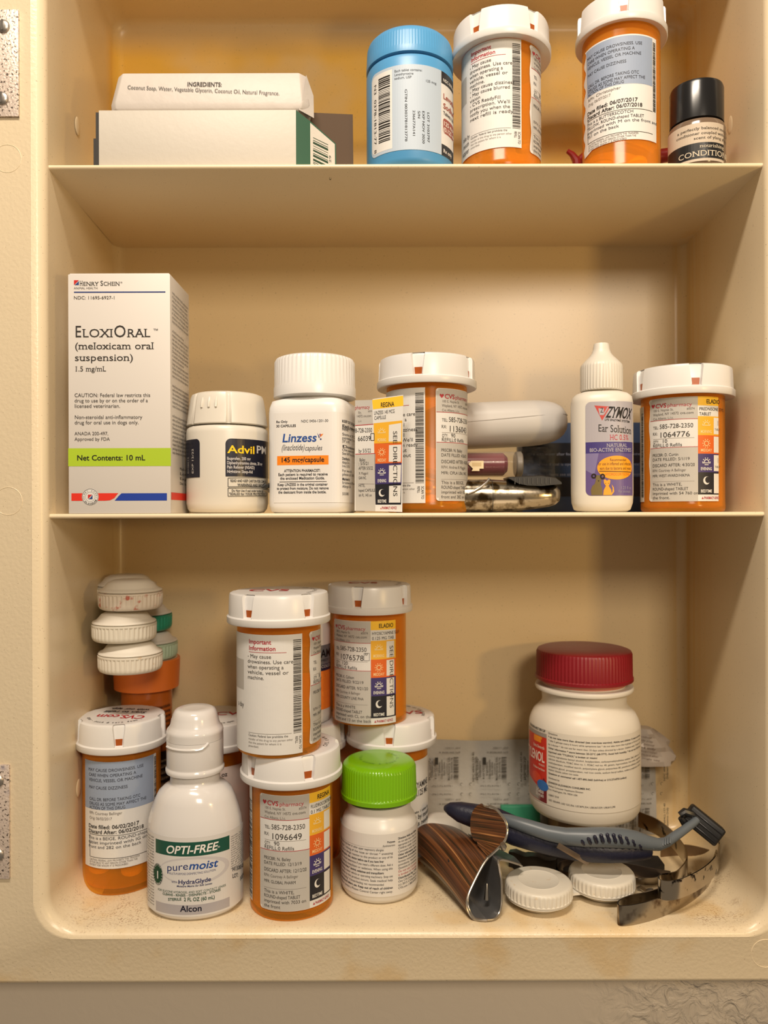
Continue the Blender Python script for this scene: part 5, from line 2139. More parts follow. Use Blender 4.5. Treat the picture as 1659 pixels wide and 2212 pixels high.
# ================================================================== bottom compartment
def lens_solution():
    d = 0.3655
    c = (X(420, d), d)
    R_ = thing('lens_solution_bottle', 'white contact lens solution bottle with green banner label and flip cap', 'bottle', (c[0], d, ZF))
    wh = mat('gloss_white_plastic', (0.80, 0.78, 0.77), 0.16, coat=0.3)

    def zf(y, rr):
        return (CY - y) * (d - rr) / F

    def r_(px):
        return px * d / F
    R0 = r_(101.5)
    mb = MB()
    rows = [(R0 * 0.84, ZF), (R0 * 0.93, ZF + 0.0007), (R0 * 0.985, ZF + 0.0026), (R0, ZF + 0.006), (R0, Z(1795, d)), (R0 * 0.995, Z(1780, d)), (r_(98), Z(1758, d)), (r_(91), Z(1735, d)), (r_(84), Z(1716, d)), (r_(77), Z(1702, d)), (r_(66), Z(1692, d)), (r_(57), Z(1686, d)), (r_(52.5), Z(1682, d)), (r_(52), zf(1683, r_(52)))]
    rows += [(r_(52), zf(1668, r_(52)))]
    asp = [0.82] * 6 + [0.83, 0.85, 0.87, 0.90, 0.95, 1, 1, 1, 1]
    lathe(mb, c, [(a, z, 2.0, q) for (a, z), q in zip(rows, asp)], 96)
    b_ = mb.build('bottle', wh, R_, sharp=60)
    mb = MB()
    k = r_(62)
    rc = [(r_(54), zf(1683, k)), (r_(61), zf(1682, k)), (k, zf(1678, k)), (k, zf(1673, k)), (r_(60), zf(1670.5, k)), (r_(59.4), zf(1668, k)), (r_(60), zf(1666, k)), (r_(60), zf(1610, k))]
    lathe(mb, c, rc, 96)
    mb.build('collar', wh, R_, sharp=60)
    mb = MB()
    rc = [(r_(59.9), zf(1609.5, k)), (r_(60), zf(1609, k)), (r_(59.6), zf(1596, k)), (r_(60.2), zf(1593, k)), (r_(58.5), zf(1587, k)), (r_(54), zf(1582, k)), (r_(51.5), zf(1576, k)), (r_(48.5), zf(1562, k)), (r_(46), zf(1553, k)), (r_(42), zf(1546, k)), (r_(36), zf(1543, k)), (r_(20), zf(1544, k)), (r_(5), zf(1544, k))]
    lathe(mb, c, rc, 96)
    flip = mb.build('flip_cap', wh, R_, sharp=60)
    # thumb lip of the flip cap
    mb = MB()
    al = math.atan2(c[0], c[1])
    pts = []
    for i in range(13):
        t = i / 12
        a = math.asin(max(-0.98, (-58 + 85 * t) / 60.5)) - al
        z = zf(1621 - (12 * max(0, (t - 0.8) / 0.2) ** 1.5), k)
        pts.append((c[0] + (k - 0.00035) * math.sin(a), d - (k - 0.00035) * math.cos(a), z))
    mb.tube(pts, 0.0006, 8)
    mb.build('thumb_lip', wh, flip)
    w_ = Wrap(c, R0, 2.0, 0.82, off=0.00012)
    p = Print(w_)

    def v(y):
        return w_.uv(420, y)[1]
    u0, u1 = w_.uv(322, 1880)[0] - 0.004, w_.uv(518, 1880)[0] + 0.004
    lw = mat('label_gloss', (0.74, 0.72, 0.70), 0.3)
    p.quv([(u0, v(1978)), (u1, v(1978)), (u1, v(1808)), (u0, v(1808))], lw, 0)
    lab = p.build('label', R_)
    p = Print(w_)
    q = Crop(p, 140, 1500, 3.95)

    def P(pts, col, lay=1):
        q.po(pts, col, lay)
    ub0, ub1 = w_.uv(*q.c(768, 1280))[0], w_.uv(*q.c(1395, 1240))[0]
    vb1, vb0 = w_.uv(*q.c(768, 1222))[1], w_.uv(*q.c(768, 1340))[1]
    gr = mat('label_forest', (0.010, 0.075, 0.050), 0.3)
    p.quv([(ub0, vb0), (ub1, vb0), (ub1, vb1), (ub0, vb1)], gr, 1)
    q.t('OPTI-FREE', 852, 1345, 1290, 66, col='E4E0DC', bold=1, shear=0.22, y1=1318)
    q.t('\u00ae', 1294, 1305, 1314, 14, col='E4E0DC')
    sil = mat('label_silver_grey', (0.38, 0.36, 0.38), 0.3)
    u, vv = w_.uv(*q.c(1095, 1500))
    kk = abs(w_.uv(*q.c(1095, 1400))[1] - vv) / 100
    p.disc_uv(u, vv, 310 * kk, mat('label_swoosh', (0.52, 0.50, 0.51), 0.3), 1, n=40, rv=118 * kk)
    p.disc_uv(u - 20 * kk, vv - 2 * kk, 286 * kk, lw, 2, n=40, rv=100 * kk)
    q.t('pure', 862, 1500, 1046, 62, col='1C2C66', y1=1486)
    q.t('moist', 1046, 1488, 1290, 66, col='204890', bold=1, shear=0.25, y1=1462)
    q.t('MULTI-PURPOSE DISINFECTING SOLUTION', 880, 1528, 1278, 18, col='1C2C66', y1=1498)
    q.t('WITH', 902, 1600, 948, 16, col='1C2C66')
    q.t('HydraGlyde', 958, 1610, 1238, 34, col='1C2458', bold=1, y1=1584)
    q.t('Moisture Matrix for Soft Lenses', 945, 1636, 1246, 15, col='1C2458', bold=1, shear=0.2, y1=1612)
    q.t('FOR SILICONE HYDROGEL AND SOFT CONTACT LENSES', 786, 1662, 1364, 18, col='1C4A34', y1=1628)
    q.t('CLEANS \u00b7 RINSES \u00b7 DISINFECTS \u00b7 STORES'.replace('\u00b7', '-'), 826, 1700, 1318, 19, col='1C4A34', bold=1, y1=1668)
    q.t('STERILE', 872, 1752, 986, 22, col='1C4A34', bold=1, y1=1750)
    q.t('2 FL OZ (60 mL)', 1006, 1757, 1270, 30, col='1C4A34', bold=1, y1=1735)
    vs1, vs0 = w_.uv(*q.c(762, 1748))[1], w_.uv(*q.c(762, 1830))[1]
    p.quv([(ub0, vs0), (ub1, vs0), (ub1, vs1), (ub0, vs1)], sil, 1)
    q.t('Alcon', 975, 1846, 1160, 50, col='16162A', bold=1, y1=1840)
    # seal
    q.d(785, 1526, 58, '77787A', 3, n=28, rv=92)
    q.d(785, 1526, 52, '10402C', 4, n=28, rv=84, r_in=30)
    q.d(785, 1526, 36, '10402C', 4, n=24, rv=60)
    q.t('1', 772, 1556, 800, 62, col='E4E0DC', bold=1, lay=5)
    u, vv = w_.uv(*q.c(785, 1526))
    for i, ch in enumerate('DOCTOR RECOMMENDED'):
        a = math.radians(150 - i * 19)
        if ch != ' ':
            p.text_uv(ch, u + 44 * kk * math.cos(a), vv + 74 * kk * math.sin(a), 14 * kk, 14 * kk / CAPH, 'D0CCC8', 1, rot=math.degrees(a) - 90, lay=5)
    rnd = random.Random(7)
    ws = 'before use ask your eye care practitioner do not use if the seal is broken rinse lenses with fresh solution keep out of reach of children store at room temperature discard'.split()
    for i in range(24):
        s = ' '.join(rnd.choice(ws) for _ in range(3))
        adv = layout(s)[2]
        p.text_uv(s, ub0 - 0.0012 - 0.0095, w_.uv(330, 1808 + i * 6.3)[1], 0.0095 / adv, 0.0007 / CAPH, '2A2A2E')
    for i in range(15):
        s = ' '.join(rnd.choice(ws) for _ in range(4))
        adv = layout(s)[2]
        p.text_uv(s, ub1 + 0.0008, w_.uv(500, 1806 + i * 4.9)[1], 0.0125 / adv, 0.00055 / CAPH, '2A2A2E')
    q.t('H15083-0519', 1418, 1505, 1560, 34, col='2A2A30', bold=1, y1=1455)
    q.t('LOT:', 1418, 1562, 1468, 34, col='2A2A30', bold=1, y1=1550)
    q.t('10293', 1480, 1590, 1522, 34, col='2A2A30', bold=1)
    p.build('lettering', lab)


lens_solution()


def green_bottle():
    d = 0.3800
    c = (X(817, d), d)
    r = 0.0189
    R_ = thing('allergy_pill_bottle', 'white pill bottle with bright lime green ribbed cap', 'bottle', (c[0], d, ZF))

    def zf(y, rr=0.0187):
        return (CY - y) * (d - rr) / F
    mb = MB()
    lathe(mb, c, [(0.0150, ZF), (0.0172, ZF + 0.0006), (0.0184, ZF + 0.0024), (r, ZF + 0.0055), (r, Z(1782, d)), (0.0186, Z(1770, d)), (0.0176, Z(1757, d)), (0.0162, Z(1748, d)), (0.0155, Z(1742, d)), (0.0155, Z(1725, d))], 80)
    mb.build('bottle', mat('bottle_milk_white', (0.80, 0.77, 0.72), 0.3), R_, sharp=60)
    mb = MB()
    rc = 0.0188
    g = mat('lime_plastic', (0.165, 0.40, 0.004), 0.22)
    lathe(mb, c, [(0.0165, zf(1747)), (rc, zf(1746)), (rc + 0.0001, zf(1737)), (rc - 0.0003, zf(1734.5)), (rc - 0.0003, zf(1731)), (rc - 0.0006, zf(1681)), (rc - 0.0012, zf(1674)), (rc - 0.0026, zf(1668)), (rc - 0.0045, zf(1665.5)), (0.008, zf(1664.6)), (0.002, zf(1664.5))], 288, rib=(72, 0.00036, 4, 5))
    cap = mb.build('cap', g, R_, sharp=30)
    pr = Print(Flat((c[0], c[1], zf(1664.4)), (1, 0, 0), (0, 1, 0)))
    gd = mat('lime_embossed', (0.12, 0.31, 0.003), 0.25)
    for i, ch in enumerate('PUSH DOWN & TURN TO OPEN  '):
        a = math.radians(-200 + i * 11)
        if ch != ' ':
            pr.text_uv(ch, c[0] * 0 + 0.0098 * math.cos(a), 0.0098 * math.sin(a), 0.0016, 0.0019, gd, 1, rot=math.degrees(a) + 90)
    pr.build('embossing', cap)['kind'] = 'stuff'
    w_ = Wrap(c, r, off=0.0001)
    p = Print(w_)

    def v(y):
        return w_.uv(817, y)[1]
    u0, u1 = w_.uv(732, 1880)[0] - 0.004, w_.uv(897, 1880)[0] + 0.004
    p.quv([(u0, v(1938)), (u1, v(1938)), (u1, v(1803)), (u0, v(1803))], mat('label_soft_white', (0.76, 0.73, 0.69), 0.4), 0)
    lab = p.build('label', R_)
    p = Print(w_)
    q = Crop(p, 480, 1560, 3.607)
    ul = w_.uv(*q.c(905, 1000))[0] - 0.003
    ur = w_.uv(*q.c(1338, 1000))[0]
    ws = [('Purpose', 945, 0.5), ('Antihistamine', 973, 0.5)]
    k = 0.3605 / F / 3.607

    def vy(y):
        return w_.uv(817, 1560 + y / 3.607)[1]
    for s, y, _ in ws:
        adv = layout(s, 1)[2]
        wd = (64 if s[0] == 'P' else 100) * k
        p.text_uv(s, ur - wd, vy(y), wd / adv, 15 * k / CAPH, '26262A', y < 950)
    p.quv([(ul, vy(980)), (ur - 0.005, vy(980)), (ur - 0.005, vy(979)), (ul, vy(979))], '3A3A3E', 2)
    L_ = ['relieves symptoms due to hay fever or other upper respiratory allergies', 'itchy watery eyes * itching of the nose or throat * sneezing', 'if you have ever had an allergic reaction to this product or any of its', 'ingredients or to hydroxyzine. Ask a doctor before use if you have liver',
          'disease, your doctor should determine if you need a different dose. Ask a', 'doctor if you are taking tranquilizers or sedatives. When using this', 'product: avoid alcoholic drinks * alcohol, sedatives and tranquilizers', 'be careful when driving a motor vehicle or operating machinery. Stop use',
          'if an allergic reaction to this product occurs. Seek medical help', 'If pregnant or breast-feeding * if breast-feeding: not recommended', 'ask a health professional before use. Keep out of reach of children', 'get medical help or contact a Poison Control Center right away.']
    for i, s in enumerate(L_):
        adv = layout(s)[2]
        p.text_uv(s, ul, vy(1004 + i * 30), (ur - ul) * (0.97 if i % 3 else 0.86) / adv, 17 * k / CAPH, '26262A', i in (3, 6, 10))
    ur0 = w_.uv(*q.c(1362, 1000))[0]
    R2 = ['Directions Adults and children', 'do not take more than one', 'appropriate to use a product', 'Children under 6 years', 'Consumers with liver or', 'Other information store', 'Inactive ingredients', 'lactose monohydrate', 'povidone, titanium', 'Questions or comments',
          'Do not use if printed', 'is broken or missing', 'Distributed by: CVS', 'One CVS Drive, Woon', '(c) 2015 CVS/pharm', 'CVS.com 1-800-SHOP']
    for i, s in enumerate(R2):
        adv = layout(s)[2]
        p.text_uv(s, ur0, vy(930 + i * 26), 0.0135 / adv, 16 * k / CAPH, 'A83038' if i in (10, 11) else '26262A', i in (0, 5, 6, 12))
    p.build('lettering', lab)


green_bottle()


# amber bottle with orange cap behind, and the stack of lens cases on it
def orange_bottle():
    d = 0.4265
    c = (X(316, d), d)
    r = 0.0136
    R_ = thing('orange_cap_bottle', 'amber bottle with orange cap and black-lined label, back left corner under the lens cases', 'pill bottle', (c[0], d, ZF))
    zt = -0.0802
    am = tinted('deep_orange_plastic', (0.9, 0.40, 0.08), (0.60, 0.16, 0.02), 0.62)
    mb = MB()
    lathe(mb, c, [(r * 0.9, ZF), (r, ZF + 0.001), (r, zt - 0.013), (r - 0.001, zt - 0.013), (r - 0.001, ZF + 0.003)], 64)
    mb.build('bottle', am, R_, sharp=50)
    mb = MB()
    lathe(mb, c, [(0.0160, zt - 0.0165), (0.0172, zt - 0.0160), (0.0180, zt - 0.0005), (0.0176, zt)], 80)
    cap = mb.build('cap', mat('orange_plastic', (0.72, 0.17, 0.02), 0.4), R_)
    mb = MB()
    lathe(mb, c, [(0.0165, zt - 0.0002), (0.0165, zt + 0.0001), (0.002, zt + 0.0002)], 64)
    mb.build('liner_disc', mat('cream_disc', (0.72, 0.62, 0.42), 0.5), cap)
    w_ = Wrap(c, r, off=0.0002)
    p = Print(w_)
    u0, u1 = w_.uv(300, 1600)[0], w_.uv(366, 1600)[0]
    p.quv([(u0, ZF + 0.012), (u1, ZF + 0.012), (u1, Z(1628, .413)), (u0, Z(1628, .413))], mat('label_dark', (0.02, 0.015, 0.015), 0.4), 0)
    lab = p.build('label', R_)
    p = Print(w_)
    rnd = random.Random(3)
    for i in range(8):
        s = rnd.choice(('Prednisolone', 'Directions', 'Warnings', 'Contains'))
        p.text(s, 330, 1532 + i * 11, 7, x1=366, col='16100C', bold=1)
    for i in range(9):
        y = 1640 + i * 13
        s = rnd.choice(('Riboflavin', 'Vitamin', 'Total Fat', 'Niacin'))
        p.text(s, 334, y + 8, 6, x1=362, col='A8937A', bold=1)
        p.line(325, y + 10, 364, y + 10, 1.0, '9A8468', 3)
    p.build('lettering', lab)


orange_bottle()


def lens_case(label, colours, r=0.0158, gap=0.0168, group=None):
    """origin under the middle of the case, cups along x"""
    R_ = thing('contact_lens_case', label, 'lens case', (0, 0, 0), group)
    R_['_w'] = (0, 0, 0)
    mb = MB()
    bw = mat('case_milk', (0.80, 0.76, 0.68), 0.4)
    for s in (-1, 1):
        lathe(mb, (s * gap, 0), [(0.0060, 0.0), (0.0085, 0.0003), (0.0112, 0.0016), (0.0128, 0.0036), (0.0140, 0.0046), (0.0152, 0.0050), (0.0156, 0.0056), (0.0152, 0.0061), (0.0120, 0.0062)], 56)
    n = 10
    top = [(-gap * 0.6 + gap * 1.2 * i / n, 0.0042 + 0.005 * (2 * i / n - 1) ** 2) for i in range(n + 1)]
    vs = [(x, y, 0.0060) for x, y in top] + [(x, -y, 0.0060) for x, y in reversed(top)]
    lo = [(x, y, 0.0044) for x, y, _ in vs]
    mb.rings([lo, vs])
    mb.build('case', bw, R_, sharp=50)
    for s, col in zip((-1, 1), colours):
        m2 = MB()
        lathe(m2, (s * gap, 0), [(r * 0.96, 0.0063), (r, 0.0065), (r, 0.0072), (r, 0.0074), (r * 0.995, 0.0122), (r * 0.975, 0.0134), (r * 0.94, 0.0143), (r * 0.88, 0.0148), (r * 0.63, 0.0149), (r * 0.60, 0.01515), (r * 0.57, 0.0149), (r * 0.1, 0.0149)], 176, rib=(44, 0.00042, 3, 4))
        m2.build('screw_cap', col, R_, sharp=35)
    return R_


ivw = mat('cap_ivory', (0.80, 0.75, 0.65), 0.4)
speckle(ivw, 'C9A878', 220, 0.62, 0.75)
pinkw = mat('cap_pink_stained', (0.78, 0.70, 0.60), 0.45)
speckle(pinkw, 'B86A5A', 260, 0.58, 0.68)
grn = mat('cap_green', (0.02, 0.26, 0.15), 0.4)
q1, q2 = Vector((X(1161, 0.3635), 0.3635)), Vector((X(1297, 0.3730), 0.3730))
o = lens_case('white two-cup contact lens case lying on the cabinet floor beside the brown hair clip', (ivw, ivw), gap=(q2 - q1).length / 2)
mid = (q1 + q2) / 2
o.location = (mid.x, mid.y, ZF)
o.scale = (1, 1, 0.76)
o.rotation_euler = (0, 0, math.atan2(q2.y - q1.y, q2.x - q1.x))
LC = ((-0.0802 + 0.0003, 281, 'lowest of the three stacked contact lens cases, resting on the orange-capped bottle', (ivw, mat('cap_pale_green', (0.45, 0.58, 0.42), 0.4))),
      (-0.0645, 268, 'middle one of the three stacked contact lens cases, shifted to the left', (mat('cap_plain', (0.78, 0.74, 0.64), 0.4), grn)),
      (-0.0488, 282, 'topmost of the three stacked contact lens cases, with pink smudges', (pinkw, ivw)))
for z, px, lb, cc in LC:
    o = lens_case(lb, cc, group='contact lens cases stacked in the back left corner')
    f_, b_ = Vector((X(px, 0.390), 0.390)), Vector((X(px + 7, 0.390) * 1.0 - 0.003, 0.4235))
    b_.x -= 0.012 if 'topmost' in lb else 0
    m_ = (f_ + b_) / 2
    o.location = (m_.x, m_.y, z + 0.01515)
    # turned over: wells up, caps down
    ang = math.atan2(b_.y - f_.y, b_.x - f_.x)
    o.matrix_world = Matrix.Translation((m_.x, m_.y, z + 0.01515)) @ Matrix.Rotation(ang, 4, 'Z') @ Matrix.Rotation(math.pi, 4, 'X')


def tylenol():
    d = 0.4100
    c = (X(1260, d), d)
    r = 0.0289
    zb = -0.1580
    R_ = thing('gelcap_bottle', 'large white pill bottle with a dark red cap standing on the clutter', 'bottle', (c[0], d, zb))

    def zf(y, rr):
        return (CY - y) * (d - rr) / F
    wh = mat('warm_white_plastic', (0.80, 0.74, 0.64), 0.4)
    mb = MB()
    rows = [(0.0250, zb), (0.0270, zb + 0.0007), (0.0283, zb + 0.0028), (r, zb + 0.0075), (r, Z(1571, d)), (0.0286, Z(1557, d)), (0.0277, Z(1546, d)), (0.0263, Z(1535, d)), (0.0243, Z(1527, d)), (0.0225, Z(1520, d)), (0.0218, Z(1512, d)), (0.0222, zf(1514, .025)), (0.0252, zf(1511.5, .025)), (0.0256, zf(1507, .025)), (0.0252, zf(1502.5, .025)), (0.0215, zf(1501, .025)), (0.0215, zf(1490, .025))]
    lathe(mb, c, rows, 96)
    mb.build('bottle', wh, R_, sharp=55)
    mb = MB()
    rc = 0.0250
    red = mat('dark_red_plastic', (0.20, 0.003, 0.009), 0.42)
    lathe(mb, c, [(0.0205, zf(1497, rc)), (0.0213, zf(1497, rc)), (0.0213, zf(1489, rc)), (0.0240, zf(1488.5, rc)), (rc + 0.0004, zf(1488, rc)), (rc + 0.0004, zf(1482, rc)), (rc, zf(1480, rc)), (rc - 0.0002, zf(1429, rc)), (rc - 0.0008, zf(1423, rc)), (rc - 0.002, zf(1421, rc)), (0.005, zf(1420.5, rc))], 320, rib=(80, 0.00028, 6, 7))
    cap = mb.build('cap', red, R_, sharp=30)
    mb = MB()
    lathe(mb, c, [(0.0216, zf(1498.5, rc)), (0.0216, zf(1488.5, rc))], 80)
    mb.build('neck_ring', mat('pink_ring', (0.62, 0.22, 0.16), 0.4), cap)
    w_ = Wrap(c, r, off=0.00012)
    p = Print(w_)

    def v(y):
        return w_.uv(1260, y)[1]
    u0, u1 = w_.uv(1146, 1660)[0] - 0.004, w_.uv(1376, 1660)[0] + 0.003
    q = Crop(p, 1100, 1380, 4.608)
    vt, vb = w_.uv(*q.c(380, 918))[1], w_.uv(*q.c(380, 1660))[1]
    p.quv([(u0, vb), (u1, vb), (u1, vt), (u0, vt)], mat('label_cream', (0.78, 0.72, 0.62), 0.42), 0)
    lab = p.build('label', R_)
    p = Print(w_)
    q = Crop(p, 1100, 1380, 4.608)
    ub = w_.uv(*q.c(366, 1300))[0]

    def V(y):
        return w_.uv(*q.c(366, y))[1]
    rd = mat('label_red', (0.55, 0.025, 0.012), 0.35)
    dr = mat('label_maroon', (0.16, 0.01, 0.015), 0.35)
    gy = mat('label_warm_grey', (0.30, 0.27, 0.24), 0.4)
    p.quv([(u0, V(1645)), (ub, V(1645)), (ub, V(955)), (u0, V(955))], rd, 1)
    p.quv([(u0, V(995)), (ub, V(995)), (ub, V(955)), (u0, V(955))], gy, 2)
    p.quv([(ub - 0.006, V(1645)), (ub, V(1645)), (ub, V(1440)), (ub - 0.002, V(1400)), (ub - 0.006, V(1500))], dr, 2)
    p.quv([(u0, V(1640)), (ub - 0.0052, V(1640)), (ub - 0.0040, V(1520)), (u0, V(1450))], gy, 2)

    def TL(s, right, y, wd, h, col, bold=0, shear=0.0, lay=4):
        adv = layout(s, bold)[2]
        kx = 0.0000478
        p.text_uv(s, ub - right * kx * 2.1 - wd * kx * 2.1, V(y), wd * kx * 2.1 / adv, h * 0.0000478 / CAPH, col, bold, lay=lay, shear=shear)
    TL('PUSH DOWN AND TURN CAP', 8, 940, 150, 26, '2A2420', 1)
    TL('Extra Strength', 14, 1118, 95, 32, 'E4C8B8', 1)
    TL('TYLENOL', 14, 1248, 185, 100, 'E8DCD0', 1)
    TL('FOR ADULTS', 14, 1290, 44, 20, 'E4C8B8', 1)
    TL('Pain Reliever Fever Reducer', 12, 1334, 100, 24, 'E4C8B8', 1)
    TL('RAPID RELEASE', 30, 1022, 50, 22, 'F0B030', 1)
    p.quv([(ub - 0.0105, V(1060)), (ub - 0.0040, V(1060)), (ub - 0.0040, V(1000)), (ub - 0.0105, V(1000))], mat('ink_amber', (0.80, 0.25, 0.02), 0.4), 3)
    TL('24 Gelcaps', 20, 1560, 62, 40, 'D8D0C8', 1)
    TL('500 mg each', 20, 1600, 66, 36, 'D8D0C8', 1)
    uu, vv = ub - 0.0056, V(1450)
    for i in range(2):
        a = math.radians(-28)
        cxu, cyv = uu + (i - 0.5) * 0.0052, vv - (i - 0.5) * 0.0030
        p.disc_uv(cxu, cyv, 0.0042, mat('ink_capsule_red', (0.65, 0.06, 0.02), 0.3) if i == 0 else mat('ink_capsule_blue', (0.03, 0.14, 0.42), 0.3), 4 + i, n=24, rv=0.0027)
    lines = (('Directions', 950, 475, 0), ('* do not take more than directed (see overdose warning). Adults and children 12 years and over:', 985, 1330, 1), ('* take 2 gelcaps every 6 hours while symptoms last * do not take more than 6 gelcaps in 24 hours, unless', 1020, 1350, 0),
             ('by a doctor * do not use for more than 10 days unless directed by a doctor. Children under 12 years: ask', 1058, 1350, 0), ('Other information * store between 20-25\u00b0C (68-77\u00b0F). Avoid high humidity. * do not use if foil inner', 1095, 1340, 1),
             ('imprinted with "TYLENOL" is broken or missing', 1132, 868, 1), ('Inactive ingredients benzyl alcohol, butylparaben, carboxymethylcellulose sodium, D&C yellow no. 10', 1168, 1350, 0), ('calcium disodium, FD&C blue no. 1, FD&C red no. 40, gelatin, hypromellose, iron oxide, magnesium', 1202, 1345, 0),
             ('methylparaben, modified starch, polyethylene glycol, polysorbate 80, powdered cellulose, propylene', 1238, 1350, 0), ('propylene glycol, propylparaben, red iron oxide, sodium lauryl sulfate, sodium propionate, sodium', 1275, 1350, 0), ('titanium dioxide, yellow iron oxide', 1308, 680, 0),
             ('Questions or comments? call 1-877-895-3665 (toll-free) or 215-273-8755 (collect)', 1345, 1157, 1), ('Distributed by:', 1392, 495, 0), ('JOHNSON & JOHNSON CONSUMER INC.', 1436, 802, 1), ('McNeil Consumer Healthcare Division', 1472, 728, 0), ('Fort Washington, PA 19034 USA', 1506, 672, 0),
             ('(c)J&JCI 2018', 1560, 485, 0), ('USD 500,849; USD 525,356; US7,879,354; US8,067,029; US8,815,290', 1612, 1045, 0))
    for s, y, x1, b2 in lines:
        u = w_.uv(*q.c(384, y))[0]
        if x1 >= 1300:
            x1 = 1272
            wd = (w_.uv(*q.c(1250, y))[0] - u) * 1.12
        else:
            wd = w_.uv(*q.c(x1, y + 30 * (x1 - 384) / 700))[0] - u
        vv = w_.uv(*q.c(384, y))[1]
        p.text_uv(s, u, vv, wd / layout(s, b2)[2], 18 * 0.0000478 / CAPH, '2E2824', b2)
    p.quv([(ub, V(1655)), (u1, V(1655)), (u1, V(1653.5)), (ub, V(1653.5))], '8A8074', 1)
    p.build('lettering', lab)
    # packet under it
    x0, x1 = X(1215, 0.400), X(1330, 0.400)
    mb = MB()
    mb.box(x0, 0.4125, ZF, x1, 0.438, zb - 0.0001)
    R_ = thing('tan_box', 'flat tan box with black print, wedged underneath the red-capped bottle', 'box', ((x0 + x1) / 2, 0.41, ZF))
    b_ = mb.build('box', mat('tan_card', (0.26, 0.16, 0.08), 0.6), R_, bevel=0.0005)
    p = Print(Flat((x0, 0.4125, 0), (1, 0, 0), (0, 0, 1)))
    for i, s in enumerate(('III', 'T', 'E1', '2', '1')):
        p.text(s, 1222 + i * 14, 1782, 10, x1=1230 + i * 14, col='1A1410', bold=1)
    p.build('lettering', b_)


tylenol()


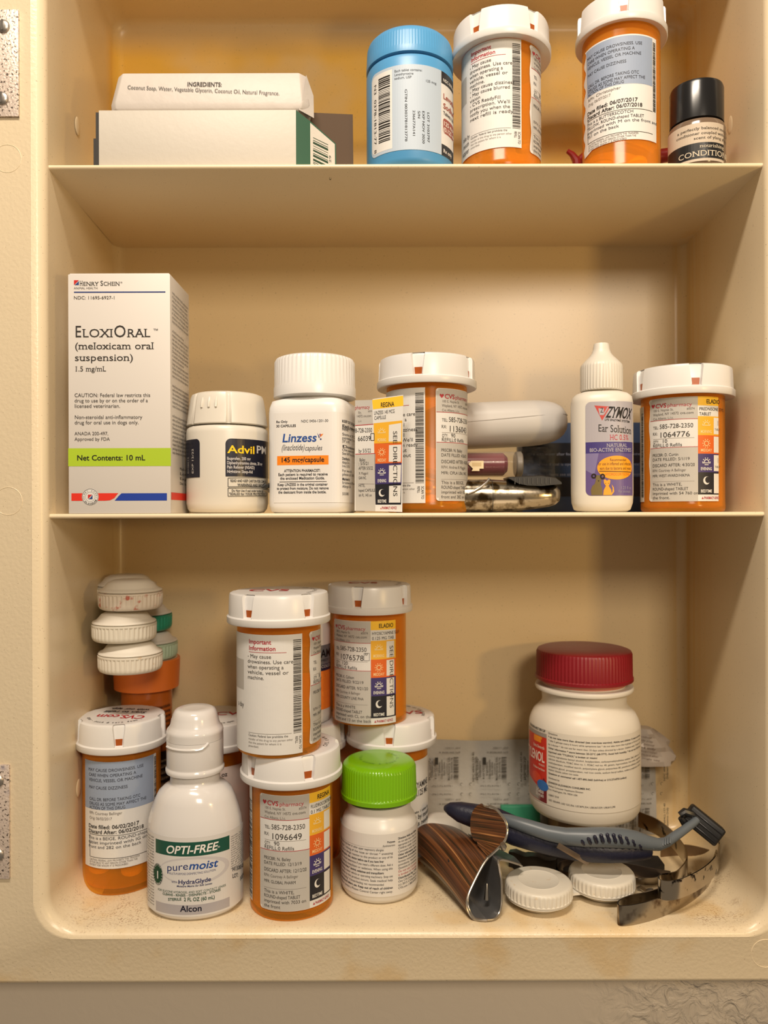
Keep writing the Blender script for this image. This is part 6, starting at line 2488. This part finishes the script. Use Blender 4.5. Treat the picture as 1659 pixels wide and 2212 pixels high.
# ------------------------------------------------------------------ foil sheets at the back
def foil():
    m = mat('foil_paper', (0.40, 0.385, 0.35), 0.42, bump=(300, 0.25))
    d = 0.4405

    def sheet(px0, px1, y0, label, d, seed):
        x0, x1 = X(px0, d), X(px1, d)
        R_ = thing('blister_pack', label, 'blister pack', ((x0 + x1) / 2, d, ZF))
        z1 = Z(y0, d)
        mb = MB()
        nx, nz = 24, 10
        rnd = random.Random(seed)
        fr, bk = [], []
        for j in range(nz + 1):
            for i in range(nx + 1):
                x = x0 + (x1 - x0) * i / nx
                z = ZF + 0.0002 + (z1 - ZF) * j / nz
                y = d + 0.0012 * math.sin(i * 0.35 + seed) * (j / nz) + 0.0018 * (j / nz)
                fr.append((x, y, z))
                bk.append((x, y + 0.0004, z))
        w1 = nx + 1
        fs = [(j * w1 + i, j * w1 + i + 1, (j + 1) * w1 + i + 1, (j + 1) * w1 + i) for j in range(nz) for i in range(nx)]
        n = len(fr)
        fb = [tuple(reversed([q + n for q in f])) for f in fs]
        ed = [(i, n + i, n + i + 1, i + 1) for i in range(nx)] + [(nz * w1 + i + 1, n + nz * w1 + i + 1, n + nz * w1 + i, nz * w1 + i) for i in range(nx)]
        ed += [((j + 1) * w1, n + (j + 1) * w1, n + j * w1, j * w1) for j in range(nz)] + [(j * w1 + nx, n + j * w1 + nx, n + (j + 1) * w1 + nx, (j + 1) * w1 + nx) for j in range(nz)]
        mb.add(fr + bk, fs + fb + ed)
        sh = mb.build('foil', m, R_, sharp=60)
        return R_, sh
    R1, s1 = sheet(912, 1190, 1602, 'printed grey foil blister sheet leaning on the back wall behind the razor', d, 1)
    R2, s2 = sheet(1196, 1417, 1640, 'printed grey foil blister sheet behind the red-capped bottle', d, 5)
    dk = '4A463E'
    for sh, units in ((s1, (878.5, 982, 1085)), (s2, (1188, 1291))):
        p = Print(Flat((0, d - 0.0012, 0), (1, 0, 0), (0, 0, 1)))
        for x in units:
            for yo in (0, 111.5):
                def q(a, b2):
                    return x + (a - 485) / 7.54 + 46, 1600 + yo + b2 / 7.54
                if yo and sh is s1 and x == units[0]:
                    pass
                a = q(998, 108)
                p.text('EXP  11/2021', a[0], a[1], 3.6, W=33, rot=180, col=dk)
                a = q(998, 180)
                p.text('B/N 00418058 A', a[0], a[1], 3.6, W=46, rot=180, col=dk)
                if yo == 0:
                    a = q(875, 735)
                    p.text('1 Bend & Tear 2 Peel', a[0], a[1] - 1, 3.4, W=44, rot=180, col=dk)
                    a = q(875, 870)
                    p.text('1 Bend & Tear 2 Peel', a[0], a[1] - 1, 3.4, W=44, rot=180, col=dk)
                    for cxx, cyy in ((1020, 715), (1170, 712), (1025, 875), (1165, 875)):
                        u, v = p.s.uv(*q(cxx, cyy))
                        p.disc_uv(u, v, 0.0009, dk, 3, n=10, r_in=0.00065, a0=0.8, a1=4.6)
                if yo == 0 or sh is s2:
                    for k, (xx, y0, y1, hh) in enumerate(((545, 330, 600, 5), (602, 400, 630, 4.4), (655, 350, 580, 3.2), (700, 310, 628, 3.8), (738, 350, 570, 3.4), (775, 370, 550, 2.6), (815, 270, 650, 3.8), (856, 280, 630, 3.2), (1215, 190, 670, 3.8), (1262, 260, 640, 4.4), (500, 280, 650, 3.0))):
                        a = q(xx + 10, y0)
                        p.text(('Ondansetron', '4 mg ODT', 'Tablets', 'Orally Disintegrating', 'Each tablet', 'contains', 'Manufactured by India', 'Dist. Somerset NJ', 'NDC 68462-157-40', 'Ondansetron Orally', 'Rx only')[k], a[0], a[1] + (y1 - y0) / 7.54, hh, W=(y1 - y0) / 7.54, rot=90, col=dk, bold=1)
                    a0, a1 = q(585, 275), q(638, 392)
                    p.rect(a0[0], a0[1], a1[0], a1[1], '35322C', 2)
                    a0, a1 = q(890, 265), q(970, 635)
                    p.bars(a0[0], a0[1], a1[0], a1[1], n=26, seed=6, across=True, col='38342E')
        p.build('lettering', sh)
    # crumpled clear packet
    rnd = random.Random(4)
    cx, cy, cz = X(1385, 0.434), 0.4335, Z(1604, 0.434)
    mb = MB()
    rs = []
    for j in range(9):
        t = j / 8
        z = Z(1572, 0.434) + (Z(1652, 0.434) - Z(1572, 0.434)) * t
        hw = (0.0045 + 0.0085 * math.sin(t * 2.3)) * 1.15
        ring = []
        for i in range(18):
            a = 2 * math.pi * i / 18
            k = 1 + rnd.uniform(-.14, .14)
            ring.append((cx + hw * k * math.cos(a) + 0.004 * t, cy + 0.0045 * k * math.sin(a), z))
        rs.append(ring)
    mb.rings(rs)
    zmin = Z(1652, 0.434)
    pk = mb.build('foil_packet', mat('crumpled_foil', (0.44, 0.38, 0.32), 0.35, metal=0.3), origin=(cx, cy, zmin), sharp=12)
    tag(pk, 'crumpled printed foil packet tucked behind the red-capped bottle, upper right', 'packet')
    p = Print(Flat((0, cy - 0.0052, 0), (1, 0, 0), (0, 0, 1)))
    for i in range(7):
        p.text(('Alcohol', 'Sterile prep', 'For external', 'use only', 'Isopropyl', 'discard after', 'single use')[i], 1372 + i * 2, 1592 + i * 8, 3.6, W=34 + i, rot=-10, col='5A4A40', bold=i == 3)
    p.build('lettering', pk)
    # small green strip and white disc
    mb = MB()
    mb.box(X(1080, 0.430), 0.4295, ZF, X(1165, 0.430), 0.4335, Z(1742, 0.430))
    o = mb.build('green_packet', mat('packet_green', (0.03, 0.22, 0.12), 0.4), origin=(X(1122, .43), 0.4315, ZF), bevel=0.0008)
    tag(o, 'small green packet just behind the navy razor handle', 'packet')
    mb = MB()
    c = (X(950, 0.4180), 0.4180)
    lathe(mb, c, [(0.0110, ZF), (0.0118, ZF + 0.001), (0.0118, ZF + 0.0125), (0.0105, ZF + 0.0165), (0.0070, ZF + 0.0195), (0.003, ZF + 0.0203)], 56)
    o = mb.build('floss_container', MC['ivory_plastic'], origin=(c[0], c[1], ZF), sharp=60)
    tag(o, 'white domed container mostly hidden behind the brown hair clip', 'container')


foil()


# ------------------------------------------------------------------ razor
def razor():
    P = [(x, y + (6 if x > 1100 else 0), h, d) for x, y, h, d in ((958, 1746, 5, .392), (968, 1747, 13, .391), (990, 1754, 21, .3895), (1030, 1765, 26, .387), (1070, 1777, 29, .384), (1110, 1790, 30, .380), (1150, 1803, 29, .377), (1190, 1815, 27, .374), (1230, 1824, 27, .371), (1270, 1828, 28, .369), (1310, 1830, 28, .368), (1345, 1830, 27, .368), (1375, 1830, 24, .369), (1398, 1831, 19, .370))]
    G = [(x, y - 5, h, d) for x, y, h, d in ((1075, 1770, 8, .3795), (1100, 1779, 13, .3755), (1140, 1792, 15, .3725), (1180, 1805, 16, .3695), (1220, 1813, 18, .3665), (1260, 1815, 20, .3645), (1300, 1815, 21, .3635), (1340, 1817, 21, .3640), (1370, 1821, 19, .3655), (1395, 1827, 16, .3665), (1420, 1831, 13, .368), (1438, 1826, 10.5, .370), (1455, 1814, 10, .3725), (1475, 1800, 9, .375), (1494, 1786, 8.5, .3775), (1503, 1778, 8, .379))]
    navy = mat('navy_rubber', (0.009, 0.010, 0.028), 0.45, bump=(500, 0.2))
    gry = mat('razor_grey', (0.105, 0.125, 0.145), 0.38)
    z0 = min(Z(y, d) - h * d / F for x, y, h, d in P)
    R_ = thing('razor', 'disposable razor with grey and navy grip and black head, lying across the metal bands', 'razor', (X(1230, .371), 0.371, z0))
    mb = MB()
    mb.tube([(X(x, d), d, Z(y, d)) for x, y, h, d in P], [h * d / F for x, y, h, d in P], 20)
    # flatten in depth
    grip = mb.build('grip', navy, R_, sharp=60)
    for v in grip.data.vertices:
        pass
    mb = MB()
    mb.tube([(X(x, d), d, Z(y, d)) for x, y, h, d in G], [h * 1.0 * d / F for x, y, h, d in G], 20)
    mb.build('handle', gry, R_, sharp=60)
    for k in range(10):
        px = 1256 + k * 13.5
        t = math.sin((k + 0.6) / 10.2 * math.pi)
        y1 = 1836
        y0 = y1 - 6 - 15 * t
        gx = [g[0] for g in G]
        yc, hp, gd = (float(np.interp(px, gx, [g[i] for g in G])) for i in (1, 2, 3))

        def onsurf(x, y):
            f = min(0.98, abs(y - yc) / hp)
            d = gd - hp * gd / F * math.sqrt(1 - f * f) - 0.0001
            return (X(x, d), d, Z(y, d))
        m2 = MB()
        ye = yc + hp * 0.97
        y0 = ye - 8 - 21 * t
        m2.tube([onsurf(px - 2, y0 - 1), onsurf(px, y0 + 2), onsurf(px + 3, (y0 + ye) / 2), onsurf(px + 6, ye)], [0.0004, 0.0009, 0.0010, 0.0010], 8)
        m2.build('grip_rib', navy, R_)
    m2 = MB()
    cx, cy, cz = X(1425, .3655), .3655, Z(1834, .3655)
    for k in range(8):
        px = 1408 + k * 5.2
        d = .3650 + 0.0003 * k
        m2.tube([(X(px - 3, d), d + 0.0012, Z(1842 - k * 1.8, d)), (X(px, d), d - 0.0005, Z(1834 - k * 1.8, d)), (X(px + 3, d), d + 0.0012, Z(1824 - k * 1.8, d))], [0.0003, 0.0006, 0.0003], 8)
    m2.build('thumb_ridge', mat('razor_dark_grey', (0.10, 0.115, 0.13), 0.4), R_)['kind'] = 'stuff'
    # head
    m3 = MB()
    hx, hd, hz = X(1515, .381), .381, Z(1783, .381)
    m3.box(-0.0092, -0.0045, -0.0050, 0.0092, 0.0060, 0.0046)
    M = Matrix.Translation((hx + 0.0006, hd, hz)) @ Matrix.Rotation(math.radians(38), 4, 'Y') @ Matrix.Rotation(math.radians(-22), 4, 'Z')
    m3.v = [tuple(M @ Vector(v)) for v in m3.v]
    hd_ = m3.build('head', mat('head_black', (0.006, 0.006, 0.006), 0.5), R_, bevel=0.0012, seg=3)
    for k in range(3):
        m4 = MB()
        m4.box(-0.0085, -0.0050, -0.0034 + k * 0.0026, 0.0085, -0.0040, -0.0028 + k * 0.0026)
        m4.v = [tuple(M @ Vector(v)) for v in m4.v]
        m4.build('blade', mat('blade_dark', (0.05, 0.05, 0.052), 0.25, metal=0.8), hd_, bevel=0.0001)
    m5 = MB()
    m5.tube([(X(1466, .380), .380, Z(1762, .38)), (X(1476, .380), .380, Z(1755, .38)), (X(1495, .380), .3805, Z(1762, .38)), (X(1512, .380), .381, Z(1768, .38))], [0.0014, 0.0018, 0.0020, 0.002], 8)
    m5.tube([(X(1468, .380), .380, Z(1768, .38)), (X(1476, .380), .380, Z(1780, .38)), (X(1490, .380), .3805, Z(1788, .38))], [0.0014, 0.0018, 0.0018], 8)
    m5.build('head_hinge', M_BLACK, hd_)['kind'] = 'stuff'


razor()


# ------------------------------------------------------------------ metal bands, pins, clip
def smooth(pts, n=8):
    pts = [Vector(p) for p in pts]
    out = []
    for i in range(len(pts) - 1):
        p0, p1, p2, p3 = pts[max(i - 1, 0)], pts[i], pts[i + 1], pts[min(i + 2, len(pts) - 1)]
        for k in range(n):
            t = k / n
            out.append(0.5 * ((2 * p1) + (-p0 + p2) * t + (2 * p0 - 5 * p1 + 4 * p2 - p3) * t * t + (-p0 + 3 * p1 - 3 * p2 + p3) * t ** 3))
    out.append(pts[-1])
    return out


def ribbon(mb, path, z0, z1, th=0.0003, bow=0.0):
    rs = []
    n = len(path)
    for i, p in enumerate(path):
        a, b2 = path[max(i - 1, 0)], path[min(i + 1, n - 1)]
        t = (b2 - a).normalized()
        s = Vector((t.y, -t.x))
        z0_ = z0(i / (n - 1)) if callable(z0) else z0
        z1_ = z1(i / (n - 1)) if callable(z1) else z1
        zm = (z0_ + z1_) / 2
        q = s * th
        m_ = s * bow
        rs.append([(p.x - q.x, p.y - q.y, z0_), (p.x + q.x, p.y + q.y, z0_), (p.x + q.x + m_.x, p.y + q.y + m_.y, zm), (p.x + q.x, p.y + q.y, z1_), (p.x - q.x, p.y - q.y, z1_), (p.x - q.x + m_.x, p.y - q.y + m_.y, zm)])
    mb.rings(rs)


def at(px, py, z):
    d = -z * F / (py - CY)
    return Vector((X(px, d), d))


def bands():
    steel = mat('worn_steel', (0.42, 0.37, 0.30), 0.26, metal=1.0)
    speckle(steel, '5E4C3E', 160, 0.50, 0.66)
    dark = mat('dark_steel', (0.16, 0.13, 0.11), 0.28, metal=0.9)
    zl, zm, zh = ZF + 0.0001, ZF + 0.0090, ZF + 0.0178
    # lower band with folded end
    P = [(1490, 1925), (1445, 1952), (1400, 1968), (1365, 1976), (1345, 1983), (1334, 1990), (1332, 1997), (1340, 2001), (1370, 1998), (1415, 1986), (1465, 1965), (1505, 1938), (1532, 1908), (1546, 1872), (1549, 1845), (1546, 1822)]
    pts = smooth([at(x, y, zl) for x, y in P])
    R_ = thing('metal_hair_band', 'tarnished flat metal band with folded end, lowest at the front right corner', 'hair clip', (X(1440, .35), 0.36, ZF), 'curved metal bands at the bottom right')
    mb = MB()
    ribbon(mb, pts, zl, zm)
    mb.build('band', steel, R_, sharp=45)
    # upper band nested on it, with its polished loop
    P = [(1377, 1754), (1415, 1770), (1445, 1792), (1466, 1815), (1480, 1838), (1481, 1857), (1471, 1873), (1458, 1884), (1440, 1888), (1427, 1890), (1420, 1895), (1424, 1902), (1440, 1905), (1462, 1902), (1484, 1894), (1508, 1882), (1530, 1866), (1545, 1848), (1551, 1828), (1549, 1805)]
    pts = smooth([at(x, y, zh) for x, y in P])
    R_ = thing('metal_hair_band', 'shinier metal band nested on the lowest one, its folded loop pointing left', 'hair clip', (X(1450, .38), 0.38, ZF + 0.009), 'curved metal bands at the bottom right')
    mb = MB()
    ribbon(mb, pts, zm + 0.0001, zh)
    mb.build('band', speckle(mat('polished_steel', (0.48, 0.42, 0.34), 0.2, metal=1.0), '241A16', 190, 0.57, 0.62, 3.0), R_, sharp=45)  # dark blotches stand for broken reflections in the steel, along with tarnish
    # third one behind the lens case
    P = [(1290, 1886), (1330, 1892), (1365, 1897), (1390, 1898), (1412, 1897), (1428, 1892)]
    zt = ZF + 0.0035
    pts = smooth([at(x, y, zt) for x, y in P])
    R_ = thing('metal_hair_band', 'flat metal band coming out behind the right cap of the lens case', 'hair clip', (X(1350, .38), 0.385, ZF), 'curved metal bands at the bottom right')
    mb = MB()
    ribbon(mb, pts, zl, zt)
    mb.build('band', steel, R_, sharp=45)
    P = [(1446, 1884), (1400, 1876), (1350, 1866), (1300, 1860), (1255, 1857), (1225, 1858), (1208, 1863), (1203, 1871), (1208, 1880), (1222, 1885), (1250, 1888)]
    zt = ZF + 0.0060
    pts = smooth([at(x, y, zt) for x, y in P])
    R_ = thing('metal_hair_band', 'long dark metal band with a rounded loop between the razor and the lens case', 'hair clip', (X(1300, .395), 0.40, ZF), 'curved metal bands at the bottom right')
    mb = MB()
    ribbon(mb, pts, zl, zt)
    mb.build('band', dark, R_, sharp=45)
    # bronze band arching behind the head of the razor
    P = [(1552, 1845), (1520, 1835), (1490, 1828), (1460, 1826), (1425, 1829)]
    pts = smooth([at(x, y, ZF + 0.006) for x, y in P])
    R_ = thing('metal_hair_band', 'dull bronze band lying in the corner behind the razor neck', 'hair clip', (X(1480, .41), 0.41, ZF), 'curved metal bands at the bottom right')
    mb = MB()
    ribbon(mb, pts, zl, ZF + 0.006)
    mb.build('band', mat('bronze_band', (0.24, 0.16, 0.09), 0.35, metal=0.7), R_, sharp=45)
    # wide dark band at the back, right
    P = [(1555, 1800), (1530, 1812), (1500, 1822), (1480, 1838), (1470, 1860)]
    pts = smooth([at(x, y, zl + 0.003) for x, y in P])
    # flat stick
    R_ = thing('hair_pin', 'flat bronze hair pin slanting in front of the razor handle', 'hair pin', (X(1235, .37), 0.37, Z(1862, .372)))
    a, b2 = Vector((X(1203, .3605), .3605, Z(1827, .3605))), Vector((X(1270, .366), .3665, Z(1866, .3665)))
    e = (b2 - a).normalized()
    n = Vector((0.45, 0, 0.9))
    n = (n - e * n.dot(e)).normalized() * 0.0013
    t = e.cross(n).normalized() * 0.0003
    mb = MB()
    mb.rings([[p + n + t, p + n - t, p - n - t, p - n + t] for p in (a, b2)])
    mb.build('pin', mat('bronze_steel', (0.26, 0.20, 0.15), 0.3, metal=0.8), R_, bevel=0.0001)
    # loose dark pieces in the gap between clip and bottle
    for k, (px0, y0, px1, y1, zz, w_, lb) in enumerate(((1098, 1838, 1200, 1858, ZF + 0.008, 0.0024, 'dark flat hair slide under the razor, its upper edge catching light'),
                                                   (1104, 1858, 1426, 1862, ZF + 0.0026, 0.0085, 'broad black hair slide lying flat behind the lens case, under the razor'),
                                                   (1300, 1868, 1425, 1884, ZF + 0.003, 0.0030, 'black flat hair slide lying under the metal bands'),
                                                   (1374, 1918, 1424, 1930, ZF + 0.0012, 0.0016, 'crinkled silver hair slide right of the lens case'))):
        a, b2 = at(px0, y0, zz), at(px1, y1, zz)
        A3, B3 = Vector((a.x, a.y, zz)), Vector((b2.x, b2.y, zz))
        e = (B3 - A3).normalized()
        s = Vector((-e.y, e.x, 0)) * w_
        mb = MB()
        rr = []
        for i in range(9):
            p = A3.lerp(B3, i / 8) + Vector((0, 0, 0.0006 * math.sin(i * 1.7)))
            f = 1.0 if 0 < i < 8 else 0.6
            rr.append([p - s * f, p + s * f, p + s * f - Vector((0, 0, zz - ZF - 0.0001)) * (1 if k != 3 else 0.5), p - s * f - Vector((0, 0, zz - ZF - 0.0001)) * (1 if k != 3 else 0.5)])
        mb.rings(rr)
        mm = [mat('slide_black', (0.02, 0.016, 0.013), 0.25), mat('slide_soot', (0.012, 0.010, 0.009), 0.35), mat('slide_black', (0.02, 0.016, 0.013), 0.25), mat('satin_steel', (0.45, 0.43, 0.40), 0.3, metal=1.0)][k]
        o = mb.build('hair_slide', mm, origin=((a.x + b2.x) / 2, (a.y + b2.y) / 2, ZF), sharp=40)
        tag(o, lb, 'hair clip', 'flat hair slides in the clutter')


bands()


def hair_clip():
    # striped tortoise look
    m = bpy.data.materials.new('tortoise_stripes')
    m.use_nodes = True
    nt = m.node_tree
    b = nt.nodes['Principled BSDF']
    b.inputs['Roughness'].default_value = 0.28
    uv = nt.nodes.new('ShaderNodeAttribute')
    uv.attribute_name = 'stripe'
    n1 = nt.nodes.new('ShaderNodeTexNoise')
    mp = nt.nodes.new('ShaderNodeMapping')
    mp.inputs['Scale'].default_value = (30, 0.35, 1)
    n1.inputs['Scale'].default_value = 1.0
    n1.inputs['Detail'].default_value = 4
    n2 = nt.nodes.new('ShaderNodeTexNoise')
    n2.inputs['Scale'].default_value = 3.0
    cr = nt.nodes.new('ShaderNodeValToRGB')
    e = cr.color_ramp.elements
    e[0].position, e[0].color = 0.36, (0.022, 0.012, 0.005, 1)
    e[1].position, e[1].color = 0.72, (0.52, 0.25, 0.09, 1)
    k = e.new(0.50)
    k.color = (0.085, 0.028, 0.010, 1)
    k = e.new(0.60)
    k.color = (0.15, 0.055, 0.018, 1)
    nt.links.new(uv.outputs['Vector'], mp.inputs['Vector'])
    nt.links.new(mp.outputs[0], n1.inputs['Vector'])
    nt.links.new(n1.outputs['Fac'], cr.inputs['Fac'])
    nt.links.new(cr.outputs[0], b.inputs['Base Color'])
    bp = nt.nodes.new('ShaderNodeBump')
    bp.inputs['Distance'].default_value = 0.0004
    bp.inputs['Strength'].default_value = 0.6
    nt.links.new(n1.outputs['Fac'], bp.inputs['Height'])
    nt.links.new(bp.outputs[0], b.inputs['Normal'])
    R_ = thing('hair_claw', 'striped brown hair clip with curled silver-edged opening, lying at the front', 'hair clip', (X(1000, .37), 0.37, ZF))
    q = Crop(None, 880, 1580, 4.608)

    def W(x, y, d):
        a, b2 = q.c(x, y)
        return Vector((X(a, d), d, Z(b2, d)))

    def grid(front, back, nf, nb, arch=0.0):
        fr, bk = smooth(front, nf), smooth(back, nf)
        rows = []
        for j in range(nb + 1):
            t = j / nb
            rows.append([p.lerp(r_, t) + Vector((0, 0, arch * math.sin(math.pi * t))) for p, r_ in zip(fr, bk)])
        return rows

    def sheet(rows, name, mo, mi, parent, th, edge=True):
        n, mN = len(rows[0]), len(rows)
        nrm = []
        for j in range(mN):
            rr = []
            for i in range(n):
                a = rows[j][min(i + 1, n - 1)] - rows[j][max(i - 1, 0)]
                b2 = rows[min(j + 1, mN - 1)][i] - rows[max(j - 1, 0)][i]
                c = a.cross(b2)
                rr.append(c.normalized() if c.length > 1e-12 else Vector((0, 0, 1)))
            nrm.append(rr)
        mb = MB()
        V = [p for r in rows for p in r] + [rows[j][i] + nrm[j][i] * th for j in range(mN) for i in range(n)]
        N = n * mN
        f1 = [(j * n + i, j * n + i + 1, (j + 1) * n + i + 1, (j + 1) * n + i) for j in range(mN - 1) for i in range(n - 1)]
        f2 = [tuple(reversed([x + N for x in f])) for f in f1]
        ed = [(i + 1, i, N + i, N + i + 1) for i in range(n - 1)]
        ed += [((mN - 1) * n + i, (mN - 1) * n + i + 1, N + (mN - 1) * n + i + 1, N + (mN - 1) * n + i) for i in range(n - 1)]
        ed2 = [(j * n, (j + 1) * n, N + (j + 1) * n, N + j * n) for j in range(mN - 1)] + [((j + 1) * n + n - 1, j * n + n - 1, N + j * n + n - 1, N + (j + 1) * n + n - 1) for j in range(mN - 1)]
        me = bpy.data.meshes.new(name)
        org = Vector(parent['_w'])
        me.from_pydata([tuple(p - org) for p in V], [], f1 + f2 + ed + ed2)
        me.materials.append(mo)
        me.materials.append(mi)
        me.materials.append(mat('rim_silver', (0.40, 0.37, 0.33), 0.3, metal=0.9))
        mi_ = [1] * len(f1) + [0] * len(f2) + [2] * (len(ed)) + [2] * len(ed2)
        me.polygons.foreach_set('material_index', mi_)
        me.polygons.foreach_set('use_smooth', [True] * len(me.polygons))
        at_ = me.attributes.new('stripe', 'FLOAT_VECTOR', 'POINT')
        st = []
        for _ in range(2):
            for j in range(mN):
                for i in range(n):
                    st += [i / n, j / mN * 1.5, 0]
        at_.data.foreach_set('vector', st)
        me.set_sharp_from_angle(angle=math.radians(50))
        o = bpy.data.objects.new(name, me)
        COL.objects.link(o)
        o.parent = parent
        o['_w'] = tuple(org)
        return o
    steel_in = mat('clip_inner_metal', (0.20, 0.20, 0.205), 0.35, metal=0.7)
    # the long curved wing: junction -> bottom
    front = [W(795, 1262, .3620), (W(745, 1330, .3600)), W(690, 1430, .3575), W(640, 1530, .3550), W(600, 1620, .3525), W(588, 1700, .3505), W(608, 1790, .3490), W(655, 1860, .3480), W(720, 1905, .3470), W(780, 1918, .3468)]
    back = [W(430, 965, .4050), W(330, 945, .4030), W(230, 935, .4010), W(150, 950, .4000), W(90, 1000, .3990), W(60, 1080, .3990), W(70, 1180, .3985), W(110, 1260, .3980), W(180, 1310, .3975), W(240, 1330, .3975)]
    for v in front + back:
        v.z = max(v.z, ZF + 0.0012)
    wing = sheet(grid(front, back, 6, 14, 0.0022), 'wing', m, steel_in, R_, -0.0011)
    wing['label'] = 'striped brown wing'

    def rim(pts, r):
        mb = MB()
        mb.tube(smooth(pts, 6), r, 8)
        mb.build('rim', mat('rim_silver', (0.40, 0.37, 0.33), 0.3, metal=0.9), R_)
    rim(front, 0.0005)
    # silver inner wall rising to the right and bending into the tab
    front = [W(780, 1918, .3468), W(850, 1880, .3478), W(900, 1810, .3500), W(922, 1720, .3515), W(925, 1600, .3530), W(920, 1480, .3545), W(905, 1380, .3560), W(893, 1310, .3570), W(900, 1285, .3580), W(940, 1278, .3600), W(1040, 1305, .3630), W(1110, 1328, .3650)]
    back = [p + Vector((-0.010, 0.026, 0.001)) for p in front]
    back[-1] = W(1140, 1345, .370)
    back[-2] = W(1060, 1255, .374)
    back[-3] = W(985, 1215, .378)
    for v in front + back:
        v.z = max(v.z, ZF + 0.0012)
    rim(front, 0.00045)
    sheet(grid(front, back, 6, 8), 'metal_plate', mat('plate_steel', (0.36, 0.34, 0.32), 0.3, metal=0.9), steel_in, R_, -0.0007)
    # curled lobe on top
    front = [W(800, 742, .3720), W(870, 770, .3700), W(930, 835, .3680), W(970, 900, .3665), W(986, 970, .3655), W(975, 1060, .3640), W(930, 1135, .3630), W(860, 1205, .3622), W(795, 1262, .3618)]
    back = [W(740, 740, .3780), W(690, 760, .3790), W(655, 800, .3795), W(635, 860, .3790), W(628, 930, .3780), W(632, 1000, .3765), W(650, 1060, .3745), W(690, 1100, .3725), W(700, 1150, .3700)]
    lobe = sheet(grid(front, back, 6, 8, 0.0), 'curled_lobe', m, steel_in, R_, -0.0011)
    rim(front, 0.0005)
    lobe['label'] = 'striped brown curled lobe'
    # slots of the wing (dark ovals) and inside spikes
    for k, (x, y, dd) in enumerate(((135, 1235, .3935), (245, 1285, .3855), (345, 1330, .377), (425, 1385, .370))):
        c = W(x, y, dd)
        mb = MB()
        rr = []
        for j, s in enumerate((0.02, 0.7, 1.0, 0.7, 0.02)):
            t = (j - 2) / 2
            p = c + Vector((-0.0016, -0.0006, 0.0062)) * t * -1 * -1
            rr.append([p + Vector((0.0012 * s * math.cos(a), 0.0007 * s * math.sin(a), 0)) for a in [2 * math.pi * i / 12 for i in range(12)]])
        mb.rings(rr)
        mb.build('wing_slot', mat('slot_dark', (0.012, 0.010, 0.009), 0.5), wing)
    mb = MB()
    a, b2 = W(775, 1675, .3560), W(780, 1515, .3565)
    mb.tube([a, a.lerp(b2, 0.5), a.lerp(b2, 0.9), b2], [0.0013, 0.0009, 0.0005, 0.0001], 12)
    mb.build('spike', mat('satin_steel', (0.45, 0.43, 0.40), 0.3, metal=1.0), R_)
    mb = MB()
    mb.tube([W(938, 1120, .3600), W(945, 1150, .3605), W(945, 1180, .361)], [0.0012, 0.0016, 0.0010], 12)
    mb.build('rivet', MC['rim_silver'], R_)


hair_clip()
